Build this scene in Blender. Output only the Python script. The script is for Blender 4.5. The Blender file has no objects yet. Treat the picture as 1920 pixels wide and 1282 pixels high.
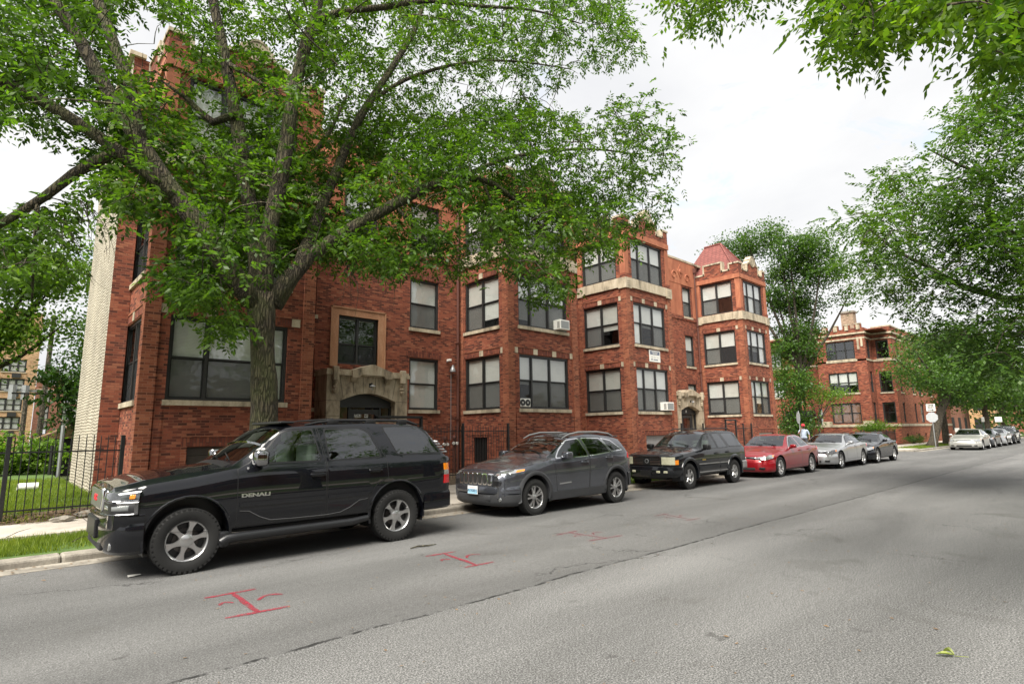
import bpy, bmesh, math, random
import numpy as np
from mathutils import Vector, Matrix
from mathutils.bvhtree import BVHTree
R = math.radians
PI = math.pi
scene = bpy.context.scene
COL = scene.collection
rng = random.Random(7)
nrng = np.random.default_rng(11)
H_CAM = 1.65
YAW, PITCH, ROLL, FPX = R(47.2), R(9.11), R(-0.86), 1060.0

# ---------------------------------------------------------------- camera maths (photo measured in its own 1920x1282 pixels)
def cam_axes():
    cp, sp = math.cos(PITCH), math.sin(PITCH)
    fwd = Vector((math.cos(YAW)*cp, math.sin(YAW)*cp, sp))
    right = Vector((math.sin(YAW), -math.cos(YAW), 0))
    up = right.cross(fwd)
    r = right*math.cos(ROLL) + up*math.sin(ROLL)
    u = -right*math.sin(ROLL) + up*math.cos(ROLL)
    return r, u, fwd
CR, CU, CF = cam_axes()
CAM = Vector((0, 0, H_CAM))
def ray(px, py):
    return CF + CR*((px-960)/FPX) - CU*((py-641)/FPX)
def at_y(px, py, Y):
    d = ray(px, py); return CAM + d*(Y/d.y)
def at_x(px, py, X):
    d = ray(px, py); return CAM + d*(X/d.x)
def at_z(px, py, z=0.0):
    d = ray(px, py); return CAM + d*((z-H_CAM)/d.z)
def at_dist(px, py, D):
    d = ray(px, py); return CAM + d*(D/math.hypot(d.x, d.y))

# ---------------------------------------------------------------- object helpers
def link(o, parent=None):
    COL.objects.link(o)
    if parent is not None: o.parent = parent
    return o
def tag(o, label=None, cat=None, group=None, kind=None):
    if label: o['label'] = label
    if cat: o['category'] = cat
    if group: o['group'] = group
    if kind: o['kind'] = kind
    return o
def empty(name, loc=(0, 0, 0), rotz=0.0, label=None, cat=None, group=None):
    o = bpy.data.objects.new(name, None); o.empty_display_size = 0.2
    link(o); o.location = loc; o.rotation_euler = (0, 0, rotz)
    return tag(o, label, cat, group)

class MB:
    """collects simple shapes into one mesh; coordinates are world unless off is given at build time"""
    def __init__(s): s.v = []; s.f = []; s.m = []
    def add(s, vs, fs, mi=0):
        b = len(s.v); s.v += [tuple(p) for p in vs]
        s.f += [tuple(i+b for i in f) for f in fs]; s.m += [mi]*len(fs)
    def quad(s, a, b, c, d, mi=0): s.add([a, b, c, d], [(0, 1, 2, 3)], mi)
    def box(s, x0, x1, y0, y1, z0, z1, mi=0):
        s.add([(x0,y0,z0),(x1,y0,z0),(x1,y1,z0),(x0,y1,z0),(x0,y0,z1),(x1,y0,z1),(x1,y1,z1),(x0,y1,z1)],
              [(0,3,2,1),(4,5,6,7),(0,1,5,4),(1,2,6,5),(2,3,7,6),(3,0,4,7)], mi)
    def obox(s, c, ex, ey, ez, mi=0):
        c = Vector(c); ex = Vector(ex); ey = Vector(ey); ez = Vector(ez)
        vs = [c-ex-ey-ez, c+ex-ey-ez, c+ex+ey-ez, c-ex+ey-ez, c-ex-ey+ez, c+ex-ey+ez, c+ex+ey+ez, c-ex+ey+ez]
        s.add(vs, [(0,3,2,1),(4,5,6,7),(0,1,5,4),(1,2,6,5),(2,3,7,6),(3,0,4,7)], mi)
    def rbox(s, x0, x1, y0, y1, z0, z1, r=0.02, seg=2, mi=0):
        bm = bmesh.new(); bmesh.ops.create_cube(bm, size=1)
        for v in bm.verts:
            v.co = Vector(((x0+x1)/2+v.co.x*(x1-x0), (y0+y1)/2+v.co.y*(y1-y0), (z0+z1)/2+v.co.z*(z1-z0)))
        r = min(r, .49*min(abs(x1-x0), abs(y1-y0), abs(z1-z0)))
        bmesh.ops.bevel(bm, geom=list(bm.edges), offset=r, segments=seg, profile=.5, affect='EDGES')
        bm.verts.index_update()
        s.add([v.co[:] for v in bm.verts], [[v.index for v in f.verts] for f in bm.faces], mi); bm.free()
    def prism(s, poly, vec, mi=0, mi_side=None):
        """poly: planar 3-d outline, extruded by vec, both ends capped"""
        n = len(poly); p = [Vector(q) for q in poly]; vec = Vector(vec)
        nrm = Vector((0, 0, 0))
        for i in range(n): nrm += p[i].cross(p[(i+1) % n])
        if nrm.dot(vec) > 0: p.reverse()
        vs = p+[q+vec for q in p]
        s.add(vs, [tuple(range(n)), tuple(range(2*n-1, n-1, -1))], mi)
        b = len(s.v)-2*n
        for i in range(n):
            j = (i+1) % n
            s.f.append((b+i, b+n+i, b+n+j, b+j)); s.m.append(mi if mi_side is None else mi_side)
    def tube(s, pts, radii, n=8, cap=True, mi=0):
        pts = [Vector(p) for p in pts]
        if not hasattr(radii, '__len__'): radii = [radii]*len(pts)
        t = (pts[1]-pts[0]).normalized()
        a = t.orthogonal().normalized(); vs = []; fs = []
        for i, p in enumerate(pts):
            if i == 0: t = pts[1]-pts[0]
            elif i == len(pts)-1: t = pts[-1]-pts[-2]
            else: t = (pts[i+1]-pts[i]).normalized()+(pts[i]-pts[i-1]).normalized()
            if t.length < 1e-9: t = Vector((0, 0, 1))
            t.normalize(); a = a-t*a.dot(t)
            if a.length < 1e-6: a = t.orthogonal()
            a.normalize(); b = t.cross(a)
            for k in range(n):
                an = 2*PI*k/n; vs.append(p+(a*math.cos(an)+b*math.sin(an))*radii[i])
        for i in range(len(pts)-1):
            for k in range(n):
                k2 = (k+1) % n; fs.append((i*n+k, i*n+k2, (i+1)*n+k2, (i+1)*n+k))
        if cap:
            fs.append(tuple(range(n-1, -1, -1))); m = (len(pts)-1)*n; fs.append(tuple(range(m, m+n)))
        s.add(vs, fs, mi)
    def lathe(s, prof, n=24, c=(0, 0, 0), axis='z', mi=0, closed=False, a0=0., a1=2*PI):
        """prof: (radius, height) pairs turned about the axis"""
        full = abs(a1-a0-2*PI) < 1e-6; m = n if full else n+1; vs = []
        for r, h in prof:
            for k in range(m):
                an = a0+(a1-a0)*k/n; x, y = r*math.cos(an), r*math.sin(an)
                if axis == 'z': vs.append((c[0]+x, c[1]+y, c[2]+h))
                elif axis == 'y': vs.append((c[0]+x, c[1]+h, c[2]+y))
                else: vs.append((c[0]+h, c[1]+x, c[2]+y))
        fs = []; np_ = len(prof); rng_ = range(np_ if closed else np_-1)
        for i in rng_:
            i2 = (i+1) % np_
            for k in range(n):
                k2 = (k+1) % m; fs.append((i*m+k, i*m+k2, i2*m+k2, i2*m+k))
        s.add(vs, fs, mi)
    def build(s, name, mats, parent=None, off=None, smooth=False, angle=None):
        me = bpy.data.meshes.new(name)
        v = s.v
        if off is not None: v = [(p[0]-off[0], p[1]-off[1], p[2]-off[2]) for p in v]
        me.from_pydata(v, [], s.f)
        if not isinstance(mats, (list, tuple)): mats = [mats]
        for m in mats: me.materials.append(m)
        me.polygons.foreach_set('material_index', s.m)
        finish(me, smooth, angle)
        return link(bpy.data.objects.new(name, me), parent)

def finish(me, smooth=False, angle=None, fix=False):
    if smooth or angle:
        me.polygons.foreach_set('use_smooth', [True]*len(me.polygons))
        if angle: me.set_sharp_from_angle(angle=R(angle))
    me.update()

def np_mesh(name, verts, faces_flat, nper, mats, parent=None, mat_idx=None, smooth=False):
    me = bpy.data.meshes.new(name)
    nf = len(faces_flat)//nper
    me.vertices.add(len(verts)); me.vertices.foreach_set('co', np.asarray(verts, np.float32).ravel())
    me.loops.add(len(faces_flat)); me.loops.foreach_set('vertex_index', np.asarray(faces_flat, np.int32))
    me.polygons.add(nf)
    me.polygons.foreach_set('loop_start', np.arange(0, nf*nper, nper, dtype=np.int32))
    me.polygons.foreach_set('loop_total', np.full(nf, nper, np.int32))
    if not isinstance(mats, (list, tuple)): mats = [mats]
    for m in mats: me.materials.append(m)
    if mat_idx is not None: me.polygons.foreach_set('material_index', np.asarray(mat_idx, np.int32))
    if smooth: me.polygons.foreach_set('use_smooth', np.ones(nf, bool))
    me.update(calc_edges=True); me.validate()
    return link(bpy.data.objects.new(name, me), parent)

def text_mesh(txt, size, align='CENTER', extrude=0.0, bold=0.0):
    """vertices and faces of a line of lettering in its own x-y plane"""
    cu = bpy.data.curves.new('lettering', 'FONT'); cu.body = txt; cu.size = size
    cu.align_x = align; cu.align_y = 'CENTER'; cu.extrude = extrude; cu.offset = bold
    cu.resolution_u = 3
    o = bpy.data.objects.new('lettering', cu); COL.objects.link(o)
    dg = bpy.context.evaluated_depsgraph_get()
    me = bpy.data.meshes.new_from_object(o.evaluated_get(dg))
    vs = [v.co.copy() for v in me.vertices]; fs = [tuple(p.vertices) for p in me.polygons]
    bpy.data.objects.remove(o); bpy.data.curves.remove(cu); bpy.data.meshes.remove(me)
    return vs, fs
def add_text(mb, txt, size, origin, ux, uy, mi=0, **kw):
    vs, fs = text_mesh(txt, size, **kw); o = Vector(origin); ux = Vector(ux); uy = Vector(uy); n = ux.cross(uy)
    mb.add([o+ux*v.x+uy*v.y+n*v.z for v in vs], fs, mi)

# ---------------------------------------------------------------- material helpers
class NT:
    def __init__(s, name):
        s.mat = bpy.data.materials.new(name); s.mat.use_nodes = True
        s.t = s.mat.node_tree; s.n = s.t.nodes; s.n.clear()
        s.out = s.n.new('ShaderNodeOutputMaterial')
    def new(s, typ, **kw):
        nd = s.n.new(typ)
        for k, v in kw.items(): setattr(nd, k, v)
        return nd
    def lk(s, a, b): s.t.links.new(a, b)
    def val(s, nd, **kw):
        for k, v in kw.items(): nd.inputs[k.replace('_', ' ')].default_value = v
        return nd
    def principled(s, **kw):
        p = s.new('ShaderNodeBsdfPrincipled')
        for k, v in kw.items(): p.inputs[k].default_value = v
        s.lk(p.outputs[0], s.out.inputs['Surface']); return p
    def math(s, op, a, b=None, c=None, clamp=False):
        nd = s.new('ShaderNodeMath', operation=op, use_clamp=clamp)
        for i, x in enumerate((a, b, c)):
            if x is None: continue
            if isinstance(x, (int, float)): nd.inputs[i].default_value = x
            else: s.lk(x, nd.inputs[i])
        return nd.outputs[0]
    def ramp(s, fac, stops, interp='LINEAR'):
        nd = s.new('ShaderNodeValToRGB'); cr = nd.color_ramp; cr.interpolation = interp
        while len(cr.elements) < len(stops): cr.elements.new(.5)
        for e, (p, c) in zip(cr.elements, stops):
            e.position = p; e.color = (c[0], c[1], c[2], 1) if hasattr(c, '__len__') else (c, c, c, 1)
        s.lk(fac, nd.inputs[0]); return nd.outputs[0]
    def noise(s, vec, scale, detail=4, rough=.55, dist=0.0, out=0):
        nd = s.new('ShaderNodeTexNoise'); s.val(nd, Scale=scale, Detail=detail, Roughness=rough, Distortion=dist)
        if vec is not None: s.lk(vec, nd.inputs['Vector'])
        return nd.outputs[out]
    def mix(s, fac, a, b, blend='MIX'):
        nd = s.new('ShaderNodeMix', data_type='RGBA', blend_type=blend)
        for i, x in ((0, fac), (6, a), (7, b)):
            if isinstance(x, (int, float)): nd.inputs[i].default_value = x if i == 0 else (x, x, x, 1)
            elif isinstance(x, tuple): nd.inputs[i].default_value = (x[0], x[1], x[2], 1)
            else: s.lk(x, nd.inputs[i])
        return nd.outputs[2]
    def coord(s, which='Object'): return s.new('ShaderNodeTexCoord').outputs[which]
    def bump(s, h, strength=.3, dist=.01, nrm=None):
        nd = s.new('ShaderNodeBump'); nd.inputs['Strength'].default_value = strength; nd.inputs['Distance'].default_value = dist
        s.lk(h, nd.inputs['Height'])
        if nrm is not None: s.lk(nrm, nd.inputs['Normal'])
        return nd.outputs[0]
    def mapping(s, vec, scale=(1, 1, 1), rot=(0, 0, 0), loc=(0, 0, 0)):
        nd = s.new('ShaderNodeMapping'); nd.inputs['Scale'].default_value = scale; nd.inputs['Rotation'].default_value = rot
        nd.inputs['Location'].default_value = loc; s.lk(vec, nd.inputs['Vector']); return nd.outputs[0]

def simple(name, col, rough=.6, metal=0.0, var=.15, scale=6., coat=0.0, bump=0.0, bscale=60., spec=.5):
    """plain material with mottling so nothing is a flat colour"""
    t = NT(name); co = t.coord()
    n = t.noise(co, scale, 5, .6)
    c = t.ramp(n, [(.25, [x*(1-var) for x in col]), (.75, [min(1, x*(1+var)) for x in col])])
    p = t.principled(Roughness=rough, Metallic=metal)
    p.inputs['Coat Weight'].default_value = coat; p.inputs['Coat Roughness'].default_value = .03
    p.inputs['Specular IOR Level'].default_value = spec
    t.lk(c, p.inputs['Base Color'])
    if bump:
        t.lk(t.bump(t.noise(co, bscale, 4, .6), bump, .01), p.inputs['Normal'])
    return t.mat
# ---------------------------------------------------------------- materials
def brick_mat(name, stops, mortar, bw=.2, bh=.064, soldier=False, stain=.18, msize=.007, rough=.9):
    t = NT(name); co = t.coord(); sep = t.new('ShaderNodeSeparateXYZ'); t.lk(co, sep.inputs[0])
    g = t.new('ShaderNodeNewGeometry'); sn = t.new('ShaderNodeSeparateXYZ'); t.lk(g.outputs['True Normal'], sn.inputs[0])
    ax = t.math('GREATER_THAN', t.math('ABSOLUTE', sn.outputs[0]), .7)
    mx = t.new('ShaderNodeMix', data_type='FLOAT'); t.lk(ax, mx.inputs[0]); t.lk(sep.outputs[0], mx.inputs[2]); t.lk(sep.outputs[1], mx.inputs[3])
    cb = t.new('ShaderNodeCombineXYZ')
    if soldier: t.lk(sep.outputs[2], cb.inputs[0]); t.lk(mx.outputs[0], cb.inputs[1])
    else: t.lk(mx.outputs[0], cb.inputs[0]); t.lk(sep.outputs[2], cb.inputs[1])
    b = t.new('ShaderNodeTexBrick'); t.lk(cb.outputs[0], b.inputs['Vector'])
    t.val(b, Scale=1.0, Mortar_Size=msize, Mortar_Smooth=.15, Bias=0.0, Brick_Width=bw, Row_Height=bh)
    b.inputs['Color1'].default_value = (0, 0, 0, 1); b.inputs['Color2'].default_value = (1, 1, 1, 1); b.inputs['Mortar'].default_value = (.5, .5, .5, 1)
    col = t.ramp(b.outputs['Color'], stops)
    col = t.mix(.4, col, t.ramp(t.noise(co, 38, 3, .6), [(.3, .35), (.7, .75)]), 'OVERLAY')
    col = t.mix(b.outputs['Fac'], col, mortar)
    big = t.ramp(t.noise(co, .7, 5, .6, .4), [(.3, 1-stain), (.62, 1.06)])
    col = t.mix(1.0, col, big, 'MULTIPLY')
    p = t.principled(Roughness=rough); p.inputs['Specular IOR Level'].default_value = .25
    t.lk(col, p.inputs['Base Color'])
    h = t.math('SUBTRACT', 1.0, b.outputs['Fac']); h = t.math('ADD', h, t.math('MULTIPLY', t.noise(co, 60, 4, .6), .5))
    t.lk(t.bump(h, .6, .012), p.inputs['Normal'])
    return t.mat

RED = [(0.0, (.068, .027, .020)), (.25, (.125, .040, .028)), (.5, (.212, .060, .036)), (.8, (.258, .078, .045)), (1.0, (.31, .12, .07))]
M_BRICK = brick_mat('red_brick', RED, (.22, .088, .056))
M_SOLDIER = brick_mat('soldier_brick', [(0, (.10, .032, .024)), (.5, (.19, .055, .034)), (1, (.26, .085, .05))], (.10, .05, .04), soldier=True, bw=.23, bh=.072)
M_BRICK2 = brick_mat('corner_brick', [(0, (.09, .034, .022)), (.4, (.22, .066, .036)), (1, (.31, .115, .062))], (.29, .125, .08))
M_TAN = brick_mat('tan_brick', [(0, (.28, .15, .07)), (.5, (.40, .23, .11)), (1, (.48, .30, .16))], (.42, .33, .24))
M_CHIM = brick_mat('chimney_brick', [(0, (.16, .11, .08)), (.5, (.30, .22, .15)), (1, (.38, .28, .2))], (.35, .3, .25))
M_SHED = brick_mat('far_brick', [(0, (.17, .06, .04)), (.5, (.26, .09, .055)), (1, (.31, .13, .08))], (.25, .18, .14))

def painted_brick():
    t = NT('painted_common_brick'); co = t.coord(); sep = t.new('ShaderNodeSeparateXYZ'); t.lk(co, sep.inputs[0])
    cb = t.new('ShaderNodeCombineXYZ'); t.lk(sep.outputs[1], cb.inputs[0]); t.lk(sep.outputs[2], cb.inputs[1])
    wob = t.noise(co, 2.2, 3, .6)
    add = t.new('ShaderNodeVectorMath', operation='ADD'); t.lk(cb.outputs[0], add.inputs[0])
    cw = t.new('ShaderNodeCombineXYZ'); t.lk(t.math('MULTIPLY', wob, .16), cw.inputs[1]); t.lk(cw.outputs[0], add.inputs[1])
    b = t.new('ShaderNodeTexBrick'); t.lk(add.outputs[0], b.inputs['Vector'])
    t.val(b, Scale=1.0, Mortar_Size=.024, Mortar_Smooth=.5, Brick_Width=.2, Row_Height=.085)
    b.inputs['Color1'].default_value = (.50, .44, .35, 1); b.inputs['Color2'].default_value = (.66, .60, .50, 1); b.inputs['Mortar'].default_value = (.17, .14, .10, 1)
    worn = t.ramp(t.noise(co, 5.5, 6, .75), [(.38, 0.), (.60, 1.)])
    col = t.mix(t.math('MULTIPLY', worn, .55), b.outputs['Color'], (.45, .40, .32))
    col = t.mix(1.0, col, t.ramp(t.noise(co, .8, 4), [(.3, .7), (.7, 1.05)]), 'MULTIPLY')
    p = t.principled(Roughness=.9); t.lk(col, p.inputs['Base Color'])
    t.lk(t.bump(t.math('SUBTRACT', 1.0, b.outputs['Fac']), .9, .03), p.inputs['Normal'])
    return t.mat
M_PAINTED = painted_brick()

def stone_mat(name, c0, c1, dirt=.45, scale=1.3):
    t = NT(name); co = t.coord()
    n = t.noise(t.mapping(co, (1, 1, .35)), scale*2.2, 6, .65, .4)
    col = t.ramp(n, [(.3, [x*dirt for x in c0]), (.5, c0), (.7, c1)])
    col = t.mix(.4, col, t.ramp(t.noise(co, 50, 3), [(.3, .3), (.7, .7)]), 'OVERLAY')
    p = t.principled(Roughness=.85); t.lk(col, p.inputs['Base Color'])
    t.lk(t.bump(t.noise(co, 45, 5, .7), .35, .01), p.inputs['Normal']); return t.mat
M_STONE = stone_mat('limestone', (.41, .345, .25), (.54, .47, .36), dirt=.38)
M_PORTAL = stone_mat('weathered_limestone', (.38, .31, .22), (.52, .45, .34), dirt=.20, scale=1.5)
M_TERRA = stone_mat('terracotta', (.34, .115, .06), (.43, .17, .09), dirt=.75)
M_PEACH = stone_mat('peach_stone', (.40, .20, .11), (.48, .27, .16), dirt=.8)
M_CONC = stone_mat('concrete', (.36, .33, .28), (.47, .44, .38), dirt=.7, scale=.6)
M_KERB = stone_mat('kerb_concrete', (.21, .19, .16), (.31, .285, .24), dirt=.45, scale=1.2)
M_FRAME = simple('dark_window_frame', (.022, .022, .022), .45, var=.2)
M_IRON = simple('black_iron', (.010, .010, .011), .45, var=.3, bump=.1)
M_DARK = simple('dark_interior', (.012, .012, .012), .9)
M_SCREEN0 = simple('insect_screen_solid', (.05, .05, .055), .8)
M_ROOF = simple('flat_roof', (.06, .058, .055), .9)
M_WHITE = simple('white_plastic', (.72, .71, .67), .5, var=.06)
M_GREYMETAL = simple('grey_metal', (.34, .35, .36), .45, .6, var=.1)
M_RUST = simple('rusty_pipe', (.10, .035, .025), .6, var=.4, scale=30)

def roof_tile():
    t = NT('red_roof_tile'); co = t.coord(); sep = t.new('ShaderNodeSeparateXYZ'); t.lk(co, sep.inputs[0])
    cb = t.new('ShaderNodeCombineXYZ'); t.lk(t.math('ADD', sep.outputs[0], sep.outputs[1]), cb.inputs[0]); t.lk(sep.outputs[2], cb.inputs[1])
    b = t.new('ShaderNodeTexBrick'); t.lk(cb.outputs[0], b.inputs['Vector'])
    t.val(b, Scale=1.0, Mortar_Size=.012, Brick_Width=.28, Row_Height=.16)
    b.inputs['Color1'].default_value = (.155, .040, .032, 1); b.inputs['Color2'].default_value = (.205, .058, .046, 1); b.inputs['Mortar'].default_value = (.06, .015, .012, 1)
    p = t.principled(Roughness=.7); t.lk(b.outputs['Color'], p.inputs['Base Color'])
    t.lk(t.bump(t.math('SUBTRACT', 1.0, b.outputs['Fac']), .6, .02), p.inputs['Normal']); return t.mat
M_TILE = roof_tile()

def glass_mat(name, tint=(.8, .85, .83), refl=1.4, rough=.015, base=.04, trans=1.0, wob=.02):
    """thin pane: see-through plus a Fresnel mirror"""
    t = NT(name); tr = t.new('ShaderNodeBsdfTransparent'); tr.inputs[0].default_value = (tint[0]*trans, tint[1]*trans, tint[2]*trans, 1)
    gl = t.new('ShaderNodeBsdfGlossy'); gl.inputs['Roughness'].default_value = rough; gl.inputs[0].default_value = (.95, .97, 1, 1)
    # Schlick reflectance, the same from both sides of the pane
    g = t.new('ShaderNodeNewGeometry'); dt = t.new('ShaderNodeVectorMath', operation='DOT_PRODUCT'); t.lk(g.outputs['Normal'], dt.inputs[0]); t.lk(g.outputs['Incoming'], dt.inputs[1])
    sch = t.math('ADD', t.math('MULTIPLY', t.math('POWER', t.math('SUBTRACT', 1.0, t.math('ABSOLUTE', dt.outputs['Value'])), 5.0), .96), .04)
    fac = t.math('ADD', t.math('MULTIPLY', sch, refl), base, clamp=True)
    if wob:
        nb = t.bump(t.noise(t.coord(), 1.6, 2), wob, .2); t.lk(nb, gl.inputs['Normal'])
    ms = t.new('ShaderNodeMixShader'); t.lk(fac, ms.inputs[0]); t.lk(tr.outputs[0], ms.inputs[1]); t.lk(gl.outputs[0], ms.inputs[2])
    t.lk(ms.outputs[0], t.out.inputs['Surface']); return t.mat
M_GLASS = glass_mat('window_glass', (.96, .97, .96), refl=2.0, base=.05, wob=.05)
M_CARGLASS = glass_mat('car_window_glass', (.42, .5, .46), 1.6, .008, .03, wob=0)
M_TINTGLASS = glass_mat('tinted_car_glass', (.09, .10, .10), 1.7, .008, .05, wob=0)
M_CLEARLENS = glass_mat('clear_lens', (.9, .93, .95), 1.3, .01, .06, wob=0)

def blind_mat(name, col):
    t = NT(name); co = t.coord(); sep = t.new('ShaderNodeSeparateXYZ'); t.lk(co, sep.inputs[0])
    w = t.math('FRACT', t.math('MULTIPLY', sep.outputs[2], 1/.035))
    c = t.ramp(w, [(0, [x*.62 for x in col]), (.25, col), (1, [x*.9 for x in col])])
    p = t.principled(Roughness=.7); t.lk(t.mix(.35, c, t.ramp(t.noise(co, 1.5, 3), [(.3, .7), (.7, 1.0)]), 'MULTIPLY'), p.inputs['Base Color'])
    return t.mat
M_BLIND = blind_mat('white_blind', (.66, .67, .65))
M_SHADE = simple('cream_roller_shade', (.50, .50, .47), .8, var=.12, scale=1.5)
M_BROWNSHADE = simple('brown_shade', (.20, .10, .06), .8, var=.15)

def screen_mat():
    t = NT('insect_screen'); tr = t.new('ShaderNodeBsdfTransparent'); df = t.new('ShaderNodeBsdfDiffuse'); df.inputs[0].default_value = (.045, .047, .05, 1)
    ms = t.new('ShaderNodeMixShader'); ms.inputs[0].default_value = .5
    t.lk(tr.outputs[0], ms.inputs[1]); t.lk(df.outputs[0], ms.inputs[2]); t.lk(ms.outputs[0], t.out.inputs['Surface']); return t.mat
M_SCREEN = screen_mat()

def asphalt():
    t = NT('asphalt'); co = t.coord(); sep = t.new('ShaderNodeSeparateXYZ'); t.lk(co, sep.inputs[0])
    agg = t.noise(co, 75, 4, .8)
    agg2 = t.noise(co, 19, 3, .7)
    base = t.ramp(agg, [(.38, .03), (.5, .145), (.62, .37)])
    base2 = t.ramp(agg, [(.36, .05), (.5, .13), (.64, .25)])
    edge = t.math('ADD', sep.outputs[1], t.math('MULTIPLY', t.math('SUBTRACT', t.noise(co, 1.2, 5, .6), .5), .16))
    near = t.math('LESS_THAN', edge, 4.66)
    col = t.mix(near, base2, base)
    col = t.mix(.35, col, t.ramp(agg2, [(.3, .25), (.7, .75)]), 'OVERLAY')
    patch = t.ramp(t.noise(t.mapping(co, (.12, .5, 1)), 1.6, 5, .6, .5), [(.3, .74), (.7, 1.12)])
    col = t.mix(1.0, col, patch, 'MULTIPLY')
    # worn joint between the two paving passes, and a few hairline cracks
    d = t.math('ABSOLUTE', t.math('SUBTRACT', edge, 4.66))
    joint = t.math('MULTIPLY', t.math('LESS_THAN', d, .022), t.ramp(t.noise(co, 7, 4, .7), [(.42, 0.), (.55, 1.)]))
    vo = t.new('ShaderNodeTexVoronoi', feature='DISTANCE_TO_EDGE'); vo.inputs['Scale'].default_value = .33
    wv = t.new('ShaderNodeVectorMath', operation='ADD'); t.lk(co, wv.inputs[0]); t.lk(t.noise(co, 1.3, 5, .7, out=1), wv.inputs[1]); t.lk(wv.outputs[0], vo.inputs['Vector'])
    crack = t.math('MULTIPLY', t.math('LESS_THAN', vo.outputs['Distance'], .0045), t.ramp(t.noise(co, .35, 3), [(.50, 0.), (.60, .8)]))
    col = t.mix(t.math('MAXIMUM', joint, crack), col, (.018, .018, .018))
    oil = t.ramp(t.noise(co, .9, 6, .65, .8), [(.58, 0.), (.72, .45)])
    trk = t.math('ABSOLUTE', t.math('SUBTRACT', t.math('FRACT', t.math('DIVIDE', t.math('ADD', sep.outputs[1], t.math('MULTIPLY', t.noise(co, .15, 2), .8)), 1.75)), .5))
    col = t.mix(1.0, col, t.ramp(trk, [(.0, 1.10), (.35, .93)]), 'MULTIPLY')
    drip = t.math('MULTIPLY', t.ramp(t.noise(co, 2.6, 4, .6), [(.66, 0.), (.70, .6)]), t.ramp(t.noise(co, .25, 2), [(.45, 0.), (.6, 1.)]))
    col = t.mix(drip, col, (.03, .029, .027))
    col = t.mix(oil, col, (.06, .058, .052))
    col = t.mix(1.0, col, (.80, .797, .785), 'MULTIPLY')
    p = t.principled(Roughness=.82); p.inputs['Specular IOR Level'].default_value = .4
    t.lk(col, p.inputs['Base Color'])
    t.lk(t.bump(t.math('ADD', agg, t.math('MULTIPLY', joint, -1.5)), .55, .012), p.inputs['Normal']); return t.mat
M_ASPHALT = asphalt()

def soil_mat(name, a, b, scale=3.):
    t = NT(name); co = t.coord(); n = t.noise(co, scale, 7, .7, .3)
    col = t.ramp(n, [(.3, a), (.7, b)])
    col = t.mix(.5, col, t.ramp(t.noise(co, 45, 4, .7), [(.3, .2), (.7, .8)]), 'OVERLAY')
    p = t.principled(Roughness=.95); t.lk(col, p.inputs['Base Color']); t.lk(t.bump(t.noise(co, 30, 5, .7), .8, .03), p.inputs['Normal']); return t.mat
M_SOIL = soil_mat('bare_soil', (.045, .030, .018), (.14, .10, .06))
M_TURF = soil_mat('turf_soil', (.035, .075, .012), (.09, .15, .025))
M_GROUND = soil_mat('ground_grass', (.05, .08, .02), (.10, .12, .045), .8)

def sidewalk_mat():
    t = NT('sidewalk_concrete'); co = t.coord(); sep = t.new('ShaderNodeSeparateXYZ'); t.lk(co, sep.inputs[0])
    f = t.math('FRACT', t.math('MULTIPLY', sep.outputs[0], 1/1.55)); j = t.math('LESS_THAN', f, .013)
    n = t.noise(co, 2.2, 6, .65)
    col = t.ramp(n, [(.3, (.33, .29, .25)), (.7, (.47, .43, .37))])
    col = t.mix(.3, col, t.ramp(t.noise(co, 70, 3), [(.3, .3), (.7, .7)]), 'OVERLAY')
    col = t.mix(j, col, (.08, .07, .06))
    p = t.principled(Roughness=.9); t.lk(col, p.inputs['Base Color'])
    t.lk(t.bump(t.math('ADD', t.noise(co, 60, 3), t.math('MULTIPLY', j, -2.)), .25, .01), p.inputs['Normal']); return t.mat
M_WALK = sidewalk_mat()

def leaf_mat(name, dark, light, trans=.45, sat=1.0):
    t = NT(name); g = t.new('ShaderNodeNewGeometry'); co = t.coord()
    clump = t.noise(co, .55, 3, .6)
    v = t.math('ADD', t.math('MULTIPLY', g.outputs['Random Per Island'], .6), t.math('MULTIPLY', t.math('SUBTRACT', clump, .3), 1.0), clamp=True)
    col = t.ramp(v, [(.1, dark), (.75, light), (1.0, [light[0]*1.5, light[1]*1.15, light[2]])])
    p = t.new('ShaderNodeBsdfPrincipled'); p.inputs['Roughness'].default_value = .42; p.inputs['Specular IOR Level'].default_value = .35
    t.lk(col, p.inputs['Base Color'])
    tl = t.new('ShaderNodeBsdfTranslucent'); t.lk(t.mix(1.0, col, (1.35, 1.5, .45), 'MULTIPLY'), tl.inputs[0])
    ms = t.new('ShaderNodeMixShader'); ms.inputs[0].default_value = trans
    t.lk(p.outputs[0], ms.inputs[1]); t.lk(tl.outputs[0], ms.inputs[2]); t.lk(ms.outputs[0], t.out.inputs['Surface']); return t.mat
M_ASH = leaf_mat('ash_leaf', (.018, .049, .009), (.096, .178, .022), .52)
M_YLEAF = leaf_mat('sunlit_leaf', (.03, .08, .010), (.13, .215, .018), .58)
M_LOCUST = leaf_mat('locust_leaf', (.020, .055, .012), (.085, .155, .028), .45)
M_DARKLEAF = leaf_mat('dark_leaf', (.018, .048, .012), (.06, .125, .026), .4)
M_MIDLEAF = leaf_mat('mid_leaf', (.024, .06, .014), (.088, .17, .03), .45)
M_LIGHTLEAF = leaf_mat('light_leaf', (.055, .12, .018), (.15, .25, .035), .5)
M_GRASS = leaf_mat('grass_blade', (.06, .105, .014), (.20, .26, .035), .4)
M_DRYLEAF = leaf_mat('fallen_leaf_green', (.12, .15, .04), (.30, .34, .10), .3)
M_BROWNLEAF = simple('brown_litter', (.16, .10, .05), .8, var=.4)

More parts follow.
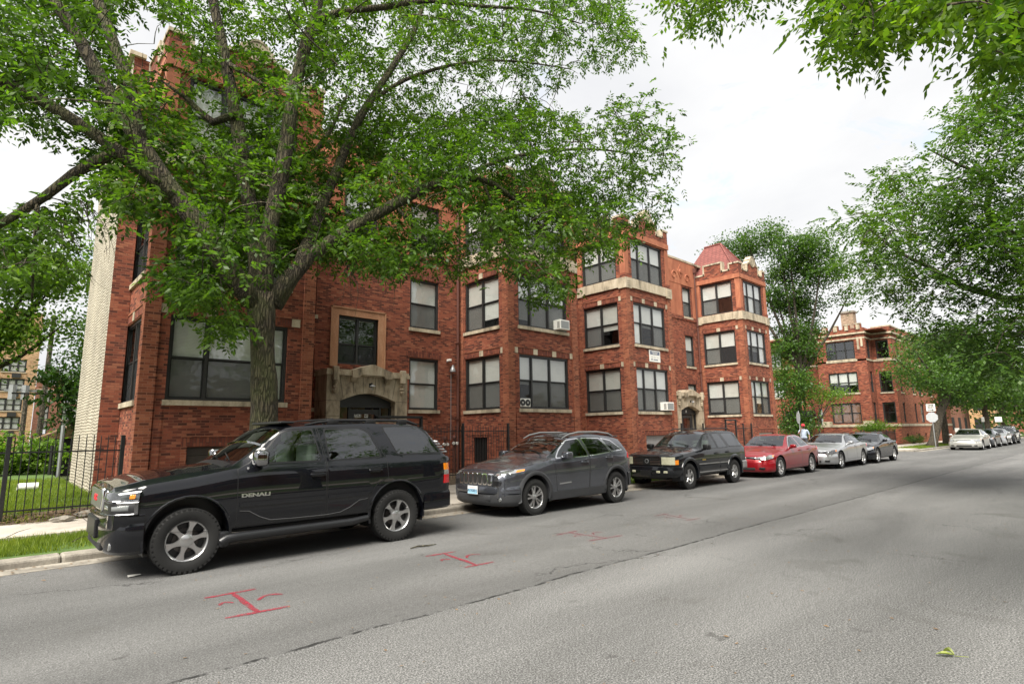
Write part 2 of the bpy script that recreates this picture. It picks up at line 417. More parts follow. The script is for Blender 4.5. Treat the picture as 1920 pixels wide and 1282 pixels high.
def bark_mat(name, a, b, moss=.0):
    t = NT(name); co = t.coord(); m = t.mapping(co, (9, 9, 1.6))
    vo = t.new('ShaderNodeTexVoronoi', feature='DISTANCE_TO_EDGE'); vo.inputs['Scale'].default_value = 2.2
    wv = t.new('ShaderNodeVectorMath', operation='ADD'); t.lk(m, wv.inputs[0]); t.lk(t.noise(m, .8, 4, .6, out=1), wv.inputs[1]); t.lk(wv.outputs[0], vo.inputs['Vector'])
    ridge = t.ramp(vo.outputs['Distance'], [(.0, 0.), (.22, 1.)])
    n = t.noise(co, 14, 5, .7)
    col = t.mix(ridge, a, t.mix(n, b, [x*1.6 for x in b] and (b[0]*1.7, b[1]*1.65, b[2]*1.5)))
    if moss: col = t.mix(t.ramp(t.noise(co, 2.0, 4), [(.42, 0.), (.62, moss)]), col, (.085, .095, .03))
    p = t.principled(Roughness=.95); t.lk(col, p.inputs['Base Color'])
    t.lk(t.bump(t.math('ADD', ridge, t.math('MULTIPLY', n, .4)), .9, .05), p.inputs['Normal']); return t.mat
M_BARK = bark_mat('ash_bark', (.022, .017, .012), (.075, .061, .042), .6)
M_BARK2 = bark_mat('dark_bark', (.03, .024, .018), (.095, .08, .06))

# cars
def paint(name, col, metal=.0, rough=.35, cw=.9):
    t = NT(name); co = t.coord()
    c = t.mix(t.ramp(t.noise(co, 1.4, 4), [(.35, 0.), (.7, 1.)]), tuple(x*.9 for x in col), tuple(min(1, x*1.1) for x in col))
    p = t.principled(Roughness=rough, Metallic=metal); p.inputs['Coat Weight'].default_value = cw; p.inputs['Coat Roughness'].default_value = .02; p.inputs['Specular IOR Level'].default_value = .5 if metal else .1
    t.lk(c, p.inputs['Base Color'])
    dust = t.ramp(t.noise(co, 3.0, 6, .7), [(.4, .01), (.8, .04)]); t.lk(dust, p.inputs['Coat Roughness'])
    return t.mat
P_BLACK = paint('black_car_paint', (.0035, .004, .006), 0, .3, 1.0)
P_NAVYBLACK = paint('worn_black_paint', (.005, .006, .008), 0, .35, 1.0)
P_GREY = paint('granite_grey_paint', (.082, .088, .105), .7, .24, 1.0)
P_RED = paint('red_car_paint', (.25, .004, .010), .35, .3)
P_SILVER = paint('silver_car_paint', (.46, .47, .48), .75, .32)
P_WHITE = paint('white_car_paint', (.7, .7, .68), 0, .35)
P_DARKGREY = paint('dark_grey_paint', (.03, .032, .036), .4, .3)
P_CHAMP = paint('pale_silver_paint', (.50, .50, .47), .6, .35)
M_CLAD = simple('grey_plastic_cladding', (.030, .031, .034), .55, var=.15, bump=.1)
M_BLACKPL = simple('black_plastic', (.008, .008, .009), .4, var=.2)
M_CHROME = simple('chrome', (.72, .72, .73), .08, 1.0, var=.03)
M_ALLOY = simple('alloy_wheel', (.50, .50, .50), .28, .9, var=.05)
M_TYRE = simple('tyre_rubber', (.008, .008, .008), .75, var=.25, bump=.25, bscale=90)
M_AMBER = simple('amber_lens', (.75, .22, .01), .12, var=.1, coat=1)
M_REDLENS = simple('red_lens', (.45, .008, .01), .12, var=.1, coat=1)
M_LAMP = simple('lamp_reflector', (.55, .56, .57), .12, .85, var=.25, scale=25, coat=1)
M_HAZY = simple('hazy_lamp_lens', (.42, .41, .30), .25, .1, var=.2, scale=15, coat=1)
M_SEAT = simple('grey_leather', (.42, .41, .36), .6, var=.1)
M_PLATEW = simple('plate_white', (.75, .76, .76), .5, var=.05)
M_PLATEB = simple('plate_blue', (.30, .55, .72), .5, var=.15)
M_INK = simple('dark_ink', (.02, .03, .09), .6)
M_REDINK = simple('red_ink', (.55, .02, .03), .5)
M_MESHG = simple('chrome_mesh', (.5, .5, .52), .3, .9, var=.3, scale=120)
# ================================================================= ground, road, pavements
KY = 10.05                   # kerb line of our side
def struct(name, mb, mats, **kw):
    o = mb.build(name, mats, None, **kw); o['kind'] = 'structure'; return o
m = MB(); N = 14
xs = [-400, -120, -40, -10, 10, 40, 60, 100, 160, 260, 700]; ys = [-500, -120, -40, -1.2, 14, 30, 60, 120, 260, 700]
for i in range(len(xs)-1):
    for j in range(len(ys)-1): m.quad((xs[i], ys[j], -.03), (xs[i+1], ys[j], -.03), (xs[i+1], ys[j+1], -.03), (xs[i], ys[j+1], -.03))
struct('ground', m, M_GROUND)
m = MB(); m.box(-80, 420, -1.0, KY+.02, -.5, 0); m.box(39.9, 45.8, KY+.02, 160, -.5, 0); m.box(39.9, 45.8, -120, -1.0, -.5, 0)
struct('road', m, M_ASPHALT)
# far carriageway half is paler concrete-patched beyond the crossing
def kerb(mb, x0, x1, y0, y1, z=.10):
    n = max(1, int(round(max(x1-x0, y1-y0)/2.6)))
    for k in range(n):
        if x1-x0 > y1-y0: a, b = x0+(x1-x0)*k/n, x0+(x1-x0)*(k+1)/n; mb.rbox(a+.004, b-.004, y0, y1, -.3, z, .03, 2)
        else: a, b = y0+(y1-y0)*k/n, y0+(y1-y0)*(k+1)/n; mb.rbox(x0, x1, a+.004, b-.004, -.3, z, .03, 2)
m = MB(); kerb(m, -30, 39.6, KY, KY+.32); kerb(m, 46.1, 150, KY, KY+.32)
kerb(m, 39.6, 39.9, KY, 70); kerb(m, 45.8, 46.1, KY, 70)
kerb(m, -30, 39.6, -1.3, -1.0); kerb(m, 46.1, 150, -1.3, -1.0)
struct('kerb', m, M_KERB)
m = MB(); m.box(-30, 39.9, KY-.38, KY-.001, -.3, .006); m.box(46, 150, KY-.38, KY-.001, -.3, .006); struct('gutter', m, M_KERB)
m = MB(); m.box(-30, 37.7, 12.1, 13.9, -.3, .15); m.box(37.9, 39.5, KY+.33, 60, -.3, .146); m.box(46.4, 150, 11.95, 13.7, -.3, .15); m.box(46.2, 48.6, 13.72, 60, -.3, .146)
m.box(46.12, 48.5, KY+.35, 11.94, -.3, .14); m.box(8.9, 10.1, 13.92, 17.4, -.3, .148); m.box(30.4, 31.7, 13.92, 17.4, -.3, .148)
m.box(4.9, 9.9, KY+.33, 12.08, -.3, .12); m.box(-30, 150, -4.6, -2.9, -.3, .15)
struct('sidewalk', m, M_WALK)
m = MB(); m.box(-30, 4.88, KY+.33, 12.08, -.3, .09); m.box(9.92, 37.85, KY+.33, 12.08, -.3, .09); m.box(48.55, 150, KY+.33, 11.93, -.3, .12); m.box(-30, 150, -2.88, -1.31, -.3, .115)
struct('verge', m, M_TURF)
# grass lot on the left with a crumbling bank at the pavement
nx, ny = 60, 40; v = []; f = []
for j in range(ny+1):
    for i in range(nx+1):
        x = -30+32.1*i/nx; y = 13.92+26*(j/ny)**1.6
        t = min(1, max(0, (y-14.0)/.75)); z = .02+.27*t*t*(3-2*t)+.02*math.sin(x*3.1+y*2.3)*t+.015*math.sin(x*7.7-y*5.1)
        v.append((x, y, z+.12*(1-t)))
for j in range(ny):
    for i in range(nx): a = j*(nx+1)+i; f.append((a, a+1, a+nx+2, a+nx+1))
lot = MB(); lot.add(v, f)
for k, fc in enumerate(f):
    if v[fc[0]][1] < 14.45: lot.m[k] = 1
struct('lawn', lot, [M_TURF, M_SOIL], smooth=True)
m = MB(); m.box(2.2, 37.6, 13.92, 18.4, -.3, .125); struct('yard_soil', m, M_SOIL)

# grass blades (one object for each patch: nobody could count them)
def grass(name, n, xr, yr, zf, hr, label=None, mask=None, wid=.006):
    x = nrng.uniform(*xr, n); y = nrng.uniform(*yr, n)
    if mask is not None:
        k = mask(x, y); x, y = x[k], y[k]; n = len(x)
    z = zf(x, y); h = nrng.uniform(*hr, n); a = nrng.uniform(0, 2*PI, n); lean = nrng.uniform(0, .7, n)*h; la = nrng.uniform(0, 2*PI, n)
    V = np.zeros((n, 3, 3), np.float32); w = wid*nrng.uniform(.6, 1.5, n)
    V[:, 0] = np.stack([x-np.cos(a)*w, y-np.sin(a)*w, z-.01], 1); V[:, 1] = np.stack([x+np.cos(a)*w, y+np.sin(a)*w, z-.01], 1)
    V[:, 2] = np.stack([x+np.cos(la)*lean, y+np.sin(la)*lean, z+h], 1)
    o = np_mesh(name, V.reshape(-1, 3), np.arange(3*n), 3, M_GRASS); o['kind'] = 'stuff'; o['label'] = label or name; return o
def patchy(x, y):
    return (np.sin(x*2.7+1.3*np.sin(y*1.9))+np.sin(y*3.3+x*.7)+nrng.normal(0, .8, len(x))) > -1.1
lawn_z = lambda x, y: .29+.02*np.sin(x*3.1+y*2.3)
grass('lawn_grass', 60000, (-2.5, 2.1), (14.6, 26), lambda x, y: np.full(len(x), .29), (.04, .11), 'sunlit mown grass of the empty lot behind the iron fence', lambda x, y: (np.sin(x*1.9+np.sin(y*1.3)*1.7)+np.sin(y*2.1+x*.9)+nrng.normal(0, 1, len(x))) > -1.5, .007)
grass('verge_grass', 26000, (-2.0, 4.8), (KY+.5, 12.1), lambda x, y: np.full(len(x), .09), (.04, .12), 'green grass strip between kerb and pavement beside the nearest car', patchy)
grass('verge_grass', 20000, (10., 37), (KY+.36, 12.1), lambda x, y: np.full(len(x), .09), (.04, .12), 'patchy grass strip between kerb and pavement along the building', patchy, .012)
grass('verge_grass', 9000, (48.6, 75), (KY+.36, 11.9), lambda x, y: np.full(len(x), .12), (.05, .13), 'grass strip at the far corner around the leaning tree', None, .02)
grass('bank_weeds', 1800, (-2.5, 2.3), (14.0, 14.75), lambda x, y: .10+.2*np.clip((y-14.0)/.75, 0, 1), (.03, .14), 'sparse weeds on the bare soil bank under the iron fence', patchy, .012)

# litter and leaves on the bank and road
def litter(name, n, pts, mat, label, s=(.02, .05)):
    V = np.zeros((n, 4, 3), np.float32)
    for i in range(n):
        x, y, z = pts(i); a = rng.uniform(0, 2*PI); L = rng.uniform(*s); w = L*rng.uniform(.3, .6); t = rng.uniform(-.4, .4)*L
        c, q = math.cos(a), math.sin(a)
        V[i] = [(x-c*L, y-q*L, z), (x+q*w, y-c*w, z+abs(t)), (x+c*L, y+q*L, z+.004), (x-q*w, y+c*w, z+abs(t)*.5)]
    o = np_mesh(name, V.reshape(-1, 3), np.arange(4*n), 4, mat); o['kind'] = 'stuff'; o['label'] = label; return o
litter('leaf_litter', 900, lambda i: (rng.uniform(-2.5, 2.2), rng.uniform(13.75, 14.9), .17+.13*rng.random()), M_BROWNLEAF, 'brown leaf litter on the soil bank under the fence', (.02, .07))
litter('leaf_litter', 700, lambda i: (rng.uniform(-1, 30), KY-.02-abs(rng.gauss(0, .35)), .012), M_BROWNLEAF, 'dry leaf bits gathered along the gutter', (.015, .04))
litter('leaf_litter', 340, lambda i: (rng.uniform(1, 14), rng.uniform(1, 9), .006), M_BROWNLEAF, 'scattered leaf bits on the road', (.01, .025))

# ---------------------------------------------------------------- survey marks sprayed on the road
def spray(cover=.95, nm='red_spray_paint'):
    t = NT(nm); co = t.coord()
    p = t.new('ShaderNodeBsdfPrincipled'); p.inputs['Base Color'].default_value = (.23, .010, .026, 1); p.inputs['Roughness'].default_value = .8
    tr = t.new('ShaderNodeBsdfTransparent'); ms = t.new('ShaderNodeMixShader')
    n = t.math('ADD', t.math('MULTIPLY', t.noise(co, 95, 3, .75), .7), t.math('MULTIPLY', t.noise(co, 9, 3), .3))
    t.lk(t.ramp(n, [(.36, .0), (.58, cover)]), ms.inputs[0]); t.lk(tr.outputs[0], ms.inputs[1]); t.lk(p.outputs[0], ms.inputs[2]); t.lk(ms.outputs[0], t.out.inputs['Surface'])
    return t.mat
M_SPRAY = spray(); M_SPRAYFAINT = spray(.6, 'worn_spray_paint')
def stroke(mb, pts, w, z=.004):
    pts = [Vector((p[0], p[1], z)) for p in pts]; L = []; Rr = []
    for i, p in enumerate(pts):
        d = (pts[min(i+1, len(pts)-1)]-pts[max(i-1, 0)]).normalized(); n = Vector((-d.y, d.x, 0)); ww = w*(.75+.5*rng.random())*(.6 if i in (0, len(pts)-1) else 1)
        L.append(p+n*ww); Rr.append(p-n*ww)
    b = L+Rr; k = len(pts); mb.add(b, [(i, i+1, k+i+1, k+i) for i in range(k-1)])
def subdiv(a, b, n=6): return [(a[0]+(b[0]-a[0])*i/n+rng.uniform(-.006, .006), a[1]+(b[1]-a[1])*i/n+rng.uniform(-.006, .006)) for i in range(n+1)]
c8 = lambda x, y: at_z(300+x/1.92, 860+y/1.92)
names = ['nearest large red spray paint mark on the road beside the front car', 'second red spray paint mark on the road behind the nearest one', 'third red spray paint mark on the road level with the grey car', 'faint farthest red spray paint mark on the road past the grey car']
for i, (bx, w) in enumerate(((2.1, .029), (4.8, .026), (7.3, .022), (9.95, .018))):
    mb = MB(); y1, y0 = (6.76, 5.86) if i < 2 else (6.55, 5.78)
    off = (bx, (y0+y1)/2, 0)
    k0, k1, k2 = [(0, 0, 0), (.05, -.06, .06), (-.08, .07, -.05), (.1, -.02, .12)][i]
    stroke(mb, subdiv((bx-.25+k0, y1), (bx+.25+k0*.5, y1-.02+k1*.4)), w); stroke(mb, subdiv((bx-.30-k1, y0+.03+k1*.5), (bx+.27-k0, y0-.03)), w, .005); stroke(mb, subdiv((bx+.02+k2, y1), (bx-.02-k2*.6, y0)), w*1.15, .006)
    stroke(mb, [(bx-.22+.13*k/5, (y0+y1)/2+.05+.08*math.sin(k/5*PI)) for k in range(6)], w*.7, .0045)
    stroke(mb, [(bx+.12+.26*k/5, (y0+y1)/2-.04+.12*math.sin(k/5*PI*.9)) for k in range(6)], w*.8, .0055)
    o = mb.build('paint_mark', M_SPRAY if i < 2 else M_SPRAYFAINT, None, off); o.location = off; tag(o, names[i], 'road marking', 'survey marks sprayed on the road')

# small things lying about
tw = MB(); a = Vector((4.73, 7.35, .012)); b = Vector((5.17, 7.33, .012))
tw.tube([a, a.lerp(b, .3)+Vector((0, .015, .01)), a.lerp(b, .6)+Vector((0, -.012, .004)), b], [.008, .013, .012, .005], 6)
tw.tube([a.lerp(b, .55), a.lerp(b, .7)+Vector((0, -.06, .01))], [.006, .002], 5)
o = tw.build('twig', M_BARK, None, a); o.location = a; tag(o, 'brown dead twig lying on the road near the first car rear wheel', 'twig')
lf = MB(); c = Vector((5.32, 1.08, .01))
def leaf3(mb, c, d, L, w, up):
    d = Vector(d).normalized(); s = d.cross(Vector((0, 0, 1))).normalized(); c = Vector(c); P = []
    for k in range(7):
        t = k/6; hw = w*math.sin(PI*min(.98, t**.8)); z = Vector((0, 0, up*math.sin(t*PI)*.6+.006))
        P.append((c+d*L*t+s*hw+z*1.3, c+d*L*t+z*.6, c+d*L*t-s*hw+z*1.3))
    for k in range(6):
        mb.quad(P[k][0], P[k][1], P[k+1][1], P[k+1][0]); mb.quad(P[k][1], P[k][2], P[k+1][2], P[k+1][1])
leaf3(lf, c, (-.35, .5, 0), .12, .020, .02); leaf3(lf, c, (.15, .6, 0), .075, .016, .05); lf.tube([c, c+Vector((.02, -.08, .008))], [.003, .002], 5)
o = lf.build('fallen_leaf', M_DRYLEAF, None, c, smooth=True); o.location = c; tag(o, 'pale green fallen leaf on the near part of the road', 'leaf')
pp = MB(); p0 = Vector((1.5, 8.43, .012)); pp.add([p0+Vector(q) for q in ((-.07, -.05, 0), (.07, -.03, .006), (.075, .05, 0), (-.06, .04, .008))], [(0, 1, 2, 3)])
o = pp.build('paper_scrap', M_WHITE, None, p0); o.location = p0; tag(o, 'white paper scrap on the road in front of the first car wheel', 'litter')
tb = at_z(52, 912, .40); mb = MB(); mb.lathe([(.09, -.22), (.10, -.2), (.10, .22), (.085, .22), (.085, -.2)], 18, tb, 'x', closed=True)
o = mb.build('pipe_offcut', [M_WHITE], None, tb, smooth=True, angle=40); o.location = tb; tag(o, 'short white plastic pipe lying on the grass lot', 'pipe')
for k, (x, y, L, a) in enumerate(((.4, 12.0, .5, .9), (1.1, 10.75, .3, .7), (-.2, 10.9, .4, 1.2))):
    mb = MB(); p = Vector((x, y, .17)); d = Vector((math.cos(a), math.sin(a), .12)); mb.tube([p, p+d*L*.5+Vector((0, 0, .02)), p+d*L], [.006, .005, .002], 5)
    o = mb.build('twig', M_BARK2, None, p); o.location = p; tag(o, ['dead twig on the edge of the pavement beside the grass strip', 'dead twig on the kerb in front of the first car', 'dead twig in the middle of the grass strip at the left'][k], 'twig')
for k, (px, py, s) in enumerate(((150, 945, .26), (120, 972, .16), (166, 962, .2))):
    p = at_z(px, py, .2); bm = bmesh.new(); bmesh.ops.create_icosphere(bm, subdivisions=2, radius=1)
    for v in bm.verts: v.co = Vector((v.co.x*s*1.3, v.co.y*s*.8, v.co.z*s*.35))*(1+.18*math.sin(v.co.x*5+k)+.1*math.sin(v.co.y*9))
    me = bpy.data.meshes.new('rubble_stone'); bm.to_mesh(me); bm.free(); me.materials.append(M_KERB); o = link(bpy.data.objects.new('rubble_stone', me)); o.location = p
    tag(o, ['largest flat concrete chunk on the soil bank by the fence', 'small concrete chunk at the pavement edge under the fence', 'broken concrete slab on the bank close to the car bumper'][k], 'stone')
# ================================================================= the apartment building
def fbox(mb, face, c, u0, u1, d0, d1, z0, z1, mi=0):
    """axis box given in wall terms: u along the wall, d into the wall, z up"""
    if face == 'F': mb.box(u0, u1, c+d0, c+d1, z0, z1, mi)
    elif face == 'L': mb.box(c+d0, c+d1, u0, u1, z0, z1, mi)
    else: mb.box(c-d1, c-d0, u0, u1, z0, z1, mi)
def fpt(face, c, u, d, z):
    return (u, c+d, z) if face == 'F' else ((c+d, u, z) if face == 'L' else (c-d, u, z))
def fquad(mb, face, c, u0, u1, d, z0, z1, mi=0):
    p = [fpt(face, c, u0, d, z0), fpt(face, c, u1, d, z0), fpt(face, c, u1, d, z1), fpt(face, c, u0, d, z1)]
    if face == 'L': p.reverse()
    mb.add(p, [(0, 1, 2, 3)], mi)
def wall(mb, face, c, u0, u1, z0, z1, holes=(), depth=.16, mi=0):
    us = sorted({u0, u1, *[h[0] for h in holes], *[h[1] for h in holes]}); zs = sorted({z0, z1, *[h[2] for h in holes], *[h[3] for h in holes]})
    us = [u for u in us if u0 <= u <= u1]; zs = [z for z in zs if z0 <= z <= z1]
    for i in range(len(us)-1):
        for j in range(len(zs)-1):
            cu, cz = (us[i]+us[i+1])/2, (zs[j]+zs[j+1])/2
            if any(h[0] < cu < h[1] and h[2] < cz < h[3] for h in holes): continue
            fquad(mb, face, c, us[i], us[i+1], 0, zs[j], zs[j+1], mi)
    for h in holes:
        a, b, e, f = h
        P = lambda u, d, z: fpt(face, c, u, d, z)
        for q in ([(a, 0, e), (a, 0, f), (a, depth, f), (a, depth, e)], [(b, 0, f), (b, 0, e), (b, depth, e), (b, depth, f)],
                  [(a, 0, f), (b, 0, f), (b, depth, f), (a, depth, f)], [(b, 0, e), (a, 0, e), (a, depth, e), (b, depth, e)]):
            mb.add([P(*x) for x in q], [(0, 1, 2, 3)], mi)

def window(parent, off, face, c, u0, u1, z0, z1, cuts=(.5,), seed=0, blinds='mix', sill=True, sillz=.13, name='window', meet=.5, screens=True, bright=False):
    """double-hung sashes side by side; cuts are the mullion places along the opening, 0..1"""
    r = random.Random(seed)
    fr = MB(); pane = MB(); bl = MB(); sc = MB()
    fw = .07
    fbox(fr, face, c, u0, u0+fw, .05, .17, z0, z1); fbox(fr, face, c, u1-fw, u1, .05, .17, z0, z1)
    fbox(fr, face, c, u0+fw, u1-fw, .05, .17, z1-fw, z1); fbox(fr, face, c, u0+fw, u1-fw, .05, .17, z0, z0+fw*.8)
    xs = [u0+fw]+[u0+(u1-u0)*k for k in cuts]+[u1-fw]
    zm = z0+(z1-z0)*meet
    for i in range(len(xs)-1):
        a = xs[i]+(0 if i == 0 else .035); b = xs[i+1]-(0 if i == len(xs)-2 else .035)
        if i > 0: fbox(fr, face, c, xs[i]-.035, xs[i]+.035, .06, .165, z0+fw*.8, z1-fw)
        # upper sash further out than lower
        for (za, zb, d) in ((zm, z1-fw, .085), (z0+fw*.8, zm, .115)):
            s = .035
            fbox(fr, face, c, a, a+s, d, d+.03, za, zb); fbox(fr, face, c, b-s, b, d, d+.03, za, zb)
            fbox(fr, face, c, a+s, b-s, d, d+.03, zb-s, zb); fbox(fr, face, c, a+s, b-s, d, d+.03, za, za+s)
            fquad(pane, face, c, a+s, b-s, d+.015, za+s, zb-s)
        if screens and r.random() < .78: fquad(sc, face, c, a+.02, b-.02, .105, z0+fw*.8+.02, zm-.01)
        mode = blinds if blinds not in ('mix', 'brown') else 'full' if blinds == 'brown' else r.choice(['full', 'full', 'full', 'most', 'half'])
        zb = {'full': z0+.06, 'most': z0+(z1-z0)*r.uniform(.08, .2), 'half': z0+(z1-z0)*r.uniform(.3, .5), 'none': z1-.12}[mode]
        fquad(bl, face, c, a+.01, b-.01, .155, zb, z1-.06, 2 if blinds == 'brown' else r.choice([0, 0, 1]))
    o = fr.build(name, M_FRAME, parent, off)
    pane.build('pane', M_GLASS, o, off)
    if bl.v: bl.build('blind', [M_BLIND, M_SHADE, M_BROWNSHADE], o, off)
    if sc.v: sc.build('insect_screen', M_SCREEN, o, off)
    if sill:
        s = MB(); fbox(s, face, c, u0-.05, u1+.05, -.06, .06, z0-sillz, z0-.002); s.build('sill', M_STONE, o, off)
    return o

BASE = Vector((2.1, 15.5, .15))
bld = empty('apartment_building', BASE, 0, 'three storey red brick apartment building with projecting bays and stone trim along the street', 'building')
YF, YB, ZG = 15.5, 18.5, .10
ZW = [(2.55, 4.63), (5.74, 7.80), (8.96, 10.98)]
wall_mb = MB()        # mats: brick, soldier, corner brick
trim = MB()           # stone trim
terra = MB()
dark = MB()
BAYS = [(2.52, 6.66), (14.16, 18.15), (21.79, 25.69), (33.80, 37.58)]
seed = 100
def lintel(face, c, u0, u1, z, nblocks, mb=wall_mb, tr=trim):
    fbox(mb, face, c, u0-.08, u1+.08, -.012, .05, z+.03, z+.25, 1)
    fbox(mb, face, c, u0-.32, u1+.32, -.03, .05, z+.25, z+.30, 2)
    n = nblocks
    for k in range(n):
        m = u0-.20+(u1-u0+.40)*k/(n-1)
        fbox(tr, face, c, m-.115, m+.115, -.025, .05, z+.022, z+.246)

for bi, (x0, x1) in enumerate(BAYS):
    W = x1-x0
    fu0, fu1 = x0+.6, x1-.57
    if bi == 0: fu0, fu1 = x0+.56, x1-.72
    lu0, lu1 = 16.07, 18.2
    g0, g1 = x0+1.12, x1-.5
    yw = YF+.05; xw = x0+.05
    fh = [(fu0, fu1, a, b) for a, b in ZW]+[(g0, g1, .2, 1.42)]
    lh = [(lu0, lu1, a, b) for a, b in ZW]+[(16.82, 17.64, .5, 1.48)]
    wall(wall_mb, 'F', yw, x0+.05, x1-.05, ZG, 11.3, fh)
    wall(wall_mb, 'L', xw, yw, YB, ZG, 11.3, lh)
    wall(wall_mb, 'R', x1-.05, yw, YB, ZG, 11.3, [])
    # corner piers, 5 cm proud, brick to the stone band and terracotta above
    for (a, b) in ((x0, x0+.33), (x1-.33, x1)):
        wall_mb.box(a, b, YF, YF+.33, ZG, 8.43, 2)
        terra.box(a+.01, b-.01, YF+.01, YF+.32, 9.14, 11.02)
        wall_mb.box(a-.012, b+.012, YF-.012, YF+.33, 8.93, 9.14, 0)
    for (xa, xb) in ((x0, x0+.2), (x1-.2, x1)):
        wall_mb.box(xa, xb, YB-.26, YB-.002, ZG, 8.43, 2); terra.box(xa, xb, YB-.26, YB-.002, 8.95, 11.02)
    # narrow brick strips beside the openings
    for (a, b) in ((fu0-.2, fu0-.03), (fu1+.03, fu1+.2)):
        fbox(wall_mb, 'F', yw, a, b, -.018, .04, ZG, 2.38, 0)
    # plinth
    pl = ZG+.42
    for (a, b) in ((x0-.04, g0-.06), (g1+.06, x1+.04)): wall_mb.box(a, b, YF-.035, YF+.1, ZG-.05, pl, 0)
    wall_mb.box(x0-.035, x0+.1, YF+.1, YB, ZG-.05, pl, 0)
    # basement opening surround
    fbox(wall_mb, 'F', yw, g0-.14, g1+.14, -.02, .05, 1.44, 1.66, 1); fbox(wall_mb, 'F', yw, g0-.14, g1+.14, -.035, .05, 1.66, 1.71, 2)
    fbox(wall_mb, 'F', yw, g0-.14, g0-.015, -.02, .05, pl, 1.44, 2)
    m = MB(); cmat = [simple('brown_shutter', (.045, .035, .028), .6), M_DARK, simple('grey_shutter', (.24, .235, .24), .5), M_SHADE][bi]
    for k in range(6): fbox(m, 'F', yw, g0, g1, .1+.006*(k % 2), .2, .2+k*.2033, .2+(k+1)*.2033-.006)
    m.build('basement_shutter', cmat, bld, BASE)
    m = MB(); fbox(m, 'L', xw, 16.82, 17.64, .08, .14, .5, 1.48, 0)
    for k in range(9): fbox(m, 'L', xw, 16.84+k*.098, 16.86+k*.098, .03, .05, .5, 1.48, 1)
    m.build('basement_grille', [M_DARK, M_IRON], bld, BASE)
    fbox(wall_mb, 'L', xw, 16.7, 17.76, -.02, .05, 1.5, 1.60, 1); fbox(wall_mb, 'L', xw, 16.7, 17.76, -.04, .05, 1.60, 1.65, 2)
    # windows
    for fl, (a, b) in enumerate(ZW):
        seed += 1
        fc = (.255, .62) if bi else (.30, .72)
        window(bld, BASE, 'F', yw, fu0, fu1, a, b, fc, seed, sill=fl < 2, meet=.52 if bi else .50, blinds='full' if (bi == 0 or fl == 2) else 'mix', screens=True)
        seed += 1
        window(bld, BASE, 'L', xw, lu0, lu1, a, b, (.5,), seed, sill=fl < 2, blinds='mix')
        if fl < 2:
            lintel('F', yw, fu0, fu1, b, 4); lintel('L', xw, lu0, lu1, b, 3)
    # stone band under the top windows
    trim.box(x0+.33, x1-.33, YF-.03, YF+.1, 8.47, 8.93); trim.box(x0-.03, x0+.1, YF+.33, YB-.26, 8.47, 8.93)
    for (a, b) in ((x0-.06, x0+.42), (x1-.42, x1+.06)):
        trim.box(a, b, YF-.06, YF+.40, 8.40, 8.91)
        for k in range(3): dark.box(a+.1, b-.1, YF-.062, YF-.05, 8.52+k*.1, 8.535+k*.1)
    trim.box(x0-.06, x0+.2, YB-.30, YB-.004, 8.40, 8.91)
    # terracotta frieze and parapet
    fbox(terra, 'F', yw, fu0-.25, fu1+.25, -.02, .05, 11.0, 11.06)
    terra.box(x0-.03, x1+.03, YF-.03, YF+.25, 11.06, 11.34); terra.box(x0-.03, x0+.22, YF+.25, YB-.003, 11.06, 11.34); terra.box(x1-.22, x1+.03, YF+.25, YB-.003, 11.06, 11.34)
    s = W/3.78
    prof = [(0, 12.0), (.48, 12.0), (.48, 11.62), (1.2, 11.62), (1.2, 12.08), (1.45, 12.2), (1.62, 12.45), (1.98, 12.62), (2.34, 12.45), (2.48, 12.2), (2.76, 12.14), (2.76, 11.62), (3.3, 11.62), (3.3, 12.0), (3.78, 12.0)]
    P = [(x0+u*s, YF, z) for u, z in prof]
    wall_mb.prism([(x0, YF, 11.34)]+P+[(x1, YF, 11.34)], (0, .3, 0), 0)
    def coping(p, q, th=.1):
        p, q = Vector(p), Vector(q); d = (q-p); L = d.length; d.normalize(); up = Vector((0, 0, 1)) if abs(d.z) < .7 else None
        if up is None: trim.obox((p+q)/2, d*(L/2), Vector((.05, 0, 0)), Vector((0, .19, 0)))
        else:
            n = d.cross(Vector((0, 1, 0))) if abs(d.y) < .5 else d.cross(Vector((1, 0, 0)))
            if n.z < 0: n = -n
            side = Vector((0, .19, 0)) if abs(d.y) < .5 else Vector((.19, 0, 0))
            trim.obox((p+q)/2+n*.045, d*(L/2+.04), side, n*.05)
    for k in range(len(P)-1): coping(Vector(P[k])+Vector((0, .15, 0)), Vector(P[k+1])+Vector((0, .15, 0)))
    # medallion
    trim.lathe([(0, -.06), (.24, -.06), (.26, -.03), (.30, -.07), (.36, -.07), (.38, .02), (.38, .3), (0, .3)], 20, (x0+1.98*s, YF, 12.42), 'y')
    lp = [(YF+.3, 12.0), (YF+.62, 12.0), (YF+.62, 11.62), (YF+1.1, 11.62), (YF+1.1, 12.22), (YF+2.35, 12.22), (YF+2.35, 11.62), (YB-.004, 11.62)]
    for xx, sx in ((x0, 1), (x1-.3, 1)):
        Q = [(xx, y, z) for y, z in lp]
        wall_mb.prism([(xx, YF+.3, 11.34)]+Q+[(xx, YB-.004, 11.34)], (.3, 0, 0), 0)
        for k in range(len(Q)-1):
            p, q = Vector(Q[k])+Vector((.15, 0, 0)), Vector(Q[k+1])+Vector((.15, 0, 0))
            if abs(p.z-q.z) > .1: trim.box(p.x-.19, p.x+.19, p.y-.05, p.y+.05, min(p.z, q.z), max(p.z, q.z))
            else: coping(p, q)
    dark.box(x0+.3, x1-.3, YF+.3, YB, 11.2, 11.3)

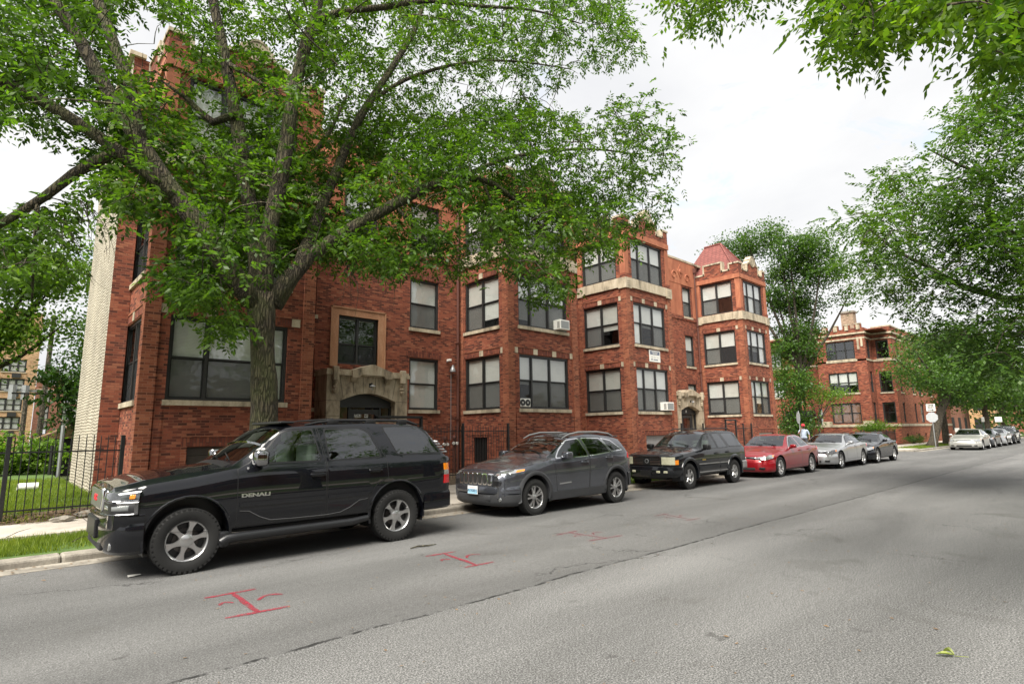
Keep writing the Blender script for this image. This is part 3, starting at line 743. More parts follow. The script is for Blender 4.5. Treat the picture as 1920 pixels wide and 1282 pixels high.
# recessed courts between the bays
COURTS = [(6.66, 14.16), (18.15, 21.79), (25.69, 33.80)]
yr = YB
def court_windows(off, mirror=False):
    pass
slits = [(7.0, 7.98)]
c1w = [(11.74, 13.10)]
holes1 = []
for a, b in ((2.57, 4.56), (5.74, 7.72), (8.92, 10.85)): holes1 += [(11.74, 13.10, a, b), (7.0, 7.98, a, b)]
holes1 += [(8.80, 10.36, 4.12, 5.85), (8.90, 10.26, 8.92, 10.85), (8.5, 10.66, .2, 3.1)]
wall(wall_mb, 'F', yr, 6.6, 14.2, ZG, 12.45, holes1)
wall(wall_mb, 'F', yr, 18.1, 21.85, ZG, 12.45, [(19.3, 20.6, a, b) for a, b in ((2.57, 4.56), (5.74, 7.72), (8.92, 10.85))])
D2 = 21.06      # the second entrance court repeats the first
c2 = [(32.10, 33.12), (26.6, 27.9)]
holes2 = []
for a, b in ((2.95, 4.50), (5.62, 7.60), (8.82, 10.76)): holes2 += [(32.10, 33.12, a, b), (26.6, 27.9, a, b)]
holes2 += [(29.56, 31.72, .2, 3.1)]
wall(wall_mb, 'F', yr, 25.6, 33.9, ZG, 12.45, holes2)
wall(wall_mb, 'R', 37.53, YB, 23., ZG, 12.45, [(20, 21.2, a, b) for a, b in ZW])
# party wall side
wall(wall_mb, 'F', 17.95, 2.12, 2.56, ZG-.05, 12.4, [])
wall_mb.box(2.12, 2.58, 17.9, 18.1, ZG-.05, .5, 0)
sd = MB(); wall(sd, 'L', 2.12, 17.95, 23., ZG-.1, 12.45, []); 
sd.build('side_wall', M_PAINTED, bld, BASE)
trim.box(2.0, 2.4, 17.85, 23., 12.4, 12.52)
trim.box(2.4, 37.5, YB-.06, YB+.36, 12.45, 12.58)
dark.box(2.3, 37.45, YB+.3, 22.9, 12.2, 12.3)
fquad(wall_mb, 'F', 23., 37.53, 2.12, 0, ZG, 12.45, 0)
for (u0, u1, a, b) in holes1:
    seed += 1
    if a == .2: continue
    if u0 == 8.80: window(bld, BASE, 'F', yr+.02, u0, u1, a, b, (.5,), seed, blinds='none', sill=False, meet=.42)
    else: window(bld, BASE, 'F', yr, u0, u1, a, b, (.5,) if u0 == 8.90 else (), seed, blinds='full' if u0 > 11 else 'mix')
    if u0 > 11 and a < 8: fbox(wall_mb, 'F', yr, u0-.14, u1+.12, -.012, .05, b+.03, b+.26, 1)
for (u0, u1, a, b) in holes2:
    seed += 1
    if a == .2: continue
    window(bld, BASE, 'F', yr, u0, u1, a, b, (), seed, blinds='full')
    if a < 8: fbox(wall_mb, 'F', yr, u0-.14, u1+.12, -.012, .05, b+.03, b+.26, 1)
for a, b in ((2.57, 4.56), (5.74, 7.72), (8.92, 10.85)):
    seed += 1; window(bld, BASE, 'F', yr, 19.3, 20.6, a, b, (), seed)
for a, b in ZW:
    for u in (20.,): seed += 1; window(bld, BASE, 'R', 37.53, u, u+1.2, a, b, (), seed)
# terracotta panels and friezes at the top of the courts
for (xa, xb, w0, w1) in ((6.7, 14.1, 11.74, 13.10), (25.75, 33.75, 32.10, 33.12)):
    us = [xa, w0-.14, w1+.12, xb]
    zt = 8.82
    for (a, b) in ((xa+.02, w0-.16), (w1+.14, xb-.02)):
        if xa < 10 and a < 8.9: 
            for (p, q) in ((a, 6.97), (8.02, 8.85), (10.31, b)): terra.box(p, q, yr-.022, yr+.05, zt, 10.86)
        elif a < 26: 
            for (p, q) in ((a, 26.55), (27.95, b)): terra.box(p, q, yr-.022, yr+.05, zt, 10.86)
        else: terra.box(a, b, yr-.022, yr+.05, zt, 10.86)
    terra.box(xa+.02, xb-.02, yr-.035, yr+.05, 10.88, 12.44)
    wall_mb.box(xa+.02, xb-.02, yr-.045, yr+.05, zt-.24, zt-.002, 0)
    k = 0
    x = xa+.7
    while x < xb-.4:
        if k % 2:
            terra.prism([(x, yr-.036, 11.25), (x+.32, yr-.036, 11.72), (x, yr-.036, 12.2), (x-.32, yr-.036, 11.72)], (0, -.035, 0))
            terra.lathe([(0, -.05), (.12, -.05), (.16, 0), (0.02, 0)], 14, (x, yr-.07, 11.72), 'y')
        else:
            pts = []
            for i in range(15):
                an = i/14*PI*1.7; rr = .34-.016*i; pts.append((x+rr*math.cos(an), yr-.04, 11.35+rr*math.sin(an)))
            terra.tube(pts, .045, 6)
        k += 1; x += .78
# peach stone frame round the window above the first entrance
st = MB()
st.box(8.52, 8.80, yr-.05, yr+.1, 4.02, 6.10); st.box(10.36, 10.64, yr-.05, yr+.1, 4.02, 6.10); st.box(8.80, 10.36, yr-.05, yr+.1, 5.85, 6.10)
st.box(8.50, 8.55, yr-.08, yr-.04, 4.02, 6.14); st.box(10.61, 10.66, yr-.08, yr-.04, 4.02, 6.14); st.box(8.50, 10.66, yr-.08, yr-.04, 6.10, 6.15)
st.build('window_surround', M_PEACH, bld, BASE)

def portal(dx, numbers):
    p = MB(); jt = MB()
    X = lambda u: u+dx
    y0 = 17.6
    arch = [(10.62-2.09*k/12, 2.78+.27*math.sin(PI*k/12)) for k in range(13)]
    out = [(8.05, .1), (8.05, 3.62), (11.10, 3.62), (11.10, .1), (10.62, .1)]+arch+[(8.53, .1)]
    p.prism([(X(u), y0, z) for u, z in out], (0, .89, 0))
    p.box(X(7.99), X(11.16), y0-.09, 18.49, 3.62, 3.74)
    p.box(X(8.02), X(11.13), y0-.05, 18.49, 3.74, 3.82)
    p.prism([(X(u), y0-.16, z) for u, z in ((8.88, 3.56), (8.88, 3.80), (9.58, 4.03), (9.70, 4.03), (10.40, 3.80), (10.40, 3.56), (10.12, 3.56), (10.06, 3.66), (9.2, 3.66), (9.14, 3.56))], (0, .9, 0))
    for u in (8.98, 10.26):
        p.prism([(X(u-.13), y0-.12, 3.56), (X(u+.13), y0-.12, 3.56), (X(u+.09), y0-.04, 3.40), (X(u-.09), y0-.04, 3.40)], (0, .12, 0))
    for u in (8.30, 10.86):
        p.rbox(X(u-.1), X(u+.1), y0-.17, y0, 3.42, 3.90, .03)
        p.lathe([(0, .0), (.05, .03), (.085, .12), (.06, .17), (.09, .2), (.09, .24), (.05, .27), (.07, .32), (.09, .36), (.05, .42), (0, .42)], 12, (X(u), y0-.04, 3.0), 'z')
    for (u, z0, u2, z1) in ((8.62, 2.9, 8.5, 3.6), (9.0, 3.04, 8.95, 3.6), (9.36, 3.06, 9.34, 3.6), (9.80, 3.06, 9.82, 3.6), (10.15, 3.04, 10.22, 3.6), (10.5, 2.9, 10.62, 3.6), (8.06, 2.78, 8.52, 2.78), (10.63, 2.78, 11.09, 2.78), (8.06, 2.28, 8.52, 2.28), (10.63, 2.28, 11.09, 2.28), (8.06, 1.75, 8.52, 1.75), (10.63, 1.75, 11.09, 1.75), (8.06, 1.2, 8.52, 1.2), (10.63, 1.2, 11.09, 1.2)):
        a, b = Vector((X(u), y0, z0)), Vector((X(u2), y0, z1)); d = (b-a)
        jt.obox((a+b)/2, d/2, Vector((0, .002, 0)), d.normalized().cross(Vector((0, 1, 0)))*.007)
    for z in (1.2, 1.75, 2.28, 2.78): jt.box(X(8.05)-.002, X(8.05)+.01, y0+.0, 18.48, z-.006, z+.006)
    p.box(X(8.2), X(10.95), y0-.9, y0-.001, .0, .26); p.box(X(8.2), X(10.95), y0, 18.2, .0, .42)
    o = p.build('entrance_portal', M_PORTAL, bld, BASE); jt.build('stone_joints', simple('dark_joint', (.06, .05, .035), .9), o, BASE)
    # door set in the arch
    yd = 17.92
    f = MB(); g = MB()
    f.prism([(X(u), yd, z) for u, z in [(10.62, 2.62)]+arch+[(8.53, 2.62)]], (0, .08, 0))
    for (a, b) in ((8.53, 8.60), (8.98, 9.06), (10.14, 10.22), (10.55, 10.62)): f.box(X(a), X(b), yd-.03, yd+.06, .42, 2.62)
    f.box(X(8.53), X(10.62), yd-.05, yd+.06, 2.58, 2.65)
    for (a, b) in ((8.60, 8.98), (10.22, 10.55)): f.box(X(a), X(b), yd-.02, yd+.05, .42, .62); g.quad((X(a), yd+.02, .62), (X(b), yd+.02, .62), (X(b), yd+.02, 2.58), (X(a), yd+.02, 2.58))
    f.build('door_frame', M_FRAME, bld, BASE); g.build('sidelight', M_GLASS, bld, BASE)
    d = MB(); d.box(X(9.06), X(9.20), yd-.01, yd+.04, .42, 2.52); d.box(X(10.0), X(10.14), yd-.01, yd+.04, .42, 2.52); d.box(X(9.20), X(10.0), yd-.01, yd+.04, 2.36, 2.52); d.box(X(9.2), X(10.), yd-.01, yd+.04, .42, .75)
    do = d.build('door', M_FRAME, bld, BASE)
    g = MB(); g.quad((X(9.2), yd+.02, .75), (X(10.), yd+.02, .75), (X(10.), yd+.02, 2.36), (X(9.2), yd+.02, 2.36)); g.build('door_glass', M_GLASS, do, BASE)
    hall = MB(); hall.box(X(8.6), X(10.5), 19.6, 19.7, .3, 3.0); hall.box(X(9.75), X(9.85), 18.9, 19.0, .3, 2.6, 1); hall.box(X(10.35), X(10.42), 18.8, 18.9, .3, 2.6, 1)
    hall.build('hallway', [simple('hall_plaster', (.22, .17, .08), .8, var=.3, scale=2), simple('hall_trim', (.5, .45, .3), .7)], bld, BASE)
    n = MB()
    if numbers:
        n.box(X(9.22), X(9.47), yd+.005, yd+.012, 2.25, 2.37); n.box(X(9.60), X(9.73), yd+.005, yd+.012, 2.24, 2.36)
        add_text(n, numbers[0], .12, (X(9.345), yd+.001, 2.31), (1, 0, 0), (0, 0, 1), 1, bold=.002); add_text(n, numbers[1], .11, (X(9.665), yd+.001, 2.30), (1, 0, 0), (0, 0, 1), 1, bold=.002)
    else:
        n.lathe([(0, 0), (.09, 0), (.09, .015), (0, .015)], 14, (X(8.98), yd-.02, 2.75), 'y'); n.box(X(9.52), X(9.62), yd-.02, yd-.002, 2.68, 2.82)
    n.build('house_number', [M_WHITE, simple('number_ink', (.03, .03, .035), .6)], do, BASE)
portal(0, ('7263', '65'))
portal(D2, None)

# hipped tile roof over the corner bay
ro = MB()
rx = 35.7; rn = at_x(1350.4, 454, rx); rf = at_x(1320.5, 462.5, rx)
ex0, ex1, ey0, ey1, ez = 33.95, 37.4, 15.75, 19.6, 11.55
E_ = [Vector((ex0, ey0, ez)), Vector((ex1, ey0, ez)), Vector((ex1, ey1, ez)), Vector((ex0, ey1, ez))]
ra, rb = Vector((rx, rn.y, 14.15)), Vector((rx, min(rf.y, ey1-.3), 14.15))
ro.add([E_[0], E_[1], E_[2], E_[3], ra, rb], [(0, 1, 4), (1, 2, 5, 4), (2, 3, 5), (3, 0, 4, 5), (3, 2, 1, 0)])
ro.tube([E_[0], ra], .07, 6); ro.tube([E_[1], ra], .07, 6); ro.tube([ra, rb], .08, 6)
ro.build('tile_roof', M_TILE, bld, BASE)
# service pipes
for (x, m) in ((14.02, M_RUST), (33.62, M_RUST)):
    p = MB(); p.tube([(x, yr-.08, .2), (x, yr-.08, 12.1)], .055, 8); p.box(x-.1, x+.1, yr-.2, yr-.02, 11.9, 12.2)
    for z in (2.2, 5.3, 8.3): p.box(x-.08, x+.08, yr-.15, yr-.01, z, z+.05)
    p.build('downspout', m, bld, BASE)
p = MB(); p.tube([(13.70, yr-.03, 4.2), (13.70, yr-.03, 1.4)], .012, 6); p.build('conduit', M_GREYMETAL, bld, BASE)
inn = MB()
inn.box(2.4, 37.4, 19.75, 19.8, .3, 12.1)  # dark sheets behind the panes stand in for the shade of the rooms
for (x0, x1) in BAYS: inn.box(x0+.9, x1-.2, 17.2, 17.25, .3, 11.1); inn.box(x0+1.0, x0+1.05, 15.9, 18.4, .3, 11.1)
inn.build('dark_room_backing', M_DARK, bld, BASE)
wall_mb.build('brick_wall', [M_BRICK, M_SOLDIER, M_BRICK2], bld, BASE)
trim.build('stone_trim', M_STONE, bld, BASE)
terra.build('terracotta_facing', M_TERRA, bld, BASE)
dark.build('flat_roof', M_ROOF, bld, BASE)

# ----- things fixed to or standing by the building
def window_ac(x0, x1, z0, z1, label, fans=False):
    w = x1-x0
    root = empty('air_conditioner', ((x0+x1)/2, YF, z0), 0, label, 'air conditioner')
    off = root.location; m = MB()
    yo = YF-.22 if not fans else YF+.10
    m.rbox(x0, x1, yo, YF+.3, z0, z1, .015)
    m.build('housing', M_WHITE, root, off)
    g = MB()
    if fans:
        for k in (.27, .73):
            cx = x0+w*k; rr = min(w*.22, (z1-z0)*.42)
            g.lathe([(rr, 0), (rr, -.012), (rr*.86, -.012), (rr*.86, 0)], 20, (cx, yo, (z0+z1)/2), 'y')
            g.lathe([(0, -.004), (rr*.85, -.004), (rr*.85, 0)], 20, (cx, yo, (z0+z1)/2), 'y')
            for q in range(5):
                an = q*2*PI/5; c = Vector((cx+math.cos(an)*rr*.45, yo-.008, (z0+z1)/2+math.sin(an)*rr*.45))
                g.obox(c, Vector((math.cos(an), 0, math.sin(an)))*rr*.38, (0, .003, 0), Vector((-math.sin(an), 0, math.cos(an)))*rr*.13, 1)
            g.lathe([(0, -.016), (rr*.22, -.016), (rr*.22, 0)], 12, (cx, yo, (z0+z1)/2), 'y', 2)
        g.build('fan', [M_BLACKPL, simple('fan_blade', (.06, .06, .065), .5), M_WHITE], root, off)
    else:
        g.box(x0+.05, x1-.05, yo-.006, yo+.002, z0+.05, z1-.05)
        g.build('condenser_grille', simple('condenser_fins', (.28, .29, .29), .6, .3, var=.3, scale=90), root, off)
        s = MB()
        for k in range(7): s.box(x0-.005, x0+.002, yo+.03, yo+.17, z0+.06+k*(z1-z0-.12)/7, z0+.075+k*(z1-z0-.12)/7)
        s.build('side_louvre', M_BLACKPL, root, off)
a = at_y(1034, 598, YF); b = at_y(1058, 614, YF)
window_ac(16.85, 17.42, 5.80, 6.20, 'white window air conditioner in the second floor window of the middle bay')
window_ac(14.80, 15.38, 2.62, 2.94, 'white twin fan ventilator with two black round fans in a ground floor window', True)
window_ac(24.42, 25.05, 2.62, 3.02, 'white window air conditioner in a ground floor window below the banner')

# banner on the third bay
p0 = at_y(1217, 658, YF+.03); p1 = at_y(1238, 682, YF+.03)
sg = MB(); sx0, sx1, sz0, sz1 = p0.x, p1.x+.02, 4.98, 5.55
sg.box(sx0, sx1, YF+.022, YF+.04, sz0, sz1, 0)
w = sx1-sx0; h = sz1-sz0
sg.box(sx0+w*.07, sx1-w*.07, YF+.018, YF+.023, sz0+h*.62, sz0+h*.93, 1)
add_text(sg, 'APARTMENTS', h*.15, (sx0+w*.5, YF+.016, sz0+h*.83), (1, 0, 0), (0, 0, 1), 0, bold=.002)
add_text(sg, 'AVAILABLE', h*.15, (sx0+w*.5, YF+.016, sz0+h*.70), (1, 0, 0), (0, 0, 1), 0, bold=.002)
for k in range(3): sg.box(sx0+w*(.14+.26*k), sx0+w*(.33+.26*k), YF+.019, YF+.0225, sz0+h*.36, sz0+h*.44, 2)
sg.box(sx0+w*.16, sx0+w*.27, YF+.019, YF+.0225, sz0+h*.14, sz0+h*.26, 1); sg.box(sx0+w*.36, sx0+w*.76, YF+.019, YF+.0225, sz0+h*.15, sz0+h*.23, 1)
sb = sg.build('banner_sign', [M_WHITE, simple('slate_ink', (.12, .14, .20), .6), simple('pale_ink', (.55, .55, .52), .6)], None, (sx0, YF, sz0))
sb.location = (sx0, YF, sz0)
tag(sb, 'white apartment letting banner with a grey heading fixed to the brick bay wall', 'sign')

def wall_lantern(x, y, z, label):
    root = empty('wall_lantern', (x, y, z), 0, label, 'lamp'); off = root.location
    m = MB(); m.box(x-.05, x+.05, y-.02, y, z+.02, z+.16); m.tube([(x, y-.01, z+.12), (x, y-.10, z+.17), (x, y-.16, z+.12)], .012, 6)
    m.build('bracket', M_BLACKPL, root, off)
    m = MB(); m.lathe([(0, .10), (.03, .10), (.10, .05), (.105, .04), (0, .04)], 14, (x, y-.16, z), 'z'); m.build('shade', M_GREYMETAL, root, off)
    m = MB(); m.lathe([(0, -.10), (.045, -.08), (.065, 0), (.05, .04)], 12, (x, y-.16, z), 'z'); m.build('glass_globe', M_CLEARLENS, root, off)
wall_lantern(9.62, 17.6, 3.24, 'small wall lantern on the weathered stone above the nearer entrance')
wall_lantern(9.62+D2, 17.6, 3.24, 'small wall lantern on the pale stone above the far entrance')
root = empty('security_camera', (13.52, yr, 4.55), 0, 'white security camera on the brick wall beside the downspout', 'camera')
m = MB(); m.rbox(13.47, 13.57, yr-.26, yr-.04, 4.53, 4.62, .015); m.build('camera_body', M_WHITE, root, root.location)
m = MB(); m.box(13.5, 13.54, yr-.06, yr, 4.5, 4.56); m.build('camera_bracket', M_GREYMETAL, root, root.location)
root = empty('floodlight', (13.71, yr, 4.15), 0, 'dark bell shaped floodlight on the brick wall with a conduit below', 'lamp')
m = MB(); m.lathe([(0, .28), (.05, .26), (.07, .18), (.11, .08), (.12, 0), (.0, 0)], 12, (13.71, yr-.14, 4.12), 'z'); m.build('lamp_head', M_GREYMETAL, root, root.location)
m = MB(); m.box(13.68, 13.74, yr-.1, yr, 4.2, 4.32); m.build('mount', M_BLACKPL, root, root.location)
# standpipes by the fence
for i, (x, z) in enumerate(((13.0, 1.25), (13.45, 1.28))):
    root = empty('standpipe', (x, 17.9, .15), 0, ['dark red fire standpipe with white caps, the one nearer the entrance', 'dark red fire standpipe with white caps, the one nearer the downspout'][i], 'pipe', 'standpipes behind the court fence')
    m = MB(); m.tube([(x, 17.9, .15), (x, 17.9, z+.25)], .04, 8); m.tube([(x-.12, 17.9, z), (x+.12, 17.9, z)], .05, 8); m.lathe([(0, .3), (.09, .28), (.1, .2), (.05, .16)], 10, (x, 17.9, z), 'z'); m.build('pipe', M_RUST, root, root.location)
    m = MB(); m.lathe([(0, -.03), (.055, -.03), (.06, .02), (0, .02)], 12, (x+.08, 17.84, z), 'y'); m.lathe([(0, -.03), (.055, -.03), (.06, .02), (0, .02)], 12, (x-.08, 17.84, z), 'y'); m.build('cap', M_WHITE, root, root.location)

# ---------------------------------------------------------------- iron fences
def iron_fence(name, x0, x1, y, zb, ztop, rails, posts, label, group=None, step=.12, along='x', post_top=None, cat='fence', pr=.009):
    root = empty(name, (x0, y, zb) if along == 'x' else (y, x0, zb), 0, label, cat, group); off = root.location
    P = (lambda u, d, z: (u, y+d, z)) if along == 'x' else (lambda u, d, z: (y+d, u, z))
    m = MB(); u = x0
    while u <= x1+1e-6:
        if not any(abs(u-p) < .05 for p in posts):
            j = rng.uniform(-.006, .006); h = ztop+rng.uniform(-.015, .015)
            m.tube([P(u, 0, rails[0]-.12), P(u+j, 0, (zb+h)/2), P(u, 0, h-.04), P(u, 0, h)], [pr, pr, pr, .002], 5)
        u += step
    m.build('pickets', M_IRON, root, off)
    for z in rails:
        m = MB(); m.obox(P((x0+x1)/2, 0, z), Vector(P((x1-x0)/2, -y, 0)) if along == 'x' else Vector((0, (x1-x0)/2, 0)), Vector((0, .012, 0)) if along == 'x' else Vector((.012, 0, 0)), Vector((0, 0, .014))); m.build('rail', M_IRON, root, off)
    for p in posts:
        m = MB(); pt = post_top or ztop+.06
        a = P(p, 0, zb); m.rbox(a[0]-.036, a[0]+.036, a[1]-.036, a[1]+.036, zb-.1, pt, .006); m.rbox(a[0]-.042, a[0]+.042, a[1]-.042, a[1]+.042, pt, pt+.02, .005); m.build('post', M_IRON, root, off)
    return root
iron_fence('iron_fence', -3.4, 2.13, 14.2, .12, 1.74, (.36, 1.42), (-2.6, .36, 2.13), 'black iron picket fence along the grass lot beside the white painted wall', post_top=1.70)
iron_fence('iron_fence', 10.32, 14.05, 15.42, .12, 1.92, (.3, 1.72), (11.95, 14.02), 'black iron picket fence across the court between the nearer bays')
iron_fence('iron_fence', 6.75, 8.6, 15.42, .12, 1.92, (.3, 1.72), (6.8,), 'short black iron fence between the nearest bay and the gate')
iron_fence('iron_fence', 25.8, 30.4, 15.42, .12, 1.92, (.3, 1.72), (25.85, 28.), 'black iron picket fence in front of the far entrance')
iron_fence('iron_fence', 31.8, 33.7, 15.42, .12, 1.92, (.3, 1.72), (32.6, 33.66), 'short black iron fence at the corner bay beside the far gate')
def gate(x0, x1, label):
    root = empty('iron_gate', (x0, 15.42, .12), 0, label, 'gate', 'iron gates of the courts'); off = root.location
    m = MB()
    for x in (x0, x1): m.rbox(x-.04, x+.04, 15.38, 15.46, .05, 2.2, .006)
    m.rbox(x0-.04, x1+.04, 15.38, 15.46, 2.14, 2.22, .006); m.build('gate_frame', M_IRON, root, off)
    m = MB(); u = x0+.1
    while u < x1-.05: m.tube([(u, 15.42, .2), (u, 15.42, 2.0)], .009, 5); u += .11
    for z in (.25, 1.1, 1.95): m.box(x0+.06, x1-.06, 15.405, 15.435, z, z+.03)
    m.build('gate_leaf', M_IRON, root, off)
gate(8.66, 10.26, 'black iron gate frame in front of the nearer entrance')
gate(30.5, 31.7, 'black iron gate frame in front of the corner bay')
# ================================================================= vehicles
def pip(x, y, poly):
    c = False; n = len(poly); j = n-1
    for i in range(n):
        xi, yi = poly[i]; xj, yj = poly[j]
        if (yi > y) != (yj > y) and x < (xj-xi)*(y-yi)/(yj-yi)+xi: c = not c
        j = i
    return c
def smooth_poly(pts, r=.05, n=3):
    """round the corners of an outline"""
    out = []; m = len(pts)
    for i in range(m):
        p0, p1, p2 = (Vector(pts[(i-1) % m]), Vector(pts[i]), Vector(pts[(i+1) % m]))
        a, b = p0-p1, p2-p1; rr = min(r, a.length*.45, b.length*.45); a = p1+a.normalized()*rr; b = p1+b.normalized()*rr
        for k in range(n+1):
            t = k/n; q = a*(1-t)**2+p1*2*t*(1-t)+b*t*t; out.append((q.x, q.y))
    return out
def inset(poly, d):
    n = len(poly); A = sum(poly[i][0]*poly[(i+1) % n][1]-poly[(i+1) % n][0]*poly[i][1] for i in range(n)); s = 1 if A > 0 else -1; out = []
    for i in range(n):
        a, b, c = Vector(poly[i-1]), Vector(poly[i]), Vector(poly[(i+1) % n])
        e1 = (b-a); e2 = (c-b)
        n1 = Vector((-e1.y, e1.x)).normalized()*s; n2 = Vector((-e2.y, e2.x)).normalized()*s
        m = (n1+n2); m = m.normalized() if m.length > 1e-6 else n1
        k = d/max(.4, m.dot(n1)); q = b+m*k; out.append((q.x, q.y))
    return out

class Car:
    def __init__(s, sp):
        s.sp = sp; L = sp['L']
        keys = sorted({x for k in ('zb', 'zs', 'zt', 'w', 'ws', 'wt', 'c') for x, _ in sp[k]})
        xs = set(keys); x = keys[0]
        while x < keys[-1]: xs.add(round(x, 3)); x += sp.get('step', .07)
        xs = sorted(xs); xs2 = [xs[0]]
        for x in xs[1:]:
            if x-xs2[-1] > .018 or x in keys: xs2.append(x)
        s.xs = np.array(xs2)
        ip = lambda k: np.interp(s.xs, [p[0] for p in sp[k]], [p[1] for p in sp[k]])
        def sm(a):
            b = a.copy(); b[1:-1] = a[1:-1]*.5+a[:-2]*.25+a[2:]*.25; return b
        d = {k: sm(ip(k)) for k in ('zb', 'zs', 'zt', 'w', 'ws', 'wt', 'c')}
        bm = bmesh.new(); rows = []
        for i, x in enumerate(s.xs):
            zb, zs, zt, w, ws, wt, c = (d[k][i] for k in ('zb', 'zs', 'zt', 'w', 'ws', 'wt', 'c'))
            ze = max(zs+.012, zt-c); zt = max(zt, ze+.004); wt = min(wt, ws-.012)
            pts = [(w*.90, zb), (w*.965, zb+.02), (w*.99, zb+.07)]
            for t in (.3, .5, .66, .78): pts.append((w*(1-.012*(abs(t-.5)*2)**2), zb+(zs-zb)*t))
            pts += [(w*.992, zs-.085), (ws+.016, zs-.022), (ws, zs)]
            for t in (.12, .35, .6, .82, .95):
                bulge = .018*math.sin(PI*t)*min(1, (ze-zs)/.3)
                pts.append((ws+(wt-ws)*t+bulge, zs+(ze-zs)*t))
            pts.append((wt-.012, ze+.006))
            for t in (.92, .8, .6, .35): pts.append((wt*t, ze+(zt-ze)*(1-t*t)*1.0))
            row = [bm.verts.new((x, -y, z)) for y, z in pts]+[bm.verts.new((x, 0, zt))]+[bm.verts.new((x, y, z)) for y, z in reversed(pts)]
            rows.append(row)
        n = len(rows[0])
        for i in range(len(rows)-1):
            for j in range(n-1): bm.faces.new((rows[i][j], rows[i][j+1], rows[i+1][j+1], rows[i+1][j]))
        for row, flip in ((rows[0], False), (rows[-1], True)):
            h = n//2
            for j in range(h):
                a, b, c2, d2 = row[j], row[j+1], row[n-2-j], row[n-1-j]
                f = [a, d2, c2, b] if not flip else [a, b, c2, d2]
                f2 = []
                for v in f:
                    if v not in f2: f2.append(v)
                if len(f2) >= 3: bm.faces.new(f2)
        bmesh.ops.recalc_face_normals(bm, faces=bm.faces)
        # outward normals
        f = max(bm.faces, key=lambda q: q.calc_center_median().z)
        if f.normal.z < 0: bmesh.ops.reverse_faces(bm, faces=bm.faces)
        s.bm = bm; s.tag = bm.faces.layers.int.new('part')
        me = bpy.data.meshes.new('tmp'); bm.to_mesh(me)
        s.bvh = BVHTree.FromPolygons([v.co.copy() for v in me.vertices], [tuple(p.vertices) for p in me.polygons]); bpy.data.meshes.remove(me)
    def cut(s, poly, tagid, side, delete=False, mi=None):
        """poly (a,b): side -1/+1 -> (x,z) on that flank; 'top' -> (x,y) on upward faces facing forward or back"""
        bm = s.bm; L = s.tag
        xs = [p[0] for p in poly]; ys = [p[1] for p in poly]; e = .02
        def pos(c): return (c.x, c.z) if side in (-1, 1) else ((c.y, c.z) if side in ('front', 'rear') else (c.x, c.y))
        def okf(f):
            c = f.calc_center_median()
            if side in (-1, 1):
                if c.y*side < .25*s.sp['W']/2 or abs(f.normal.y) < .35: return False
            elif side == 'front':
                if f.normal.x > -.12 or c.x < s.sp['ws_x'][0] or c.x > s.sp['ws_x'][1]: return False
            elif side == 'rear':
                if f.normal.x < .12 or c.x < s.sp['rw_x'][0]: return False
            return True
        bx = (min(xs)-.25, max(xs)+.25, min(ys)-.25, max(ys)+.25)
        def near(f):
            q = pos(f.calc_center_median())
            if q[0] < bx[0] or q[0] > bx[1] or q[1] < bx[2] or q[1] > bx[3]: return False
            P = [pos(v.co) for v in f.verts]
            return max(p[0] for p in P) > min(xs)-e and min(p[0] for p in P) < max(xs)+e and max(p[1] for p in P) > min(ys)-e and min(p[1] for p in P) < max(ys)+e
        n = len(poly)
        cand = {f for f in bm.faces if near(f) and okf(f)}
        for i in range(n):
            a, b = poly[i], poly[(i+1) % n]; dx, dy = b[0]-a[0], b[1]-a[1]
            if math.hypot(dx, dy) < 1e-6: continue
            if side in (-1, 1): co, no = Vector((a[0], 0, a[1])), Vector((-dy, 0, dx))
            else: co, no = Vector((0, a[0], a[1])), Vector((0, -dy, dx))
            # only touch faces close to this edge's own span
            lo = (min(a[0], b[0])-.03, min(a[1], b[1])-.03); hi = (max(a[0], b[0])+.03, max(a[1], b[1])+.03)
            sel = []
            for f in cand:
                P = [pos(v.co) for v in f.verts]
                if max(p[0] for p in P) > lo[0] and min(p[0] for p in P) < hi[0] and max(p[1] for p in P) > lo[1] and min(p[1] for p in P) < hi[1]: sel.append(f)
            if not sel: continue
            geom = list({v for f in sel for v in f.verts})+list({q for f in sel for q in f.edges})+sel
            r = bmesh.ops.bisect_plane(bm, geom=geom, dist=1e-5, plane_co=co, plane_no=no.normalized())
            cand = {f for f in cand if f.is_valid} | {f for f in r['geom'] if isinstance(f, bmesh.types.BMFace)}
        hit = [f for f in cand if f.is_valid and okf(f) and near(f) and pip(*pos(f.calc_center_median()), poly)]
        if delete: bmesh.ops.delete(bm, geom=hit, context='FACES')
        else:
            for f in hit:
                if tagid is not None: f[L] = tagid
                if mi is not None: f.material_index = mi
        return len(hit)
    def split(s, tagid):
        """faces of one tag as verts/faces"""
        L = s.tag; idx = {}; V = []; F = []; M = []
        for f in s.bm.faces:
            if f[L] != tagid: continue
            ids = []
            for v in f.verts:
                if v not in idx: idx[v] = len(V); V.append(v.co[:])
                ids.append(idx[v])
            F.append(ids); M.append(f.material_index)
        return V, F, M
    def emit(s, tagid, name, mats, parent):
        V, F, M = s.split(tagid)
        if not F: return None
        mb = MB(); mb.v = V; mb.f = F; mb.m = M
        return mb.build(name, mats, parent, None, True, 38)
    def hit(s, p, d):
        r = s.bvh.ray_cast(Vector(p), Vector(d)); return r[0], r[1]
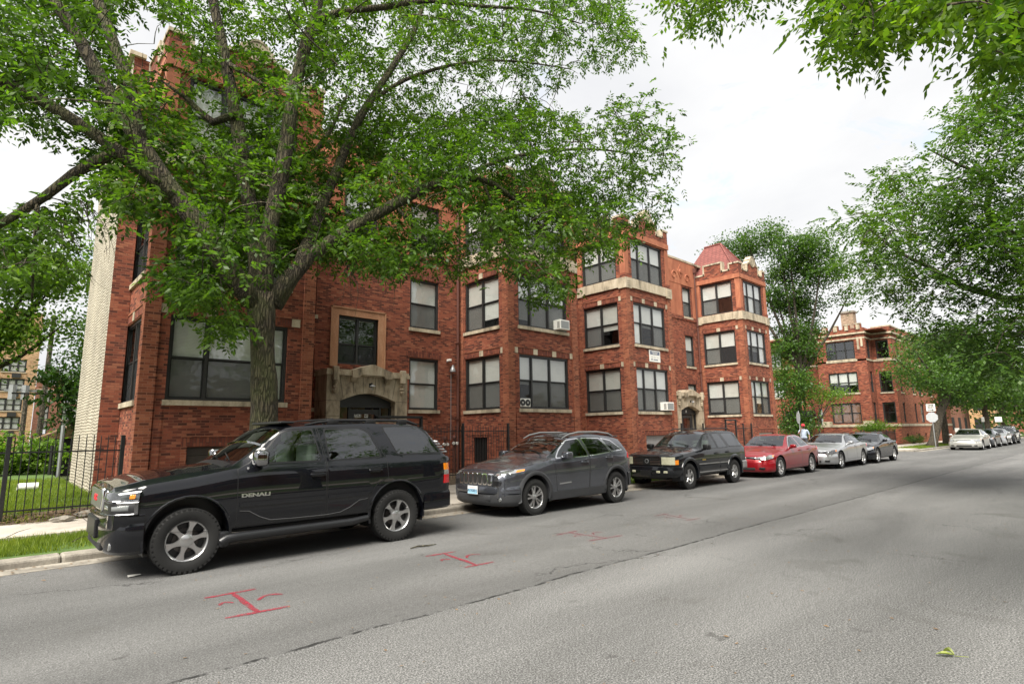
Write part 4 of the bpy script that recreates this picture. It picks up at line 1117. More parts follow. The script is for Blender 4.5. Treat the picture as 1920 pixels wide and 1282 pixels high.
    def panel(s, mb, poly, axis, off=.006, step=.05, mi=0, depth=.03):
        """a thin moulded piece that follows the body, seen along axis ('L' near flank, 'R' far flank, 'F' front, 'B' back, 'T' top)"""
        bm = bmesh.new(); f = bm.faces.new([bm.verts.new((p[0], p[1], 0)) for p in poly])
        x0, x1 = min(p[0] for p in poly), max(p[0] for p in poly); y0, y1 = min(p[1] for p in poly), max(p[1] for p in poly)
        for k in range(1, int((x1-x0)/step)+1): bmesh.ops.bisect_plane(bm, geom=bm.verts[:]+bm.edges[:]+bm.faces[:], plane_co=(x0+k*step, 0, 0), plane_no=(1, 0, 0), dist=1e-5)
        for k in range(1, int((y1-y0)/step)+1): bmesh.ops.bisect_plane(bm, geom=bm.verts[:]+bm.edges[:]+bm.faces[:], plane_co=(0, y0+k*step, 0), plane_no=(0, 1, 0), dist=1e-5)
        bm.verts.index_update(); D = {'L': Vector((0, 1, 0)), 'R': Vector((0, -1, 0)), 'F': Vector((1, 0, 0)), 'B': Vector((-1, 0, 0)), 'T': Vector((0, 0, -1))}[axis]
        P = []; Q = []
        for v in bm.verts:
            a, b = v.co.x, v.co.y
            src = {'L': (a, -3, b), 'R': (a, 3, b), 'F': (-3, a, b), 'B': (9, a, b), 'T': (a, b, 4)}[axis]
            h, nrm = s.hit(src, D)
            if h is None:
                h, nrm, _, _ = s.bvh.find_nearest(Vector({'L': (a, -1, b), 'R': (a, 1, b), 'F': (0, a, b), 'B': (s.sp['L'], a, b), 'T': (a, b, 1.2)}[axis])); nrm = -D
                q = Vector({'L': (a, h.y, b), 'R': (a, h.y, b), 'F': (h.x, a, b), 'B': (h.x, a, b), 'T': (a, b, h.z)}[axis]); h = q
            P.append(h-D*off); Q.append(h+D*depth)
        fs = [[v.index for v in f.verts] for f in bm.faces]
        ref = Vector((0, 0, 0))
        f0 = fs[0]; nn = (P[f0[1]]-P[f0[0]]).cross(P[f0[2]]-P[f0[0]])
        if nn.dot(D) > 0: fs = [list(reversed(f)) for f in fs]
        n = len(P); out = list(fs)
        for e in bm.edges:
            if len(e.link_faces) == 1: i, j = e.verts[0].index, e.verts[1].index; out.append((i, j, n+j, n+i))
        mb.add(P+Q, out, mi); bm.free()

def wheel(parent, x, y, z, r, rim, width, side, spokes=6, style='six', name='wheel', steer=0.):
    """tyre with tread ribs as the part, the alloy rim a sub-part of it; side -1 is the near flank"""
    t = MB(); w = width/2; s = side
    prof = [(rim*.98, -w*.8), (rim+.012, -w*.86), (rim+(r-rim)*.45, -w), (r-.035, -w*.96), (r-.012, -w*.82)]
    for k in range(5):
        a = -w*.7+k*w*.35; prof += [(r, a-w*.10), (r, a+w*.10), (r-.008, a+w*.12), (r-.008, a+w*.23)]
    prof = prof[:-2]+[(r-.012, w*.82), (r-.035, w*.96), (rim+(r-rim)*.45, w), (rim+.012, w*.86), (rim*.98, w*.8)]
    t.lathe(prof, 40, (0, 0, 0), 'y')
    n = 40
    for k in range(n):                                  # shoulder blocks
        an = 2*PI*k/n
        for sd in (-1, 1):
            c = Vector((math.cos(an)*(r-.022), sd*w*.88, math.sin(an)*(r-.022))); tg = Vector((-math.sin(an), 0, math.cos(an))); rd = Vector((math.cos(an), 0, math.sin(an)))
            t.obox(c, tg*.016, Vector((0, .010, 0)), rd*.0125)
    o = t.build(name, M_TYRE, parent, None, True, 30); o.location = (x, y, z); o.rotation_euler = (0, 0, steer)
    m = MB(); f = s*w*.80
    m.lathe([(rim, s*w*.84), (rim*.985, f), (rim*.93, f-s*.008), (rim*.90, f-s*.03), (rim*.88, -s*w*.5)], 40, (0, 0, 0), 'y')
    d = MB(); d.lathe([(0, f-s*.085), (rim*.89, f-s*.085)], 28, (0, 0, 0), 'y'); d.lathe([(rim*.62, f-s*.07), (rim*.62, f-s*.08), (0, f-s*.08)], 24, (0, 0, 0), 'y', 1)
    def spoke(an, w0, w1, r0, r1, y0, y1, mid=1.0):
        rd = Vector((math.cos(an), 0, math.sin(an))); tg = Vector((-math.sin(an), 0, math.cos(an))); N = 6; P = []
        for k in range(N+1):
            u = k/N; rr = r0+(r1-r0)*u; hw = (w0+(w1-w0)*u)*(1-(1-mid)*math.sin(PI*u)); yy = y0+(y1-y0)*u
            P.append([rd*rr+tg*hw+Vector((0, yy-s*.02, 0)), rd*rr+tg*hw*.8+Vector((0, yy, 0)), rd*rr-tg*hw*.8+Vector((0, yy, 0)), rd*rr-tg*hw+Vector((0, yy-s*.02, 0))])
        b = [q for row in P for q in row]
        m.add(b, [(4*k+j, 4*k+j+1, 4*k+j+5, 4*k+j+4) for k in range(N) for j in range(3)])
    if style == 'six':
        for k in range(spokes): spoke(2*PI*k/spokes+.26, .052, .060, rim*.26, rim*.93, f-s*.010, f-s*.004, .50)
        m.lathe([(0, f+s*.004), (rim*.24, f+s*.002), (rim*.32, f-s*.010), (rim*.33, f-s*.03)], 24, (0, 0, 0), 'y')
    elif style == 'five':
        for k in range(5): spoke(2*PI*k/5+.4, .05, .052, rim*.2, rim*.92, f-s*.004, f-s*.006, .72)
        m.lathe([(0, f+s*.006), (rim*.24, f), (rim*.27, f-s*.03)], 20, (0, 0, 0), 'y')
    else:
        for k in range(5):
            for e in (-1, 1): spoke(2*PI*k/5+.5+e*.21, .026, .022, rim*.16, rim*.93, f-s*.018, f-s*.004, .8)
        m.lathe([(0, f-s*.005), (rim*.16, f-s*.01), (rim*.24, f-s*.02), (rim*.25, f-s*.04)], 20, (0, 0, 0), 'y')
    ro = m.build('rim', M_ALLOY, o, None, True, 35); d.build('brake_disc', [M_BLACKPL, simple('brake_steel', (.10, .09, .085), .5, .7)] if 'brake_steel' not in bpy.data.materials else [M_BLACKPL, bpy.data.materials['brake_steel']], o, None, True, 35)
    for k in range(5):
        an = 2*PI*k/5; c = MB()
    return o

def bumper_loft(mb, plan, levels, mi=0):
    """plan: half outline (x,y>=0) from the centre line outwards; levels: (z, inset)"""
    full = [(x, -y) for x, y in reversed(plan)]+[(x, y) for x, y in plan[1:]]
    n = len(full); base = len(mb.v); V = []; xm = plan[-1][0]
    for z, ins in levels:
        for (x, y) in full:
            k = 1-ins/1.0
            V.append((xm+(x-xm)*(1-ins*(1/(abs(xm-plan[0][0])+.01))), y*(1-ins*.9), z))
    F = [(l*n+i, l*n+i+1, (l+1)*n+i+1, (l+1)*n+i) for l in range(len(levels)-1) for i in range(n-1)]
    F.append(tuple(range(n))); F.append(tuple(range(len(V)-1, len(V)-1-n, -1)))
    if xm > plan[0][0]: F = [tuple(reversed(f)) for f in F]
    mb.add(V, F, mi)

def arch_pts(cx, cz, r, n=22): return [(cx+r*math.cos(2*PI*k/n), cz+r*math.sin(2*PI*k/n)) for k in range(n)]

def make_car(sp, name, loc, label, cat, paintm, group=None, rotz=0.0, detail=2):
    root = empty(name, loc, rotz, label, cat, group)
    c = Car(sp); L, W = sp['L'], sp['W']; r = sp['r']; wx = sp['wx']
    glass = sp.get('glass', M_CARGLASS); rear_glass = sp.get('rear_glass', glass)
    tid = 10; parts = []
    for sd in (-1, 1):
        for x in wx: c.cut(arch_pts(x, r+sp.get('archz', .02), sp['arch']), None, sd, delete=True)
        for di, dp in enumerate(sp['doors']):
            tid += 1; dtid = tid
            c.cut(dp, dtid, sd); c.cut(inset(dp, .011), 900, sd)
            L_ = c.tag
            # the ring between outline and inset becomes the dark shut-line
            for f in c.bm.faces:
                if f[L_] == dtid: f[L_] = 0; f.material_index = 1
                elif f[L_] == 900: f[L_] = dtid; f.material_index = 0
            parts.append((dtid, sd, di))
        for wi, wp in enumerate(sp['windows']):
            tid += 1
            c.cut(smooth_poly(inset(wp, -.022), .04), None, sd, mi=2)
            c.cut(smooth_poly(wp, .04), tid, sd); parts.append((tid, sd, 'w%d' % wi))
    c.cut(sp['wsp'], 700, 'front'); c.cut(sp['rw'], 701, 'rear')
    seal = sp.get('seal', M_BLACKPL)
    bodym = [paintm, M_BLACKPL, seal]
    body = c.emit(0, 'body', bodym, root)
    dobj = {}
    for t_, sd, k in parts:
        if not isinstance(k, str):
            o = c.emit(t_, 'door', bodym, root); dobj[(sd, k)] = o
    for t_, sd, k in parts:
        if isinstance(k, str):
            wi = int(k[1:]); own = sp['win_door'][wi]; p = dobj.get((sd, own)) or root
            c.emit(t_, 'window', sp.get('rear_glass', glass) if wi in sp.get('tinted', ()) else glass, p)
    c.emit(700, 'windscreen', glass, root); c.emit(701, 'rear_window', rear_glass, root)
    # wheels, arch liners, floor
    for sd in (-1, 1):
        for i, x in enumerate(wx):
            wheel(root, x, sd*(W/2-sp['ww']/2-sp.get('tuck', .03)), r, r, sp['rim'], sp['ww'], sd, style=sp['style'])
        for x in wx:
            m = MB(); R_ = sp['arch']; a0 = -.35; a1 = PI+.35
            ya, yb = sd*(W/2-.02), sd*(W/2-.36)
            m.lathe([(R_+.005, ya), (R_+.012, yb)] if sd < 0 else [(R_+.012, yb), (R_+.005, ya)], 20, (x, 0, r+sp.get('archz', .02)), 'y', a0=a0, a1=a1)
            m.lathe([(0.0, yb), (R_+.012, yb)], 20, (x, 0, r+sp.get('archz', .02)), 'y', a0=a0, a1=a1)
            m.build('arch_liner', M_BLACKPL, root)
            if sp.get('flare'):
                fm, fwid, fout = sp['flare']; f = MB(); N = 22; P = []
                for k in range(N+1):
                    an = a0+.12+(a1-a0-.24)*k/N; row = []
                    for (dr, dy) in ((-.012, .10), (-.012, fout), (fwid*.5, fout*1.1), (fwid, 0.0), (fwid+.004, -.04)):
                        rr = R_+dr; px, pz = x+rr*math.cos(an), r+sp.get('archz', .02)+rr*math.sin(an)
                        h, _n = c.hit((px, sd*3, pz), (0, -sd, 0)); yy = abs(h.y) if h is not None and abs(h.y) > W*.36 else W/2-.015
                        if dr < 0: yy = W/2-.02
                        row.append((px, sd*(yy+(fout if dr < 0 and dy == fout else (dy if dy < .09 else -.10))), pz))
                    P.append(row)
                n = len(P[0]); f.add([q for row in P for q in row], [((i*n+j, i*n+j+1, (i+1)*n+j+1, (i+1)*n+j) if sd > 0 else (i*n+j, (i+1)*n+j, (i+1)*n+j+1, i*n+j+1)) for i in range(N) for j in range(n-1)])
                f.build('wheel_arch_flare', fm or paintm, root, None, True, 50)
    m = MB(); zf = min(z for _, z in sp['zb'])+.03
    m.box(.25, L-.2, -W/2+.36, W/2-.36, zf-.10, zf+.02); m.box(wx[0]+sp['arch'], wx[1]-sp['arch'], -W/2+.1, W/2-.1, zf, zf+.03)
    for x in wx: m.tube([(x, -W/2+.2, r), (x, W/2-.2, r)], .05, 6)
    m.build('chassis', M_BLACKPL, root)
    # cabin
    cb = MB(); bz = np.interp(wx[0]+1.2, [p[0] for p in sp['zs']], [p[1] for p in sp['zs']])
    cb.box(sp['ws_x'][0]+.15, sp['cab_end'], -W/2+.16, W/2-.16, zf+.05, bz-.18)
    cb.rbox(sp['ws_x'][0]+.05, sp['ws_x'][0]+.55, -W/2+.2, W/2-.2, bz-.25, bz-.02, .06)
    cb.build('cabin_floor', M_DARK, root)
    for (sx, sy) in sp['seats']:
        st = MB(); st.rbox(sx, sx+.16, sy-.25, sy+.25, bz-.3, bz+.26, .05); st.rbox(sx+.02, sx+.12, sy-.13, sy+.13, bz+.29, bz+.47, .04); st.build('seat', sp.get('seatm', M_SEAT), root)
    sw = MB(); pts = [(sp['ws_x'][0]+.72+.06*math.cos(2*PI*k/18), -.38+.19*math.sin(2*PI*k/18), bz+.02+.17*math.cos(2*PI*k/18)) for k in range(19)]
    sw.tube(pts, .014, 6, cap=False); sw.build('steering_wheel', M_BLACKPL, root)
    # mirrors and handles
    for sd in (-1, 1):
        mx, mz, ml, mh = sp['mirror']; h, _n = c.hit((mx+.1, sd*3, mz-.02), (0, -sd, 0)); y = abs(h.y) if h is not None else W/2
        q = MB(); q.rbox(mx, mx+ml, sd*(y+.06) if sd > 0 else sd*(y+.26), sd*(y+.26) if sd > 0 else sd*(y+.06), mz-mh*.4, mz+mh*.6, .045, 3); q.tube([(mx+.08, sd*(y-.02), mz-mh*.35), (mx+.09, sd*(y+.12), mz-mh*.3)], [.035, .03], 8)
        o = q.build('wing_mirror', sp.get('mirrorm') or paintm, root, None, True, 40)
        g = MB(); ya, yb = y+.085, y+.24; g.quad((mx+ml+.003, sd*ya, mz-mh*.28), (mx+ml+.003, sd*yb, mz-mh*.28), (mx+ml+.003, sd*yb, mz+mh*.48), (mx+ml+.003, sd*ya, mz+mh*.48)); g.build('mirror_glass', M_CHROME, o)
        for di, (hx, hz) in enumerate(sp['handles']):
            h, _n = c.hit((hx, sd*3, hz), (0, -sd, 0)); y = abs(h.y); q = MB()
            q.rbox(hx-.11, hx+.11, *sorted((sd*(y+.022), sd*(y+.045))), hz-.018, hz+.018, .012, 2)
            for e in (-.09, .09): q.rbox(hx+e-.02, hx+e+.02, *sorted((sd*(y-.01), sd*(y+.03))), hz-.016, hz+.016, .008, 1)
            c.panel(q, smooth_poly([(hx-.10, hz-.03), (hx+.10, hz-.03), (hx+.10, hz+.035), (hx-.10, hz+.035)], .02, 2), 'L' if sd < 0 else 'R', .0025, .06, 1, .01)
            q.build('handle', [sp.get('handlem') or paintm, M_BLACKPL], dobj.get((sd, di)) or root, None, True, 40)
    return root, c
def wipers(root, c, x, ys, ln=.55):
    for y in ys:
        m = MB(); pts = []
        for k in range(6):
            yy = y+ln*k/5; xx = x+.10*k/5; h, n = c.hit((xx, yy, 4), (0, 0, -1)); pts.append(h+Vector((0, 0, .02)))
        m.tube(pts, .008, 5); m.tube([pts[0]+Vector((-.05, 0, 0)), pts[2]], .01, 5); m.build('wiper', M_BLACKPL, root)
def plate(root, x, y0, z0, w, h, txt=None, top=None, side='F'):
    m = MB(); d = -1 if side == 'F' else 1
    m.box(min(x, x+.012), max(x, x+.012), y0-w/2, y0+w/2, z0, z0+h, 0)
    xx = x-.001 if side == 'F' else x+.013
    u = Vector((0, -1, 0)) if side == 'F' else Vector((0, 1, 0))
    if side == 'F':
        m.quad((xx, y0+w/2-.006, z0+.006), (xx, y0-w/2+.006, z0+.006), (xx, y0-w/2+.006, z0+h*.62), (xx, y0+w/2-.006, z0+h*.62), 1)
    if txt: add_text(m, txt, h*.5, (xx-.001 if side == 'F' else xx+.001, y0, z0+h*.42), u, (0, 0, 1), 2, bold=.0015)
    if top: add_text(m, top, h*.16, (xx-.001, y0, z0+h*.82), u, (0, 0, 1), 3)
    m.build('number_plate', [M_PLATEW, M_PLATEB, M_INK, M_REDINK], root)

# ----- 1: the big black SUV in front
M_DARKCHROME = simple('smoked_chrome', (.30, .30, .31), .08, 1.0, var=.1)
SUV = dict(L=5.06, W=2.0, r=.392, wx=(1.02, 3.97), arch=.485, archz=.045, rim=.243, ww=.27, style='six', tuck=.02,
    zb=[(.07, .60), (.5, .52), (1.5, .45), (4.4, .47), (5.0, .55)],
    zs=[(.07, 1.00), (.2, 1.05), (.5, 1.08), (1.1, 1.165), (1.5, 1.235), (1.9, 1.265), (2.8, 1.27), (4.9, 1.29), (5.0, 1.26)],
    zt=[(.07, 1.04), (.13, 1.10), (.5, 1.175), (1.0, 1.245), (1.47, 1.295), (1.54, 1.32), (2.16, 1.775), (2.3, 1.83), (2.7, 1.875), (3.5, 1.895), (4.2, 1.88), (4.45, 1.85), (4.62, 1.76), (4.92, 1.36), (5.0, 1.28)],
    w=[(.07, .83), (.12, .89), (.25, .95), (.5, .985), (1.0, 1.0), (4.4, 1.0), (4.8, .985), (4.95, .96), (5.0, .93)],
    ws=[(.07, .79), (.25, .91), (.5, .94), (1.5, .95), (4.4, .95), (4.9, .93), (5.0, .91)],
    wt=[(.07, .72), (.3, .83), (1.47, .84), (2.16, .775), (2.6, .765), (4.4, .765), (4.92, .86), (5.0, .85)],
    c=[(.07, .03), (1.4, .05), (1.6, .05), (2.2, .05), (2.7, .075), (4.4, .07), (5.0, .04)],
    windows=[[(1.80, 1.30), (2.15, 1.68), (2.24, 1.715), (2.60, 1.735), (2.70, 1.30)], [(2.84, 1.30), (2.80, 1.735), (3.36, 1.745), (3.50, 1.68), (3.68, 1.32)], [(3.99, 1.345), (3.78, 1.77), (4.42, 1.775), (4.58, 1.66), (4.82, 1.345)]],
    win_door=[0, 1, -1], tinted=(1, 2), glass=M_CARGLASS, rear_glass=M_TINTGLASS,
    doors=[[(1.57, .48), (1.555, 1.23), (1.72, 1.31), (2.10, 1.72), (2.22, 1.765), (2.665, 1.775), (2.775, 1.28), (2.79, .48)], [(2.80, .48), (2.787, 1.28), (2.68, 1.775), (3.40, 1.785), (3.55, 1.70), (3.765, 1.30), (3.80, .98), (3.60, .90), (3.47, .72), (3.44, .48)]],
    ws_x=(1.45, 2.35), wsp=[(-.80, 1.33), (.80, 1.33), (.71, 1.76), (-.71, 1.76)], rw_x=(4.4, 9), rw=[(-.74, 1.36), (.74, 1.36), (.68, 1.74), (-.68, 1.74)],
    cab_end=4.8, seats=[(2.62, -.42), (2.62, .42), (3.6, -.4), (3.6, .4)], mirror=(1.72, 1.345, .17, .21), handles=[(2.64, 1.10), (3.56, 1.115)], flare=(None, .022, .006), mirrorm=M_DARKCHROME)
SUVY = 9.06
M_HAZELENS = simple('grey_lens', (.20, .21, .21), .15, .2, var=.3, scale=12, coat=1)
M_HEADLAMP = simple('dark_reflector_lamp', (.085, .09, .095), .12, .5, var=.8, scale=16, coat=1)
suv, c = make_car(SUV, 'suv', (.96, SUVY, 0), 'large glossy black SUV with chrome six spoke wheels parked nearest under the big tree', 'car', P_BLACK, rotz=R(-.6))
# front: bumper, grille, lamps
b = MB(); bumper_loft(b, [(0.0, 0), (.005, .35), (.03, .6), (.10, .80), (.22, .93), (.38, .985), (.54, 1.0)], [(.30, .10), (.34, .05), (.46, .01), (.60, 0), (.66, .015), (.70, 0), (.755, .005), (.78, .04), (.80, .10)])
fb = b.build('front_bumper', P_BLACK, suv, None, True, 28)
b = MB(); b.rbox(-.03, .06, -.36, .36, .46, .70, .02); b.build('plate_holder', M_BLACKPL, fb)
b = MB(); b.rbox(.03, .12, -.55, .55, .335, .43, .02); b.build('lower_air_intake', M_DARK, fb)
for sd in (-1, 1):
    b = MB(); b.lathe([(0, -.012), (.055, -.012), (.07, .0), (.07, .03)], 16, (.125, sd*.74, .42), 'x'); b.build('fog_lamp', M_LAMP, fb)
g = MB(); g.rbox(.02, .09, -.47, .47, .78, 1.06, .03, 3); go = g.build('grille_surround', M_CHROME, suv, None, True, 40)
g = MB(); g.box(.012, .03, -.42, .42, .81, 1.03); g.build('grille_mesh', M_MESHG, go)
g = MB(); add_text(g, 'GMC', .10, (.006, 0, .92), (0, -1, 0), (0, 0, 1), 0, extrude=.005, bold=.004); g.build('badge', M_REDINK, go)
for sd, ax in ((-1, 'L'), (1, 'R')):
    PL = [(.052, .49), (.058, .80), (.10, .895), (.20, .948), (.44, .992)]
    def corner(mb, pl, zz, off=0., mi=0):
        # a lamp moulded round the corner: plan curve raised through (z, lean back) levels
        n = len(pl); V = []; cx_ = .45
        for z, ins in zz:
            for (x, y) in pl: V.append((x+ins-off*.8, sd*(y-ins*.6+off), z))
        F = [((l*n+i, l*n+i+1, (l+1)*n+i+1, (l+1)*n+i) if sd < 0 else (l*n+i, (l+1)*n+i, (l+1)*n+i+1, l*n+i+1)) for l in range(len(zz)-1) for i in range(n-1)]
        b0 = len(V); V += [(cx_, sd*.6, zz[0][0]), (cx_, sd*.6, zz[-1][0])]
        top = (len(zz)-1)*n
        for i in range(n-1): F += [(i+1, i, b0), (top+i, top+i+1, b0+1)]
        F += [(0, top, b0+1, b0), (n-1, b0, b0+1, top+n-1)]
        mb.add(V, F, mi)
    h = MB(); corner(h, PL, [(.925, .02), (.935, 0), (1.005, .008), (1.035, .04)], .004); 
    hl = h.build('headlight', M_HEADLAMP, suv, None, True, 50)
    h = MB(); corner(h, PL, [(.918, .0), (.926, -.006), (.934, .0)], .006); h.build('bezel', M_DARKCHROME, hl)
    h = MB(); corner(h, [(.31, .970), (.35, .977), (.385, .983)], [(.95, .002), (.99, .01), (1.01, .03)], .009); h.build('indicator', M_AMBER, hl)
    h = MB(); corner(h, PL, [(.765, .02), (.775, 0), (.91, 0), (.918, .01)], .002); al = h.build('auxiliary_lamp', M_BLACKPL, suv, None, True, 50)
    h = MB()
    for z in (.772, .906): corner(h, PL, [(z-.006, .003), (z, -.002), (z+.006, .003)], .005)
    corner(h, [(.39, .983), (.44, .994)], [(.775, 0), (.905, 0)], .009); h.build('bezel', M_DARKCHROME, al, None, True, 50)
    h = MB(); corner(h, [(.056, .56), (.062, .79), (.105, .89), (.20, .945), (.31, .967)], [(.805, .015), (.82, 0), (.865, 0), (.88, .015)], .008); h.build('lens', M_HAZELENS, al, None, True, 50)
    # flank mouldings, sill board, tail lamps
    m = MB(); c.panel(m, [(1.60, .745), (2.77, .745), (2.77, .80), (1.60, .80)], ax, .014, .12, 0, .01); c.panel(m, [(2.81, .745), (3.43, .755), (3.52, .81), (2.81, .80)], ax, .014, .12, 0, .01); m.build('side_moulding', P_BLACK, suv, None, True, 40)
    m = MB(); cl = [(1.60, .70), (1.72, .685), (1.86, .60), (2.0, .545), (2.3, .535), (2.79, .53), (3.0, .545), (3.15, .60), (3.3, .69), (3.44, .705)]
    pts = []
    for (x, z) in cl:
        hh, n = c.hit((x, sd*3, z), (0, -sd, 0)); pts.append(hh+Vector((0, sd*.004, 0)))
    m.tube(pts, .008, 6); m.build('crease_glint', M_DARKCHROME, suv, None, True, 60)  # bright metal tube stands in for the glint along the cladding crease
    m = MB(); prof = [(1.40, .27), (1.47, .31), (1.62, .32), (3.2, .33), (3.46, .36)]
    m.tube([(x, sd*.97, z+.05) for x, z in prof], [.06, .062, .058, .056, .045], 10); m.rbox(1.38, 1.5, *sorted((sd*.80, sd*1.0)), .26, .46, .03); m.box(1.5, 3.4, *sorted((sd*.80, sd*.97)), .36, .40)
    m.build('running_board', simple('running_board_black', (.012, .0125, .014), .3, var=.1) if sd < 0 else bpy.data.materials['running_board_black'], suv, None, True, 40)
    m = MB(); c.panel(m, [(4.86, .83), (4.99, .83), (4.99, .97), (4.87, .97)], ax, .012, .04, 0, .03); c.panel(m, [(4.87, .97), (4.99, .97), (4.985, 1.05), (4.87, 1.05)], ax, .012, .04, 1, .03); c.panel(m, [(4.87, 1.05), (4.985, 1.05), (4.97, 1.16), (4.86, 1.16)], ax, .012, .04, 2, .03)
    c.panel(m, [(sd*.80, .83), (sd*.93, .83), (sd*.92, 1.16), (sd*.80, 1.16)], 'B', .010, .05, 0, .03)
    m.build('tail_light', [M_REDLENS, M_LAMP, M_AMBER], suv, None, True, 40)
    m = MB()
    for k in range(10):
        t = k/9; c.panel(m, [(4.52+.33*t, 1.765-.40*t), (4.60+.34*t, 1.765-.40*t), (4.615+.34*t, 1.742-.40*t), (4.535+.33*t, 1.742-.40*t)], ax, .010, .05, 0, .01)
    m.build('pillar_vent', M_GREYMETAL, suv)
    m = MB(); rp = [(2.55, 1.79), (2.75, 1.83), (3.05, 1.86), (4.0, 1.86), (4.32, 1.845), (4.5, 1.79)]
    m.tube([(x, sd*.68, z+.02) for x, z in rp], [.015, .022, .024, .024, .024, .015], 8)
    for x in (2.98, 3.62, 4.2): m.rbox(x-.09, x+.09, *sorted((sd*.645, sd*.715)), 1.81, 1.90, .02)
    m.build('roof_rail', M_BLACKPL, suv, None, True, 40)
    m = MB(); y = c.hit((1.8, sd*3, .9), (0, -sd, 0))[0].y+sd*.004
    ux = Vector((1, 0, 0)) if sd < 0 else Vector((-1, 0, 0))
    add_text(m, 'DENALI', .062, (1.80, y, .885), ux*1.75, (0, 0, 1), 0, extrude=.003, bold=.003); m.build('badge', M_CHROME, suv)
    m = MB(); c.panel(m, smooth_poly([(4.30, .90), (4.46, .90), (4.46, 1.06), (4.30, 1.06)], .03, 2), ax, .002, .06, 0, .002)
m = MB()
for x in (2.95, 3.6): m.rbox(x, x+.05, -.68, .68, 1.89, 1.912, .012)
m.build('roof_crossbar', M_BLACKPL, suv)
m = MB()
for k in range(5): m.rbox(2.25+.01*abs(k-2), 2.33, -.5+.23*k, -.42+.23*k, 1.84, 1.875, .012)
m.rbox(2.2, 2.42, -.62, .62, 1.83, 1.868, .02); m.build('roof_marker_lamp', M_BLACKPL, suv)
b = MB(); bumper_loft(b, [(5.10, 0), (5.10, .6), (5.08, .85), (5.0, .97), (4.75, 1.0), (4.46, 1.0)], [(.42, .05), (.46, 0), (.66, 0), (.70, .01), (.72, .06)])
b.build('rear_bumper', [P_BLACK], suv, None, True, 30)
wipers(suv, c, 1.56, (-.55, .05))
m = MB(); c.panel(m, [(1.44, -.72), (1.54, -.72), (1.54, .72), (1.44, .72)], 'T', .004, .1, 0, .01); m.build('cowl_vent', M_BLACKPL, suv)

# the nose is short: draw everything ahead of the wheel back a little
def shorten(o, x0, k):
    if o.name.split('.')[0] in ('wheel', 'rim', 'brake_disc'): return
    if o.type == 'MESH':
        for v in o.data.vertices:
            if v.co.x < x0: v.co.x = x0-(x0-v.co.x)*k
    for ch in o.children: shorten(ch, x0, k)
bpy.context.view_layer.update(); shorten(suv, .56, .72)

# ----- 2: the grey compact SUV
JEEP = dict(L=4.60, W=1.82, r=.355, wx=(.93, 3.62), arch=.425, archz=.03, rim=.225, ww=.225, style='ten', tuck=.02,
    zb=[(.10, .36), (.6, .30), (1.5, .27), (3.2, .28), (4.3, .36), (4.55, .45)],
    zs=[(.10, .80), (.2, .86), (.45, .93), (.9, 1.0), (1.4, 1.075), (2.0, 1.09), (3.2, 1.16), (4.2, 1.19), (4.55, 1.12)],
    zt=[(.10, .86), (.2, .92), (.5, 1.0), (1.0, 1.09), (1.40, 1.15), (1.46, 1.175), (2.15, 1.545), (2.35, 1.60), (2.8, 1.645), (3.3, 1.63), (3.8, 1.575), (4.12, 1.49), (4.4, 1.25), (4.52, 1.17), (4.55, 1.14)],
    w=[(.10, .70), (.18, .78), (.35, .85), (.7, .90), (1.0, .91), (3.8, .91), (4.2, .88), (4.45, .83), (4.55, .76)],
    ws=[(.10, .66), (.35, .79), (.8, .86), (1.5, .875), (3.6, .875), (4.2, .84), (4.55, .73)],
    wt=[(.10, .52), (.4, .68), (1.40, .74), (2.15, .66), (2.8, .645), (3.8, .63), (4.2, .66), (4.55, .66)],
    c=[(.10, .03), (1.3, .05), (1.6, .05), (2.3, .06), (3.8, .06), (4.55, .03)],
    windows=[[(1.62, 1.115), (1.82, 1.27), (2.12, 1.46), (2.48, 1.495), (2.60, 1.125)], [(2.70, 1.13), (2.62, 1.495), (3.24, 1.485), (3.42, 1.19)], [(3.50, 1.20), (3.33, 1.48), (3.64, 1.43), (3.90, 1.22)]],
    win_door=[0, 1, -1], tinted=(1, 2), rear_glass=M_TINTGLASS,
    doors=[[(1.55, .42), (1.50, 1.04), (1.60, 1.13), (2.10, 1.495), (2.54, 1.53), (2.66, 1.10), (2.60, .42)], [(2.615, .42), (2.675, 1.10), (2.56, 1.53), (3.28, 1.515), (3.47, 1.18), (3.46, .86), (3.25, .72), (3.16, .42)]],
    ws_x=(1.38, 2.4), wsp=[(-.74, 1.19), (.74, 1.19), (.61, 1.55), (-.61, 1.55)], rw_x=(4.05, 9), rw=[(-.60, 1.24), (.60, 1.24), (.54, 1.47), (-.54, 1.47)],
    cab_end=4.2, seats=[(2.4, -.38), (2.4, .38), (3.3, -.38), (3.3, .38)], mirror=(1.68, 1.145, .20, .15), handles=[(2.46, .99), (3.33, 1.06)], flare=(M_CLAD, .07, .016), seal=M_CHROME, seatm=simple('black_seat', (.03, .03, .032), .7))
jeep, c = make_car(JEEP, 'suv', (7.42, 9.26, 0), 'dark grey compact SUV with seven slot grille and silver roof rails', 'car', P_GREY)
b = MB(); bumper_loft(b, [(0.0, 0), (.01, .3), (.05, .55), (.14, .75), (.30, .88), (.48, .915)], [(.44, .06), (.47, .01), (.54, 0), (.59, .02), (.62, .08)])
b.build('front_bumper', P_GREY, jeep, None, True, 40)
b = MB(); bumper_loft(b, [(0.02, 0), (.03, .3), (.06, .55), (.15, .74), (.30, .87), (.48, .905)], [(.22, .10), (.26, .03), (.32, 0), (.44, .0), (.45, .04)]); b.rbox(.03, .2, -.5, .5, .33, .43, .02)
b.build('lower_fascia', M_CLAD, jeep, None, True, 40)
